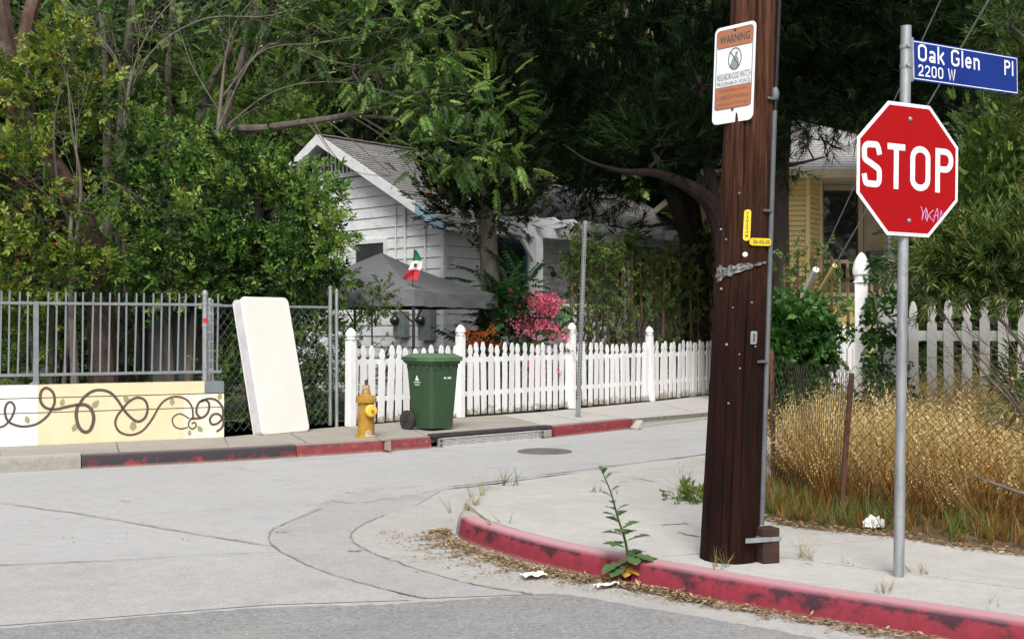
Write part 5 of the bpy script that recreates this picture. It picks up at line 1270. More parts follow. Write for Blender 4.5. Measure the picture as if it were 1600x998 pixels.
# ------------------------------------------------------------------ stop sign and street name blade
sb = Vector((2.18, 6.495, .15)); stp_ = Vector((2.222, 6.495, 3.245)); sax = (stp_ - sb).normalized(); th = R(25); su_ = Vector((math.cos(th), math.sin(th), 0)); sn_ = Vector((math.sin(th), -math.cos(th), 0)); sv_ = (UP + su_ * .014).normalized(); su_ = (su_ - sv_ * su_.dot(sv_)).normalized()
ss = thing('stop_sign', 'red octagonal STOP sign with purple scrawl on a galvanised pipe post', 'stop sign', sb)
MB().tube([sb - UP * .02, sb + sax * 1.5, stp_], .0295, 16).lathe([(.0295, 0), (.030, .004), (.02, .006)], stp_, 16).build('post', M['galv'], ss, True)
sc_ = sb + sax * 2.285 + sn_ * .036 - su_ * .004
def octa(a): return [(a * (1 if abs(math.cos(R(t))) > .8 else math.tan(R(22.5))) * math.copysign(1, math.cos(R(t))), a * (1 if abs(math.sin(R(t))) > .8 else math.tan(R(22.5))) * math.copysign(1, math.sin(R(t)))) for t in (22.5, 67.5, 112.5, 157.5, 202.5, 247.5, 292.5, 337.5)]
pl = MB().prism(octa(.372), sc_, su_, sv_, sn_, .003).build('sign_plate', M['sign_white'], ss, bevel=.0012)
MB().add([sc_ + su_ * a + sv_ * b + sn_ * .0042 for a, b in octa(.352)], [tuple(range(8))]).build('red_field', M['stop_red'], pl, fix=False)
MB().add([sc_ + su_ * a + sv_ * b - sn_ * .001 for a, b in octa(.370)], [tuple(reversed(range(8)))]).build('plate_back', M['sign_back'], pl, fix=False)
Hs = .252; sxs = .98; w_ = text_width('STOP', Hs, sxs, .155, .138); write('STOP', sc_ - su_ * (w_ / 2 + .004) - sv_ * (Hs / 2 - .012), su_, sv_, sn_, Hs, .138, M['sign_white'], pl, sxs, .155, each='letter', lift=.0056)
for y in (.285, -.285): MB().lathe([(.013, 0), (.012, .004), (.007, .008), (.001, .009)], sc_ + sv_ * y + sn_ * .004 + su_ * .006, 12, sn_).build('bolt', M['galv'], pl, True)
mb = MB()
for pts in ([(.09, -.20), (.105, -.235), (.10, -.275), (.115, -.23), (.13, -.215), (.125, -.27)], [(.128, -.205), (.14, -.235), (.135, -.28), (.155, -.24), (.185, -.215)], [(.15, -.24), (.165, -.262), (.18, -.275)], [(.185, -.285), (.20, -.235), (.215, -.205), (.22, -.27)], [(.185, -.25), (.225, -.24)], [(.235, -.27), (.242, -.215), (.255, -.25), (.268, -.225)]):
    cp = catmull([(*p, 0) for p in pts], 5); stroke(mb, [(p.x, p.y) for p in cp], .0042, sc_, su_, sv_, sn_, .0058)
mb.build('graffiti', M['spray'], pl, fix=False)
mb = MB()
for i in range(30): x = -.13 + .0085 * i; mb.add([sc_ + su_ * (x + a) + sv_ * (-.363 + b) + sn_ * .0036 for a, b in ((0, 0), (.005, 0), (.005, .004), (0, .004))], [(0, 1, 2, 3)])
mb.build('maker_print', M['ink'], pl, fix=False)
nl, nr = P(1425.5, 93.5, 6.50), P(1590.5, 119, 7.03); nu = (nr - nl).normalized(); nn_ = Vector((nu.y, -nu.x, 0)).normalized(); NL = (nr - nl).length; NH = .2286; nv = nn_.cross(nu) * 1; nv = nv if nv.z > 0 else -nv
ns = thing('street_name_sign', 'blue street name blade reading Oak Glen Pl above the stop sign', 'street sign', (nl + nr) / 2)
nc = (nl + nr) / 2; MB().prism(rrect(NL, NH, .006), nc, nu, nv, nn_, -.003).build('sign_plate', M['sign_blue'], ns)
mb = MB(); stroke(mb, rrect(NL - .020, NH - .020, .006), .005, nc, nu, nv, nn_, .0015, True); mb.build('white_border', M['sign_white'], ns, fix=False)
def fit(text, x0, W, y0, H_, t=.15, gap=.14):
    lo, hi = .2, 2.5
    for _ in range(30):
        mid_ = (lo + hi) / 2
        if text_width(text, H_, mid_, gap, t) > W: hi = mid_
        else: lo = mid_
    write(text, nc + nu * (-NL / 2 + x0) + nv * (y0 - NH / 2), nu, nv, nn_, H_, t, M['sign_white'], ns, lo, gap, each='letter')
fit('Oak Glen', .045, .565, .112, .098); fit('2200 W', .045, .335, .028, .066); fit('Pl', .845, .092, .108, .090)
MB().box(nl - nu * .012 + nn_ * -.004, (.035, .02, .25), (nu, nn_, UP)).build('mounting_bracket', M['galv'], ns, bevel=.003)
pa = sb + sax * ((nl.z - .15) / sax.z)
for z in (-.05, .06): MB().lathe([(.034, 0), (.034, .022)], pa + UP * z, 14).build('post_band', M['galv'], ns, True); MB().lathe([(.010, 0), (.008, .012)], pa + UP * (z + .011) + Vector((0, -.034, 0)), 8, (0, -1, 0)).build('bolt', M['galv'], ns)

# ------------------------------------------------------------------ guy wires
def guy(px0, py0, Y0, px1, py1, Y1, guard0, m, label, r=.006, Gw=.03):
    a, b = P(px0, py0, Y0), P(px1, py1, Y1); d = (b - a).normalized(); e = a + d * (b - a).length * 1.6; g = P(*guard0)
    s0 = a - d * 1.5; root = thing('guy_wire', label, 'guy wire', a)
    MB().tube([s0, e], r, 6).build('wire', M['galv'], root, True)
    k = (g - a).length; MB().tube([a - d * .9, a + d * k], Gw, 8).build('wire_guard', m, root, True); return root
M['guard_yellow'] = mat('guard_yellow', (.78, .60, .24), (.66, .50, .22), 6, 0.6)
guy(1277, 462, 11.9, 1545, 0, 8.2, (1316, 411, 11.4), M['guard_yellow'], 'steel guy wire with a pale yellow plastic guard above the ivy bush', .0075, .024)
guy(1258, 458, 12.0, 1470, 0, 8.4, (1277, 421, 11.6), M['paper'], 'steel guy wire with a short white guard above the ivy bush', .0055, .034)

# ------------------------------------------------------------------ rusty chain-link fence round the dry grass bank
c0, c1, c2 = Vector((2.26, 9.95, 0)), Vector((2.42, 8.36, 0)), Vector((5.6, 5.75, 0))
rf_ = thing('wire_fence', 'sagging rusty chain link fence with thin posts in front of the dry grass', 'fence', (*c1.xy, .15))
chainlink(rf_, c0, c1, lambda x, y: .17, 1.14, .037, 'wire', .0030, .06); chainlink(rf_, c1, c2, lambda x, y: .16, 1.12, .037, 'wire', .0030, .10)
for a, b in ((c0 + UP * .14, c0 + UP * 1.36 + Vector((-.02, 0, 0))), (c1 + UP * .12 + Vector((-.04, 0, 0)), c1 + UP * 1.22 + Vector((.045, 0, 0))), (c1.lerp(c2, .62) + UP * .1, c1.lerp(c2, .62) + UP * 1.22)):
    d = (b - a).normalized(); MB().box((a + b) / 2, (.034, .034, (b - a).length), (Vector((1, 0, 0)), Vector((0, 1, 0)), d)).build('post', M['rust'], rf_, bevel=.003)

# tall white picket fence above the bank
R0, R1 = P(1346, 600, 10.4), P(1760, 600, 9.7); R0.z = R1.z = .46
tf = thing('tall_picket_fence', 'tall white picket fence of broad boards above the dry grass bank', 'fence', R0)
d = (R1 - R0).normalized(); rz = math.atan2(d.y, d.x); L = (R1 - R0).length; nn = Vector((d.y, -d.x, 0))
fence_post(tf, R0, 1.77, .112, (0, 0), rz, .27)
for z in (.42, 1.02): MB().beam(R0 + UP * z - nn * .03, R1 + UP * z - nn * .03, .035, .09).build('rail', M['white_paint'], tf)
rnd = random.Random(17)
for k in range(int(L / .147)):
    q = R0 + d * (.30 + .147 * k) + nn * .01; piece('picket', pick_mesh(.082, 1.20 + .012 * k, .024), tf, q + UP * (.10 + rnd.uniform(-.015, .015)), rot=(0, rnd.uniform(-.01, .01), rz))
piece('picket', pick_mesh(.125, 1.30, .024), tf, R0 + d * .16 + nn * -.04 + UP * .08, rot=(0, .02, rz)); MB().box(R0 + d * .30 - nn * .10 + UP * .68, (.30, .03, 1.0), (d, nn, UP)).build('gate_panel', M['white_paint'], tf)
gq = P(1292, 588, 14.2); gq.z = .70; gt = thing('garden_gate', 'small white picket gate between the ivy bush and the tall fence post', 'gate', gq); gd = Vector((.94, .34, 0)); grz = math.atan2(gd.y, gd.x)
for k in range(6): piece('picket', pick_mesh(.055, .86, .018), gt, gq + gd * (.02 + .078 * k) + UP * .02, rz=grz)
for z in (.18, .62): MB().beam(gq + UP * z + gd * -.02 + Vector((0, .02, 0)), gq + UP * z + gd * .46 + Vector((0, .02, 0)), .02, .05).build('rail', M['white_paint'], gt)

# litter ----------------------------------------------------------------
def crumple(name, label, cat, c, sx, sy, sz, m, seed, rz=0):
    rnd = random.Random(seed); bm = bmesh.new(); bmesh.ops.create_icosphere(bm, subdivisions=3, radius=1)
    for v in bm.verts:
        f = 1 + .38 * math.sin(5 * v.co.x + seed) * math.sin(6 * v.co.y + 2 * seed) + rnd.uniform(-.16, .16); v.co = Vector((v.co.x * sx * f, v.co.y * sy * f, max(-.2, v.co.z) * sz * f + sz * .2))
    me = bpy.data.meshes.new(name); bm.to_mesh(me); bm.free(); o = link(name, me, m); o.location = c; o.rotation_euler.z = rz; return tag(o, label, cat)
crumple('plastic_bag', 'crumpled white plastic bag at the foot of the dry grass', 'plastic bag', Vector((*G(1366, 826, .15).xy, .17)), .065, .05, .055, M['paper'], 3)
def scrap(label, c, w, h, rz, seed):
    rnd = random.Random(seed); mb = MB(); nx, ny = 7, 4; V = [(c.x + (math.cos(rz) * (i / nx - .5) * w - math.sin(rz) * (j / ny - .5) * h * (1 - .4 * (i / nx))), c.y + (math.sin(rz) * (i / nx - .5) * w + math.cos(rz) * (j / ny - .5) * h), c.z + .012 + .02 * abs(math.sin(2.3 * i + j)) * rnd.uniform(.3, 1)) for j in range(ny + 1) for i in range(nx + 1)]
    mb.add(V, [(j * (nx + 1) + i, j * (nx + 1) + i + 1, (j + 1) * (nx + 1) + i + 1, (j + 1) * (nx + 1) + i) for j in range(ny) for i in range(nx)]); o = mb.build('paper_scrap', M['paper'], fix=False); return tag(o, label, 'litter')
scrap('crushed white paper scrap lying on the dead leaves in the gutter', G(834, 901, .012), .15, .13, .3, 1); scrap('narrow white paper scrap in the gutter below the split in the red kerb', G(948, 917, .012), .16, .05, .5, 2)

# ------------------------------------------------------------------ vegetation
F_ = {}
F_['toyon'] = leafmat('toyon_leaf', [(0, (.006, .018, .006)), (.32, (.034, .085, .020)), (.58, (.105, .215, .038)), (1, (.29, .39, .09))], .25, .5, .25)
F_['yellowgreen'] = leafmat('yellow_green_leaf', [(0, (.020, .042, .008)), (.36, (.080, .145, .020)), (.62, (.21, .29, .042)), (1, (.42, .46, .10))], .3, .5, .25)
F_['feather'] = leafmat('feather_leaf', [(0, (.014, .034, .010)), (.38, (.048, .110, .024)), (.66, (.12, .22, .042)), (1, (.26, .34, .10))], .28, .5, .25)
F_['pale'] = leafmat('pale_leaf', [(0, (.05, .10, .02)), (.5, (.12, .21, .04)), (.9, (.22, .33, .07)), (1, (.55, .50, .30))], .35)
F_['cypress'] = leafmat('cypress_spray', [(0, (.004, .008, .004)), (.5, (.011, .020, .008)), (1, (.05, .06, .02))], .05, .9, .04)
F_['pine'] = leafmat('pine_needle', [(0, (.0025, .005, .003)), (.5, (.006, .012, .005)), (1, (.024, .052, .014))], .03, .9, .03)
F_['back'] = leafmat('far_leaf', [(0, (.016, .030, .012)), (.45, (.050, .095, .026)), (.8, (.13, .20, .05)), (1, (.22, .29, .08))], .25)
F_['greyback'] = leafmat('grey_green_leaf', [(0, (.016, .028, .015)), (.5, (.040, .062, .030)), (1, (.10, .13, .06))], .15)
F_['oleander'] = leafmat('oleander_leaf', [(0, (.022, .046, .014)), (.42, (.075, .13, .032)), (.75, (.17, .23, .065)), (1, (.32, .29, .11))], .25, .5, .25)
F_['arbor'] = leafmat('arborvitae_leaf', [(0, (.018, .042, .008)), (.5, (.055, .115, .016)), (1, (.15, .23, .035))], .15)
F_['ivy'] = leafmat('ivy_leaf', [(0, (.018, .055, .012)), (.5, (.040, .115, .022)), (1, (.10, .22, .05))], .22, .4)
F_['vine'] = leafmat('vine_leaf', [(0, (.03, .06, .015)), (.5, (.07, .12, .025)), (1, (.16, .20, .04))], .25)
F_['straw'] = leafmat('dry_grass', [(0, (.10, .042, .012)), (.3, (.36, .16, .028)), (.52, (.55, .34, .10)), (.75, (.70, .54, .25)), (1, (.80, .68, .40))], .3, .7, .2)
F_['strawpale'] = leafmat('pale_grass_heads', [(0, (.36, .20, .06)), (.5, (.58, .42, .17)), (1, (.74, .64, .38))], .3, .7, .2)
F_['green'] = leafmat('weed_green', [(0, (.05, .095, .02)), (.5, (.11, .17, .035)), (1, (.30, .27, .09))], .25)
F_['weed'] = leafmat('dry_weed', [(0, (.10, .12, .03)), (.5, (.30, .26, .09)), (1, (.52, .43, .22))], .25)
F_['pink'] = leafmat('bougainvillea_bract', [(0, (.60, .07, .20)), (.5, (.82, .24, .38)), (.85, (.88, .34, .44)), (1, (.80, .18, .08))], .35, .6)
F_['orange'] = leafmat('orange_flower', [(0, (.45, .07, .01)), (1, (.75, .18, .03))], .3, .6)
F_['redberry'] = leafmat('red_berry', [(0, (.20, .025, .015)), (1, (.42, .07, .03))], .1, .5)
F_['broad'] = leafmat('broad_dark_leaf', [(0, (.012, .04, .012)), (.5, (.025, .085, .022)), (1, (.06, .15, .04))], .15, .35)
F_['cone'] = leafmat('pine_candle', [(0, (.10, .085, .045)), (1, (.22, .19, .10))], .1, .7)
def tp(px, py, Y, r): p = P(px, py, Y); return (p.x, p.y, p.z, r)
def gb(px, Y, z=.12): return ((px - 800) / FPX * Y, Y, z)

# left side: the leaning old tree, its shrubs, the feathery and the bare trees
tree('leaning_tree', 'old tree with a thick red brown trunk leaning left behind the steel railing', 'tree', gb(165, 16.6), [[(*gb(165, 16.6), .22), tp(152, 430, 16.6, .18), tp(125, 330, 16.5, .15), tp(85, 262, 16.5, .15), tp(40, 190, 16.6, .20), tp(5, 90, 16.7, .23), tp(-20, -60, 16.8, .22)], [tp(40, 190, 16.6, .16), tp(38, 60, 16.9, .11), tp(80, -80, 17.2, .08)]],
     [bl(40, 130, 16.2, 60, 60), bl(20, 280, 15.9, 70, 70), bl(95, 100, 16, 34, 44), bl(60, 345, 15.7, 60, 40), bl(20, 400, 15.6, 60, 50), bl(110, 170, 16.4, 50, 46), bl(-60, 230, 16, 80, 150), bl(150, 160, 16.6, 30, 40)], 'sprig', 1150, .20, F_['yellowgreen'], M['bark_red'], 1, .14, 8, .2, fruit=('berry_cluster', 60, .09, F_['redberry']), limb_r=.04)
tree('toyon_shrub', 'big dense dark green shrub spilling over behind the mattress towards the white house', 'shrub', gb(430, 17.4), [[(*gb(430, 17.4), .10), tp(420, 480, 17.4, .08), tp(400, 380, 17.4, .05)], [(*gb(440, 17.4), .08), tp(470, 470, 17.3, .06), tp(500, 400, 17.2, .035)]],
     [bl(400, 330, 17.2, 85, 75), bl(470, 370, 17.0, 50, 60), bl(470, 300, 17.3, 50, 45), bl(495, 440, 17.0, 36, 42), bl(430, 440, 16.9, 70, 55), bl(505, 330, 16.9, 30, 30), bl(340, 420, 16.8, 70, 60), bl(535, 385, 16.9, 20, 14), bl(520, 430, 16.9, 18, 16), bl(450, 520, 17.3, 60, 60), bl(370, 255, 17.5, 60, 40)], 'sprig', 2600, .205, F_['toyon'], M['bark'], 2, .13, 9, .35, fruit=('berry_cluster', 16, .07, F_['redberry']))
tree('toyon_shrub', 'dense green shrub standing behind the middle of the steel railing', 'shrub', gb(270, 17.2), [[(*gb(270, 17.2), .10), tp(262, 480, 17.2, .08), tp(280, 350, 17.2, .05)], [(*gb(290, 17.2), .08), tp(310, 440, 17.1, .06), tp(330, 330, 17.1, .04)]],
     [bl(260, 300, 17.4, 80, 70), bl(300, 370, 16.9, 80, 60), bl(220, 390, 16.8, 60, 55), bl(240, 230, 17.6, 70, 50), bl(300, 445, 16.7, 70, 36), bl(180, 440, 16.6, 60, 30), bl(330, 270, 17.4, 50, 50)], 'sprig', 1600, .205, F_['toyon'], M['bark'], 3, .13, 9, .35, fruit=('berry_cluster', 14, .07, F_['redberry']))
tree('young_shrub', 'loose yellow green shrub with bare stems behind the left part of the railing', 'shrub', gb(80, 16.3), [[(*gb(80, 16.3), .04), tp(84, 460, 16.2, .032), tp(112, 370, 16.1, .024), tp(92, 300, 16.1, .020), tp(84, 200, 16.0, .014), tp(100, 120, 16.0, .010)], [(*gb(95, 16.2), .04), tp(112, 440, 16.0, .03), tp(122, 350, 15.9, .024), tp(126, 280, 15.9, .020), tp(112, 200, 15.9, .014), tp(105, 115, 15.9, .008)], [(*gb(60, 16.2), .03), tp(40, 440, 16.0, .02), tp(10, 330, 16.0, .012)]],
     [bl(60, 430, 15.8, 70, 36), bl(150, 425, 15.9, 36, 30), bl(20, 470, 15.9, 50, 40), bl(110, 395, 16, 40, 22), bl(150, 310, 16.2, 26, 26), bl(60, 520, 16.2, 60, 30), bl(220, 325, 16.3, 16, 14), bl(105, 55, 15.9, 24, 26)], 'sprig', 560, .18, F_['yellowgreen'], M['bark'], 4, .10, 8, .3, limb_r=.02)
tree('feathery_tree', 'slender tree with long feathery leaves arching over the white house roof', 'tree', gb(330, 18.6), [[(*gb(330, 18.6), .12), tp(335, 400, 18.6, .11), tp(330, 222, 18.6, .09), tp(420, 200, 18.4, .065), tp(545, 180, 18.1, .05), tp(640, 150, 17.9, .028), tp(690, 130, 17.8, .014)], [tp(545, 180, 18.1, .04), tp(640, 190, 18, .024), tp(720, 225, 17.8, .012), tp(800, 225, 17.8, .008)], [tp(560, 180, 18.1, .022), tp(640, 228, 17.9, .014), tp(700, 262, 17.8, .008)], [tp(335, 240, 18.6, .08), tp(370, 120, 18.5, .06), tp(420, -60, 18.5, .05)], [tp(505, 185, 18.2, .012), tp(545, 215, 18, .009), tp(600, 262, 17.9, .007), tp(610, 275, 17.9, .006), tp(590, 272, 17.9, .004)], [tp(490, 190, 18.2, .010), tp(520, 240, 18, .007), tp(555, 268, 18, .006), tp(595, 275, 17.9, .004)], [tp(545, 180, 18.1, .014), tp(600, 215, 17.9, .010), tp(640, 262, 17.9, .007), tp(668, 310, 17.9, .004)], [tp(480, 192, 18.2, .010), tp(500, 215, 18.1, .007), tp(525, 255, 18, .004)]],
     [bl(690, 165, 17.7, 52, 40), bl(770, 160, 17.7, 40, 36), bl(700, 240, 17.6, 60, 34), bl(775, 235, 17.7, 44, 34), bl(660, 95, 17.9, 50, 40), bl(590, 120, 18.2, 60, 45), bl(560, 40, 18.4, 70, 50), bl(480, 60, 18.5, 60, 50), bl(440, 20, 18.6, 60, 40), bl(620, 30, 18.4, 60, 40)], 'pinnate', 1050, .30, F_['feather'], M['bark'], 5, .17, 6, -.1, limb_r=.022, upj=.25)
tree('feathery_tree', 'slender tree with feathery leaves and a forked grey trunk at the upper left', 'tree', gb(200, 19), [[(*gb(172, 19), .10), tp(168, 260, 19, .075), tp(166, 120, 19, .055), tp(150, -60, 19, .04)], [(*gb(205, 19), .10), tp(190, 240, 19, .09), tp(198, 90, 19, .07), tp(212, -40, 19, .05)], [(*gb(262, 19.2), .09), tp(262, 200, 19.2, .07), tp(265, 60, 19.2, .05), tp(280, -60, 19.2, .035)], [tp(300, 220, 19.2, .07), tp(330, 130, 19, .06), tp(352, 90, 19, .05), tp(400, 0, 19, .03)]],
     [bl(130, 60, 18.8, 70, 50), bl(240, 110, 18.9, 70, 40), bl(310, 160, 18.9, 70, 40), bl(200, 180, 18.9, 70, 40), bl(330, 60, 19, 70, 50), bl(60, 60, 19, 70, 60), bl(390, 110, 19, 50, 40), bl(230, 30, 19, 80, 40)], 'pinnate', 1000, .24, F_['feather'], M['bark'], 6, .20, 6, 0, limb_r=.022, upj=.3)
def bare_tree(name, label, base, starts, seed, depth=4, m='bark_pale'):
    rt = thing(name, label, 'tree', base); rnd = random.Random(seed); mb = MB(); ends = []
    for (p, d, L, r) in starts: grow(mb, p, d, L, r, depth, rnd, .55, .05, ends)
    b0 = Vector(base); mb.tube(wobble(b0, starts[0][0], 6, .15, rnd), [.07, .065, .06, .055, .05, .042, .036], 8); mb.build('trunk', M[m], rt, True, fix=False)
    rng = np.random.default_rng(seed); pos = np.array([tuple(e[0]) for e in ends]); dr = np.array([tuple(e[1]) for e in ends])
    V, T, C = scatter(TP['small'], pos, dr, rng.uniform(.12, .24, len(pos)), rng.uniform(.2, .8, len(pos)), rng); npmesh('crown', V, T, C, F_['back'], rt); return rt
def spray(name, label, base, trunk, mains, seed, m='bark_pale', leaves=.7):
    """a thin tree of long arching branches with fine side twigs"""
    rt = thing(name, label, 'tree', base); rnd = random.Random(seed); mb = MB(); ends = []
    tk = catmull([Vector(base)] + trunk, 4); mb.tube(tk, [.070 - .05 * q / (len(tk) - 1) for q in range(len(tk))], 8)
    for pts, r in mains:
        cp = catmull([p + Vector((rnd.uniform(-.03, .03), rnd.uniform(-.1, .1), rnd.uniform(-.03, .03))) for p in pts], 6); n_ = len(cp); r *= .66; mb.tube(cp, [r * (1 - .8 * q / (n_ - 1)) for q in range(n_)], 6, False)
        for q in range(2, n_, 2):
            d = (cp[min(q + 1, n_ - 1)] - cp[q - 1]).normalized(); sd_ = (d + Vector((rnd.uniform(-.6, .6), rnd.uniform(-.5, .5), rnd.uniform(-.5, .9)))).normalized()
            grow(mb, cp[q], sd_, rnd.uniform(.4, .9), r * .38 * (1 - .6 * q / n_), 2, rnd, .5, .05, ends)
    mb.build('trunk', M[m], rt, True, fix=False)
    rng = np.random.default_rng(seed); ends = [e for e in ends if rnd.random() < leaves]; pos = np.array([tuple(e[0]) for e in ends]); dr = np.array([tuple(e[1]) for e in ends])
    V, T, C = scatter(TP['pinnate'], pos, dr, rng.uniform(.12, .26, len(pos)), rng.normal(.5, .2, len(pos)), rng); npmesh('crown', V, T, C, F_['feather'], rt); return rt
spray('bare_tree', 'mostly bare grey tree whose long twigs arch from the left over the shrubs', gb(195, 17.6), [P(185, 380, 17.6), P(195, 200, 17.6), P(205, 110, 17.6)],
      [([P(200, 160, 17.6), P(180, 90, 17.4), P(120, 20, 17.4), P(60, -60, 17.4)], .022), ([P(198, 180, 17.6), P(215, 80, 17.5), P(260, 10, 17.5), P(330, -50, 17.5)], .024), ([P(205, 130, 17.6), P(150, 60, 17.3), P(95, 45, 17.2), P(20, 20, 17.2)], .018), ([P(202, 140, 17.6), P(250, 75, 17.4), P(320, 30, 17.3), P(420, 20, 17.3), P(520, -10, 17.3)], .022), ([P(195, 230, 17.6), P(150, 180, 17.4), P(110, 150, 17.3)], .016)], 21)
spray('bare_tree', 'bare grey tree with thin twigs sweeping right above the white gable', gb(345, 18), [P(338, 380, 18), P(340, 220, 18), P(350, 110, 18)],
      [([P(340, 200, 18), P(400, 85, 17.8), P(500, 70, 17.6), P(600, 45, 17.6)], .022), ([P(345, 150, 18), P(420, 70, 17.8), P(520, 100, 17.5), P(620, 105, 17.5)], .020), ([P(340, 210, 18), P(430, 140, 17.8), P(540, 130, 17.6), P(640, 160, 17.5)], .018), ([P(350, 110, 18), P(370, 40, 17.9), P(420, -30, 17.8)], .022), ([P(342, 170, 18), P(300, 100, 17.8), P(270, 20, 17.8)], .018), ([P(340, 240, 18), P(280, 225, 17.6), P(230, 235, 17.4)], .014)], 22)
spray('bare_tree', 'bare twiggy sapling beside the leaning red trunk', gb(120, 16.2), [P(110, 420, 16), P(112, 330, 16)], [([P(112, 350, 16), P(60, 290, 15.8), P(10, 255, 15.8)], .012), ([P(112, 340, 16), P(170, 285, 15.8), P(220, 325, 15.8)], .012), ([P(115, 320, 16), P(122, 200, 15.9), P(104, 110, 15.9)], .014), ([P(110, 400, 16), P(60, 340, 15.8), P(30, 310, 15.8)], .010), ([P(110, 430, 16), P(60, 425, 15.6), P(10, 440, 15.6)], .010)], 23, leaves=.3)
tree('flowering_tree', 'pale green tree with cream flowers behind the gable of the white house', 'tree', gb(445, 28), [[(*gb(445, 28), .2), tp(445, 260, 28, .15), tp(440, 160, 28, .10)]], [bl(450, 165, 27.5, 55, 45), bl(420, 200, 27.5, 60, 45), bl(470, 210, 27.5, 45, 40), bl(400, 150, 28, 60, 40), bl(370, 210, 28, 60, 60)], 'small', 1500, .34, F_['pale'], M['bark'], 7, .2, 9, .3)
def columnar(label, px, Y, top, bot, w, seed, lm='cypress', n=1500, size=.5, name='cypress_tree'):
    bs = []; 
    for i in range(7): f = i / 6; bs.append(bl(px + math.sin(i * 2.1 + seed) * w * .12, bot + (top - bot) * f, Y, w * (1.0 - .55 * f ** 2), (bot - top) / 9))
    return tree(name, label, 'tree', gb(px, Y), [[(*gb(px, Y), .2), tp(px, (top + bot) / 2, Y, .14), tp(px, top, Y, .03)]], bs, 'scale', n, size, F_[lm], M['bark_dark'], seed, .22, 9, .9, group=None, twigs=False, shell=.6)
columnar('dark column cypress just left of the feathery branches above the white roof', 545, 31, -60, 330, 52, 31)
columnar('tall dark column cypress directly above the white house ridge', 620, 32, -120, 330, 56, 32)
columnar('dark column cypress behind the feathery leaves right of the ridge', 705, 33, -140, 330, 54, 33)
columnar('dark column cypress above the left end of the white gable', 480, 34, -80, 330, 46, 34)

# dark trees in front of the white house
columnar('short dark juniper with a straight bare trunk in front of the white house wall', 755, 21.0, 60, 320, 72, 35, 'cypress', 2600, .34, 'juniper_tree')
jt = [o for o in bpy.data.objects if o.name.startswith('juniper_tree')][0]
mb = MB(); q = Vector(gb(766, 20.95)); mb.tube([q, P(766, 440, 20.95), P(762, 360, 20.95), P(756, 250, 20.97)], [.20, .175, .16, .12], 12)
for a in ((720, 280), (800, 285), (735, 250), (790, 240)): mb.tube([P(763, 350, 20.95), P((763 + a[0]) / 2, 312, 20.8), P(*a, 20.6)], [.07, .05, .02], 6)
for o in list(jt.children):
    if o.name.startswith('trunk'): bpy.data.objects.remove(o)
mb.build('trunk', M['bark'], jt, True, fix=False)
pine_blobs = [bl(820, 60, 24.2, 120, 90), bl(960, 40, 24.7, 130, 90), bl(1090, 60, 25.2, 110, 90), bl(850, 180, 23.8, 80, 74), bl(960, 180, 24.2, 120, 90), bl(1060, 180, 24.7, 90, 80), bl(920, 280, 23.8, 52, 50), bl(1000, 255, 24.2, 76, 46), bl(905, 330, 23.6, 26, 22), bl(1075, 255, 24.8, 50, 36), bl(1190, 60, 25.2, 90, 100), bl(1120, 150, 25.2, 70, 80), bl(740, 20, 24.7, 80, 70), bl(950, 352, 23.4, 34, 22), bl(820, 250, 24.4, 46, 44)]
pine = tree('pine_tree', 'huge dark pine with a crooked trunk shading the white house porch', 'tree', gb(1088, 25.6), [[(*gb(1088, 25.6), .34), tp(1086, 450, 25.5, .30), tp(1078, 340, 25.3, .27), tp(1060, 250, 25.3, .22), tp(1010, 120, 25.2, .17), tp(960, -40, 25, .12)], [tp(1084, 400, 25.4, .2), tp(1040, 285, 24.5, .15), tp(985, 262, 24.6, .10), tp(920, 240, 24.3, .06)], [tp(1060, 250, 25.3, .16), tp(1110, 130, 25.2, .12), tp(1180, 20, 25.2, .08)], [tp(1040, 285, 24.7, .10), tp(940, 150, 24.6, .07), tp(830, 60, 24.4, .05)]],
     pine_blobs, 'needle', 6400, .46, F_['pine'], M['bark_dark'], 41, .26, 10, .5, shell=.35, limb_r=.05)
rng = np.random.default_rng(77); pos, dd_, tt_, _s = clumps(pine_blobs[:3] + pine_blobs[10:13], 420, rng, .3, 6, .2, .8); k = pos[:, 1] < 24.4
V, T, C = scatter(TP['blade'][:1] + TP['scale'][:1], pos[k], np.tile((0, 0, 1.0), (k.sum(), 1)) + rng.normal(0, .12, (k.sum(), 3)), rng.uniform(.10, .20, k.sum()), tt_[k], rng, .2); npmesh('pine_candle', V, T, C, F_['cone'], pine)
tree('red_trunk_pine', 'smaller dark pine with a reddish leaning trunk just left of the utility pole', 'tree', gb(1140, 22.5), [[(*gb(1140, 22.5), .24), tp(1136, 430, 22.4, .22), tp(1122, 340, 22.3, .20), tp(1090, 300, 22, .14), tp(1030, 272, 21.8, .085), tp(975, 268, 21.7, .05), tp(920, 252, 21.8, .025), tp(880, 225, 22, .012)], [tp(1122, 340, 22.3, .14), tp(1104, 240, 22.4, .11), tp(1090, 120, 22.6, .07)]],
     [bl(1100, 215, 22, 60, 50), bl(1030, 220, 21.6, 60, 44), bl(1150, 240, 22.6, 40, 40), bl(1090, 130, 22.4, 70, 60)], 'needle', 1000, .40, F_['pine'], M['bark_maroon'], 42, .22, 9, .4, limb_r=.05)
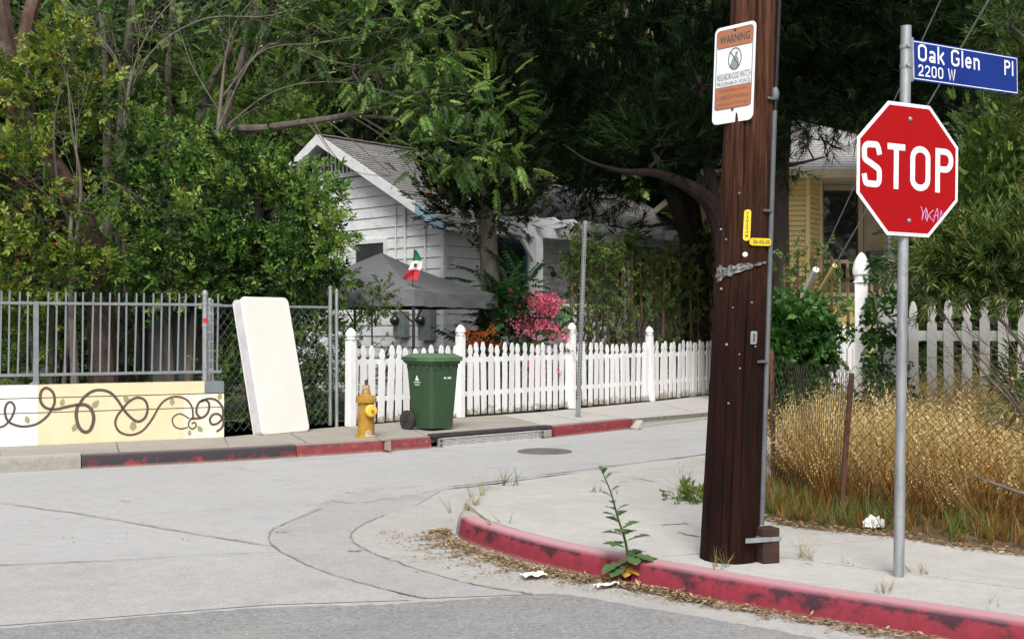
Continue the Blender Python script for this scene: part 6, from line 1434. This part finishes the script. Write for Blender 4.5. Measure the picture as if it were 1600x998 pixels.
tree('pine_tree', 'dark pine whose drooping boughs hang over the pale roof of the yellow house', 'tree', gb(1215, 21.5), [[(*gb(1222, 21.5), .2), tp(1220, 420, 21.5, .17), tp(1222, 250, 21.4, .14), tp(1240, 60, 21.3, .10)], [tp(1222, 260, 21.4, .06), tp(1250, 255, 20.6, .03), tp(1290, 245, 20.3, .012)], [tp(1230, 150, 21.4, .08), tp(1330, 90, 20.6, .05), tp(1420, 30, 20.3, .03)]],
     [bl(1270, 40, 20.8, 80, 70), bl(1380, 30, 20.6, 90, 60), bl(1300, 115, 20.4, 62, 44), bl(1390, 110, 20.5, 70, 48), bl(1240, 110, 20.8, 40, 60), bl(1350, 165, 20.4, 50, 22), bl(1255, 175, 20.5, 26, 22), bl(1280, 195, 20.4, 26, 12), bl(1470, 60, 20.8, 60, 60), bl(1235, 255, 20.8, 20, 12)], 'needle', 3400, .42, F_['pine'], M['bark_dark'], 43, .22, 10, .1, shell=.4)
tree('grey_green_tree', 'grey green small leaved tree behind the stop sign', 'tree', gb(1500, 24), [[(*gb(1500, 24), .2), tp(1500, 300, 24, .15), tp(1490, 150, 24, .10)]], [bl(1500, 170, 22, 70, 80), bl(1440, 120, 22, 70, 60), bl(1530, 260, 22, 60, 80), bl(1460, 250, 22.5, 60, 70), bl(1590, 120, 22, 80, 100), bl(1480, 350, 22.5, 70, 70)], 'small', 3000, .30, F_['greyback'], M['bark_dark'], 44, .2, 9, .3)
columnar('bright green arborvitae with upright sprays behind the oleander', 1562, 12.5, 185, 420, 44, 45, 'arbor', 3000, .15, 'arborvitae')
columnar('shorter bright green arborvitae beside the taller one right of the stop sign', 1525, 12.3, 285, 440, 30, 46, 'arbor', 1500, .14, 'arborvitae')
columnar('bright green arborvitae cut off by the right edge of the view', 1615, 12.6, 150, 430, 46, 47, 'arbor', 2200, .15, 'arborvitae')

# oleander on the bank, right
ol = [bl(1505, 415, 8.9, 56, 34), bl(1560, 400, 8.8, 60, 40), bl(1605, 430, 8.6, 36, 34), bl(1465, 435, 9.2, 24, 20), bl(1655, 610, 8.4, 40, 40), bl(1625, 370, 8.8, 50, 40), bl(1455, 405, 9.3, 20, 24), bl(1480, 378, 9.3, 22, 20), bl(1540, 445, 8.8, 34, 14)]
tree('oleander_bush', 'large narrow leaved oleander bush in front of the tall picket fence', 'shrub', (*Vector((4.05, 8.5)), .55), [[(4.05, 8.5, .5, .03), tp(1650, 640, 8.5, .020), tp(1590, 530, 8.6, .014), tp(1500, 440, 8.9, .008)], [(4.1, 8.5, .5, .035), tp(1620, 600, 8.4, .022), tp(1605, 470, 8.6, .014), tp(1570, 370, 8.8, .008)], [(4.0, 8.45, .5, .025), tp(1590, 640, 8.3, .012), tp(1520, 560, 8.6, .008), tp(1450, 450, 9.1, .005)], [(4.0, 8.4, .5, .025), tp(1600, 650, 8.2, .012), tp(1550, 580, 8.2, .008), tp(1510, 540, 8.3, .004)]], ol, 'lance', 1300, .155, F_['oleander'], M['bark'], 51, .12, 8, .6, limb_r=.010)
tree('oleander_bush', 'oleander branches reaching into the view above the blue street sign', 'shrub', (5.1, 9.6, .6), [[(5.1, 9.6, .5, .05), tp(1720, 380, 9.4, .04), tp(1640, 120, 9.0, .02), tp(1580, 40, 8.9, .01)]], [bl(1590, 35, 8.9, 46, 40), bl(1640, 110, 8.9, 60, 60), bl(1562, 62, 9.1, 20, 16), bl(1622, 170, 9.1, 24, 24), bl(1690, 260, 9.2, 60, 90)], 'lance', 560, .16, F_['oleander'], M['bark'], 52, .12, 8, .3, limb_r=.010)
rt = thing('bare_twigs', 'leafless dark twigs sprawling over the chain link fence at the right', 'shrub', (3.7, 7.9, .35)); mb = MB(); rnd = random.Random(6)
for p, d, L in ((P(1640, 640, 8), (-.8, -.1, .35), .45), (P(1630, 620, 8), (-.6, 0, .8), .45), (P(1620, 690, 7.7), (-.8, -.1, .5), .4), (P(1650, 590, 8), (-.9, 0, .3), .5), (P(1600, 640, 7.9), (-.5, .1, .8), .35)): grow(mb, p, d, L, .0065, 3, rnd, .5, .1)
mb.tube([P(1660, 790, 7.5), P(1590, 768, 7.6), P(1545, 752, 7.7), P(1508, 738, 7.8)], [.016, .014, .011, .006], 6); mb.build('branch', M['bark'], rt, True, fix=False)

# ivy mound, staked vines, porch plants
tree('ivy_bush', 'rounded bright green ivy mound between the utility pole and the small gate', 'shrub', (*P(1250, 600, 11.6).xy, .4), [[(*P(1250, 600, 11.6).xy, .4, .05), tp(1250, 540, 11.6, .04), tp(1250, 490, 11.6, .02)]], [bl(1240, 512, 11.5, 42, 30), bl(1254, 540, 11.4, 26, 40), bl(1225, 540, 11.5, 36, 44), bl(1245, 575, 11.4, 38, 40), bl(1215, 505, 11.6, 24, 22), bl(1264, 512, 11.6, 14, 20), bl(1230, 620, 11.3, 40, 40)], 'ivy', 1300, .135, F_['ivy'], M['bark'], 61, .07, 9, .2, limb_r=.02)
tree('garden_shrub', 'dark shrub showing through the gaps of the tall picket fence', 'shrub', (*P(1480, 600, 11.6).xy, .4), [[(*P(1480, 600, 11.6).xy, .4, .04), tp(1480, 540, 11.6, .03), tp(1480, 480, 11.6, .02)]], [bl(1440, 520, 11.4, 44, 60), bl(1500, 520, 11.5, 50, 60), bl(1560, 510, 11.4, 50, 70), bl(1620, 500, 11.2, 50, 80), bl(1400, 540, 11.8, 34, 50), bl(1470, 590, 11.4, 80, 40)], 'sprig', 900, .2, F_['toyon'], M['bark'], 60, .13, 8, .2, limb_r=.015)
tree('climbing_vine', 'green vine climbing the white post and gate beside the tall fence', 'vine', (*R0.xy, .6), [[(R0.x + .25, R0.y - .12, .6, .012), tp(1375, 540, 10.1, .010), tp(1368, 470, 10.2, .006)]], [bl(1374, 500, 10.15, 16, 20), bl(1378, 560, 10.1, 16, 26), bl(1372, 610, 10.0, 24, 20), bl(1384, 450, 10.2, 12, 22)], 'ivy', 130, .12, F_['ivy'], M['bark'], 62, .08, 6, .1, limb_r=.006)
ORD = 'first second third fourth fifth sixth seventh eighth ninth'.split()
rnd = random.Random(12); rng = np.random.default_rng(12); xs_ = [893, 906, 921, 937, 950, 962, 975, 990, 1004, 1018, 1033, 1047, 1062, 1078, 1093, 1108, 1122]
for i, x in enumerate(xs_):
    Y = 21.3 + (x - 890) * .0196 + rnd.uniform(-.1, .1); b = Vector(gb(x, Y)); topy = 392 + rnd.uniform(-26, 30) - 6 * math.sin(i); t = P(x + rnd.uniform(-5, 5), topy, Y)
    v = thing('staked_vine', ('leafy vine on a brown cane, ' + ORD[i] + ' cane to the right of the bougainvillea') if i < 9 else ('leafy vine on a brown cane, ' + ORD[16 - i] + ' cane to the left of the utility pole'), 'plant', b, 'staked vines in a row behind the picket fence')
    MB().tube([b, b.lerp(t, .5) + Vector((rnd.uniform(-.03, .03), 0, 0)), t], [.035, .03, .026], 7).build('cane', M['stake'], v, True)
    MB().tube(wobble(b + Vector((.07, -.05, 0)), t + Vector((.05, -.04, -.3)), 8, .08, rnd), [.02, .018, .016, .015, .014, .012, .011, .01, .008], 5).build('stem', M['bark_dark'], v, True)
    m_ = 84; f = rng.random(m_) ** .42; p = np.array(b)[None] + (np.array(t) - np.array(b))[None] * f[:, None] * 1.04 + rng.normal(0, .11, (m_, 3)) * np.array((1, 1, .8))
    V, T, C = scatter(TP['sprig'], p, rng.normal(0, 1, (m_, 3)) + np.array((0, -.3, .3)), rng.uniform(.13, .25, m_), rng.normal(.45, .2, m_), rng); npmesh('foliage', V, T, C, F_['vine'], v)
yv = ['beside the utility pole conduit', 'just right of the utility pole', 'below the yellow corner board', 'under the dark window', 'below the porch railing']
for i, (x, Y, ty) in enumerate(((1222, 17.5, 400), (1243, 17.8, 398), (1266, 17.4, 392), (1296, 17.9, 400), (1322, 18.2, 418))):
    b = Vector(gb(x, Y)); t = P(x + 3, ty, Y); v = thing('staked_vine', 'staked leafy vine before the yellow house, ' + yv[i], 'plant', b, 'staked vines in front of the yellow house')
    MB().tube([b, b.lerp(t, .5) + Vector((.02, 0, 0)), t], [.03, .026, .02], 7).build('cane', M['stake'], v, True)
    m_ = 48; f = .45 + .55 * rng.random(m_); p = np.array(b)[None] + (np.array(t) - np.array(b))[None] * f[:, None] * 1.03 + rng.normal(0, .12, (m_, 3)); V, T, C = scatter(TP['sprig'], p, rng.normal(0, 1, (m_, 3)) + np.array((0, -.3, .3)), rng.uniform(.12, .22, m_), rng.normal(.45, .2, m_), rng); npmesh('foliage', V, T, C, F_['vine'], v)
bv = tree('bougainvillea', 'bright pink bougainvillea flowering behind the white picket fence', 'plant', gb(838, 20.7), [[(*gb(836, 20.7), .03), tp(836, 540, 20.7, .025), tp(845, 490, 20.7, .015)], [(*gb(822, 20.7), .02), tp(822, 560, 20.7, .016), tp(821, 510, 20.7, .01)]], [bl(842, 492, 20.5, 22, 22), bl(858, 470, 20.5, 12, 18), bl(820, 508, 20.5, 26, 9), bl(864, 515, 20.5, 14, 16), bl(828, 468, 20.5, 14, 12), bl(850, 520, 20.5, 22, 10), bl(842, 590, 20.4, 20, 40)], 'flower', 330, .10, F_['pink'], M['bark'], 63, .08, 8, .2, crown='blossom', limb_r=.01)
tree('orange_flowers', 'low bush of orange flowers left of the pink bougainvillea', 'plant', gb(752, 19.6), [[(*gb(752, 19.6), .02), tp(752, 560, 19.6, .015), tp(752, 530, 19.6, .01)]], [bl(762, 522, 19.5, 16, 10), bl(740, 532, 19.5, 20, 9), bl(752, 545, 19.5, 26, 14)], 'flower', 56, .075, F_['orange'], M['bark'], 64, .07, 5, .2, crown='blossom', limb_r=.008)
tree('leafy_garden_plant', 'dark green broad leaved plant between the canopy and the porch post', 'plant', gb(800, 20.9), [[(*gb(800, 20.9), .05), tp(800, 520, 20.9, .04), tp(800, 480, 20.9, .02)]], [bl(795, 500, 20.8, 34, 40), bl(815, 540, 20.7, 40, 34), bl(780, 460, 21, 24, 30), bl(760, 560, 20.5, 40, 24), bl(810, 455, 21, 26, 20)], 'pinnate', 240, .5, F_['broad'], M['bark'], 65, .12, 5, .2, limb_r=.015, upj=.2)
tree('sapling', 'thin young tree with small leaves growing behind the fence left of the canopy leg', 'tree', gb(581, 17.5), [[(*gb(581, 17.5), .018), tp(582, 560, 17.5, .016), tp(581, 500, 17.5, .013), tp(584, 450, 17.5, .006)]], [bl(580, 468, 17.4, 26, 24), bl(565, 490, 17.4, 24, 14), bl(600, 482, 17.4, 18, 16), bl(608, 530, 17.4, 12, 16), bl(590, 450, 17.4, 16, 10)], 'sprig', 170, .12, F_['vine'], M['bark'], 66, .07, 6, .2, limb_r=.007)
tree('garden_shrub', 'shaded shrub under the canopy behind the left end of the picket fence', 'shrub', gb(545, 17.6), [[(*gb(545, 17.6), .04), tp(545, 600, 17.6, .03), tp(545, 540, 17.6, .02)]], [bl(540, 560, 17.6, 30, 50), bl(500, 600, 17.2, 40, 50), bl(470, 560, 17.3, 40, 60), bl(620, 600, 18, 40, 30)], 'sprig', 420, .16, F_['toyon'], M['bark'], 67, .1, 8, .2, limb_r=.012)
tree('fence_ivy', 'dark tangle of creeper filling the chain link fence behind the mattress', 'shrub', gb(490, 17.2), [[(*gb(490, 17.2), .04), tp(490, 600, 17.2, .03)]], [bl(500, 560, 17, 36, 100), bl(460, 620, 16.9, 50, 50), bl(380, 590, 16.9, 50, 90), bl(345, 620, 16.6, 30, 60), bl(420, 540, 17.2, 60, 70)], 'small', 900, .16, F_['toyon'], M['bark_dark'], 68, .1, 8, .2, limb_r=.012)
tree('hedge', 'dark hedge behind the railing filling the gaps between its pickets', 'hedge', gb(150, 18), [[(*gb(150, 18), .06), tp(150, 560, 18, .05)]], [bl(60, 560, 17.6, 90, 70), bl(190, 560, 17.8, 90, 70), bl(330, 560, 18.2, 70, 80), bl(-80, 560, 17.2, 100, 80)], 'sprig', 1000, .2, F_['toyon'], M['bark_dark'], 69, .14, 8, .2, limb_r=.015)
for px, Y in ((100, 17.3), (225, 17.6), (300, 17.9), (395, 17.0), (410, 17.6)):
    b = Vector(gb(px, Y)); o = MB().tube([b, b + Vector((.05, 0, 1.0)), b + Vector((-.04, 0, 2.2)), b + Vector((.1, 0, 3.4))], [.12, .10, .085, .06], 9).build('tree_trunk', M['bark_dark'], None, True, fix=False)
    tag(o, {100: 'dark slim tree trunk nearest the left end of the railing', 225: 'dark slim tree trunk behind the middle of the railing', 300: 'dark slim tree trunk beside the grey shed', 395: 'dark slim tree trunk behind the bare mattress', 410: 'dark slim tree trunk partly hidden behind the mattress and shrub'}[px], 'tree trunk')

# hillside trees far behind
bk = [('back', 'sprig'), ('back', 'big'), ('greyback', 'small')]
names = {(-40, 60): 'far green tree filling the upper left corner', (120, 230): 'far green tree behind the leaning trunk', (260, 60): 'far green tree behind the bare twigs', (330, 240): 'far green tree behind the toyon shrubs', (420, 40): 'far leafy tree above the pale flowering tree', (560, 90): 'far green tree behind the column cypresses', (700, 60): 'far dark tree between the cypress and the pine', (860, 120): 'far tree glimpsed behind the big pine', (1020, 120): 'far tree glimpsed through the middle of the pine', (1180, 200): 'far tree behind the utility pole', (1320, 90): 'far tree above the pale hipped roof', (1470, 120): 'far tree behind the stop sign top', (1600, 160): 'far tree behind the blue street sign', (1720, 120): 'far tree beyond the right edge', (1420, 300): 'low far tree right of the yellow house'}
for i, ((px, py), l) in enumerate(names.items()):
    Y = 34 + (i * 5) % 7; c_n, t_n = bk[i % 3]
    tree('hillside_tree', l, 'tree', (*P(px, 500, Y).xy, 2.0), [[(*P(px, 500, Y).xy, 1.0, .3), tp(px, py + 90, Y, .24), tp(px, py, Y, .15)]], [bl(px, py, Y - 1, 90, 70), bl(px - 60, py + 70, Y - 1.4, 70, 60), bl(px + 60, py + 60, Y - 1, 80, 70), bl(px + 10, py + 150, Y - 1.6, 90, 70), bl(px - 40, py - 70, Y, 80, 60), bl(px + 50, py - 80, Y, 80, 60)], t_n, 1500, .75, F_[c_n], M['bark_dark'], 100 + i, .35, 9, .3, group='trees on the hillside', twigs=False)
rng = np.random.default_rng(5); n = 9000; X = rng.uniform(-38, 38, n); Yh = rng.uniform(34, 62, n); j = (Yh - 33) / 60; Z = np.maximum(.05, (34 * j ** .8) * np.minimum(1, j * 8)) + rng.uniform(0, 2.2, n)
V, T, C = scatter(TP['big'], np.stack([X, Yh, Z], 1), rng.normal(0, .7, (n, 3)) + np.array((0, -.6, .6)), rng.uniform(.7, 1.5, n), rng.normal(.4, .18, n), rng); o = npmesh('hillside_foliage', V, T, C, F_['back']); o['kind'] = 'stuff'

# ------------------------------------------------------------------ dry grass, weeds, leaf litter
rng = np.random.default_rng(9)
def grass(name, n, tm, m, hs, xy, tint, sc_tint=.12):
    pos = []; 
    while len(pos) < n:
        x, y = xy(rng)
        if x is None: continue
        pos.append((x, y, bank_z(x, y) - .01))
    pos = np.array(pos); s = rng.uniform(*hs, n); V, T, C = scatter(TP[tm], pos, np.tile((0, 0, 1.0), (n, 1)) + rng.normal(0, .22, (n, 3)), s, tint + rng.normal(0, sc_tint, n), rng, .3); o = npmesh(name, V, T, C, m); o['kind'] = 'stuff'; return o
def on_bank(r, depth0=.05, depth1=3.2):
    x, y = r.uniform(1.95, 6.2), r.uniform(5.2, 13)
    d = min(x - 2.05 + .2, (x - 2.45) * .62 + (y - 8.3) * .78 + .35)
    return (x, y) if depth0 < d < depth1 and inside_bank(x, y) else (None, None)
grass('dry_grass', 6600, 'tall', F_['straw'], (.36, .78), lambda r: on_bank(r, .52, 3.2), .33)
grass('dry_grass', 1700, 'tall', F_['strawpale'], (.55, .92), lambda r: on_bank(r, .6, 3.2), .5)
grass('low_grass', 1100, 'blade', F_['straw'], (.08, .24), lambda r: on_bank(r, .06, .7), .22)
grass('low_grass', 420, 'blade', F_['weed'], (.08, .26), lambda r: on_bank(r, .06, .7), .30)
PT = [(2.15, 8.9), (2.5, 8.2), (2.7, 8.4), (3.6, 7.2), (4.3, 6.9), (3.1, 7.8)]
def patchy(r):
    c = PT[r.integers(len(PT))]; x, y = c[0] + r.normal(0, .16), c[1] + r.normal(0, .16)
    return (x, y) if inside_bank(x, y) else (None, None)
grass('low_grass', 260, 'blade', F_['green'], (.14, .34), patchy, .4)
def weed(label, px, py, h, n, lm, tm='blade', z=.15, w=.05, seed=1, cat='weed', lift=0):
    r = np.random.default_rng(seed); c = np.array(G(px, py, z)); pos = c + r.normal(0, 1, (n, 3)) * np.array((w, w, 0)); V, T, C = scatter(TP[tm], pos, np.tile((0, 0, 1.0), (n, 1)) + r.normal(0, .45, (n, 3)), h * r.uniform(.5, 1.1, n), .45 + r.normal(0, .2, n), r, .3)
    rt = thing('weed', label, cat, tuple(c)); npmesh('blades', V, T, C, F_[lm], rt)['kind'] = 'stuff'; return rt
weed('dry grass tuft on the tip of the corner kerb', 742, 797, .24, 9, 'weed', z=.10, w=.07, seed=1); weed('thin seeding stalks rising behind the kerb tip', 756, 778, .42, 3, 'weed', 'tall', z=.05, w=.05, seed=2); weed('small bushy weed in the joint at the road edge', 789, 757, .24, 6, 'green', z=.03, w=.035, seed=3)
weed('short yellow green tuft in the pavement joint', 934, 768, .10, 9, 'green', z=.15, w=.07, seed=4); weed('straggly dry grass at the edge of the kerb top', 775, 818, .14, 4, 'weed', z=.15, w=.06, seed=5)
weed('leafy green weed growing at the left foot of the utility pole', 1086, 785, .17, 26, 'green', 'sprig', z=.14, w=.12, seed=6); weed('tall thin weed stalks behind the left side of the utility pole', 1078, 770, .40, 4, 'green', 'tall', z=.14, w=.10, seed=7)
weed('small grass tuft in front of the utility pole base', 1128, 886, .13, 6, 'weed', z=.15, w=.03, seed=8); weed('dry spreading weed between the pole and the stop sign', 1262, 874, .26, 7, 'weed', 'twig', z=.15, w=.045, seed=9); weed('yellow grass tuft on the kerb left of the stop sign post', 1384, 925, .13, 7, 'weed', z=.15, w=.045, seed=10)
weed('small grass tuft right of the stop sign post', 1443, 896, .15, 5, 'weed', z=.15, w=.03, seed=11); weed('thin dry sprig on the kerb top at the right', 1545, 948, .10, 4, 'weed', 'twig', z=.15, w=.05, seed=12); weed('tiny tuft beside the dry spreading weed', 1318, 880, .09, 3, 'weed', z=.15, w=.02, seed=13)
weed('bright green grass clump at the foot of the fence beside the rusty post', 1250, 815, .26, 16, 'green', z=.15, w=.14, seed=14); weed('green weeds just right of the utility pole', 1212, 800, .22, 12, 'green', z=.15, w=.08, seed=15)
# thistle growing from the split in the kerb
tb = G(982, 874, .15); ts = thing('sow_thistle', 'tall leafy sow thistle growing from the split in the red kerb', 'plant', tb)
stem = catmull([tb - UP * .03, tb + Vector((-.015, 0, .10)), tb + Vector((-.055, 0, .24)), tb + Vector((-.090, 0, .38)), tb + Vector((-.135, 0, .50))], 4)
MB().tube(stem, [.008 - .0055 * i / (len(stem) - 1) for i in range(len(stem))], 7).build('stem', F_['green'], ts, True)
def lobed(L, W):
    mb = MB(); n = 9; V = [(0, 0, 0)]; F = []
    prof = [.12, .45, .30, .80, .55, 1.0, .75, .62, .0]
    for i in range(n):
        f = (i + 1) / n; w = W * prof[i]; V += [(-w / 2, L * f - (.03 * L if i % 2 else 0), -.25 * L * f * f + .12 * w), (0, L * f, -.25 * L * f * f), (w / 2, L * f - (.03 * L if i % 2 else 0), -.25 * L * f * f + .12 * w)]
    F += [(0, 2, 1), (0, 3, 2)]
    for i in range(n - 1): a = 1 + 3 * i; F += [(a, a + 1, a + 4, a + 3), (a + 1, a + 2, a + 5, a + 4)]
    mb.add(V, F); return mb
def leafmesh(nm, L, W, m): me = bpy.data.meshes.new(nm); q = lobed(L, W); me.from_pydata(q.v, [], q.f); me.materials.append(m); me.polygons.foreach_set('use_smooth', [True] * len(me.polygons)); return me
M['thistle'] = mat('thistle_leaf', (.085, .15, .05), (.055, .105, .035), 30, 0.5); M['thistle_old'] = mat('thistle_old_leaf', (.50, .26, .03), (.28, .20, .03), 22, 0.6)
big, smol, old = leafmesh('leaf', .155, .115, M['thistle']), leafmesh('leaf', .075, .060, M['thistle']), leafmesh('leaf', .085, .075, M['thistle_old'])
for (f, az, el, me, s) in ((.10, 200, -10, big, 1.0), (.14, 330, 5, big, .9), (.05, 20, 10, big, .95), (.22, 180, 25, big, .8), (.30, 350, 30, big, .85), (.36, 170, 20, smol, 1.5), (.42, 20, 35, smol, 1.4), (.52, 190, 30, smol, 1.1), (.58, 350, 40, smol, 1.0), (.64, 100, 20, smol, .9), (.70, 180, 45, smol, .9), (.76, 10, 45, smol, .8), (.84, 190, 50, smol, .7), (.90, 20, 60, smol, .7), (.97, 120, 70, smol, .7), (.98, 300, 70, smol, .6), (.02, 250, -25, old, 1.0), (.03, 300, -12, old, 1.1), (.03, 345, 0, old, .8), (.06, 10, 25, big, 1.0), (.05, 225, -5, big, .9), (.18, 40, 15, big, .8), (.26, 230, 10, big, .75), (.33, 60, 20, smol, 1.5), (.38, 260, 15, smol, 1.4), (.46, 140, 30, smol, 1.2), (.55, 60, 30, smol, 1.1), (.61, 220, 35, smol, 1.0), (.16, 285, 0, big, .8), (.08, 60, 30, big, .8)):
    p = stem[min(len(stem) - 1, int(f * (len(stem) - 1)))]; o = piece('leaf', me, ts, p); o.scale = (s, s, s); d = Vector((math.cos(R(az)) * math.cos(R(el)), math.sin(R(az)) * math.cos(R(el)), math.sin(R(el)))); o.rotation_euler = d.to_track_quat('Y', 'Z').to_euler()
ts.scale = (1.2, 1.2, 1.08)
# dead leaves along the gutter
def litter(n, path, wid, seed, size=(.02, .05), zb=.012, pile=.03, name='leaf_litter'):
    r = np.random.default_rng(seed); cp = catmull([(*p, 0) for p in path], 10); k = r.integers(len(cp) - 1, size=n); f = r.random(n)
    A_ = np.array([tuple(p) for p in cp]); p = A_[k] + (A_[k + 1] - A_[k]) * f[:, None]; t = nrm(A_[k + 1] - A_[k]); out = np.stack([-t[:, 1], t[:, 0], t[:, 2]], 1)
    wv = np.interp(k, np.linspace(0, len(cp) - 1, len(wid)), wid) * np.abs(r.normal(0, .5, n)); patch = .55 + .45 * np.sin(k * 1.7) * np.sin(k * .63 + 1); p = p + out * (wv * patch)[:, None]; p[:, 2] = zb + pile * r.random(n) * np.exp(-wv * 6)
    d = np.concatenate([r.normal(0, 1, (n, 2)), r.normal(0, .18, (n, 1))], 1); V, T, C = scatter([(np.array([(0, 0, 0), (.18, .5, .08), (0, 1, .02), (-.18, .5, .05)], float), np.array([(0, 1, 2), (0, 2, 3)]), np.zeros(4))] + [(np.array([(0, 0, 0), (.05, .5, .06), (0, 1.3, 0), (-.05, .5, .02)], float), np.array([(0, 1, 2), (0, 2, 3)]), np.zeros(4) - .1)], p, d, r.uniform(*size, n), r.normal(.5, .22, n), r, .35)
    o = npmesh(name, V, T, C, M['litter']); o['kind'] = 'stuff'
litter(5200, [(1.0, 6.58), (.70, 6.86), (.43, 7.10), (.16, 7.40), (-.13, 7.83), (-.39, 8.28), (-.50, 8.75)], [.10, .10, .20, .36, .44, .46, .26], 1)
litter(2000, [(3.6, 4.43), (2.42, 5.40), (1.74, 5.93), (1.18, 6.39), (.95, 6.60)], [.16, .17, .15, .12, .05], 2)
litter(500, [(1.0, 6.5), (.3, 7.0), (-.5, 7.8), (-.9, 8.8)], [.2, .3, .4, .3], 3, (.012, .03), .011, .0)
litter(260, [(-4.5, 8.5), (-2, 8.2), (0.5, 9.0), (-1.5, 11.5), (-4, 10.5)], [1.6, 1.6, 1.4, 1.6, 1.6], 8, (.012, .03), .006, .0, 'road_grit')
litter(1500, [(5.0, 5.55), (3.15, 7.05), (2.56, 7.70), (1.98, 8.12), (1.72, 8.9)], [-.20, -.20, -.20, -.16, -.12], 4, (.02, .05), .155, .01)
litter(700, [(5.0, 5.55), (3.15, 7.05), (2.56, 7.70), (1.98, 8.12), (1.72, 8.9)], [.10, .10, .10, .12, .1], 5, (.015, .04), .154, .0)
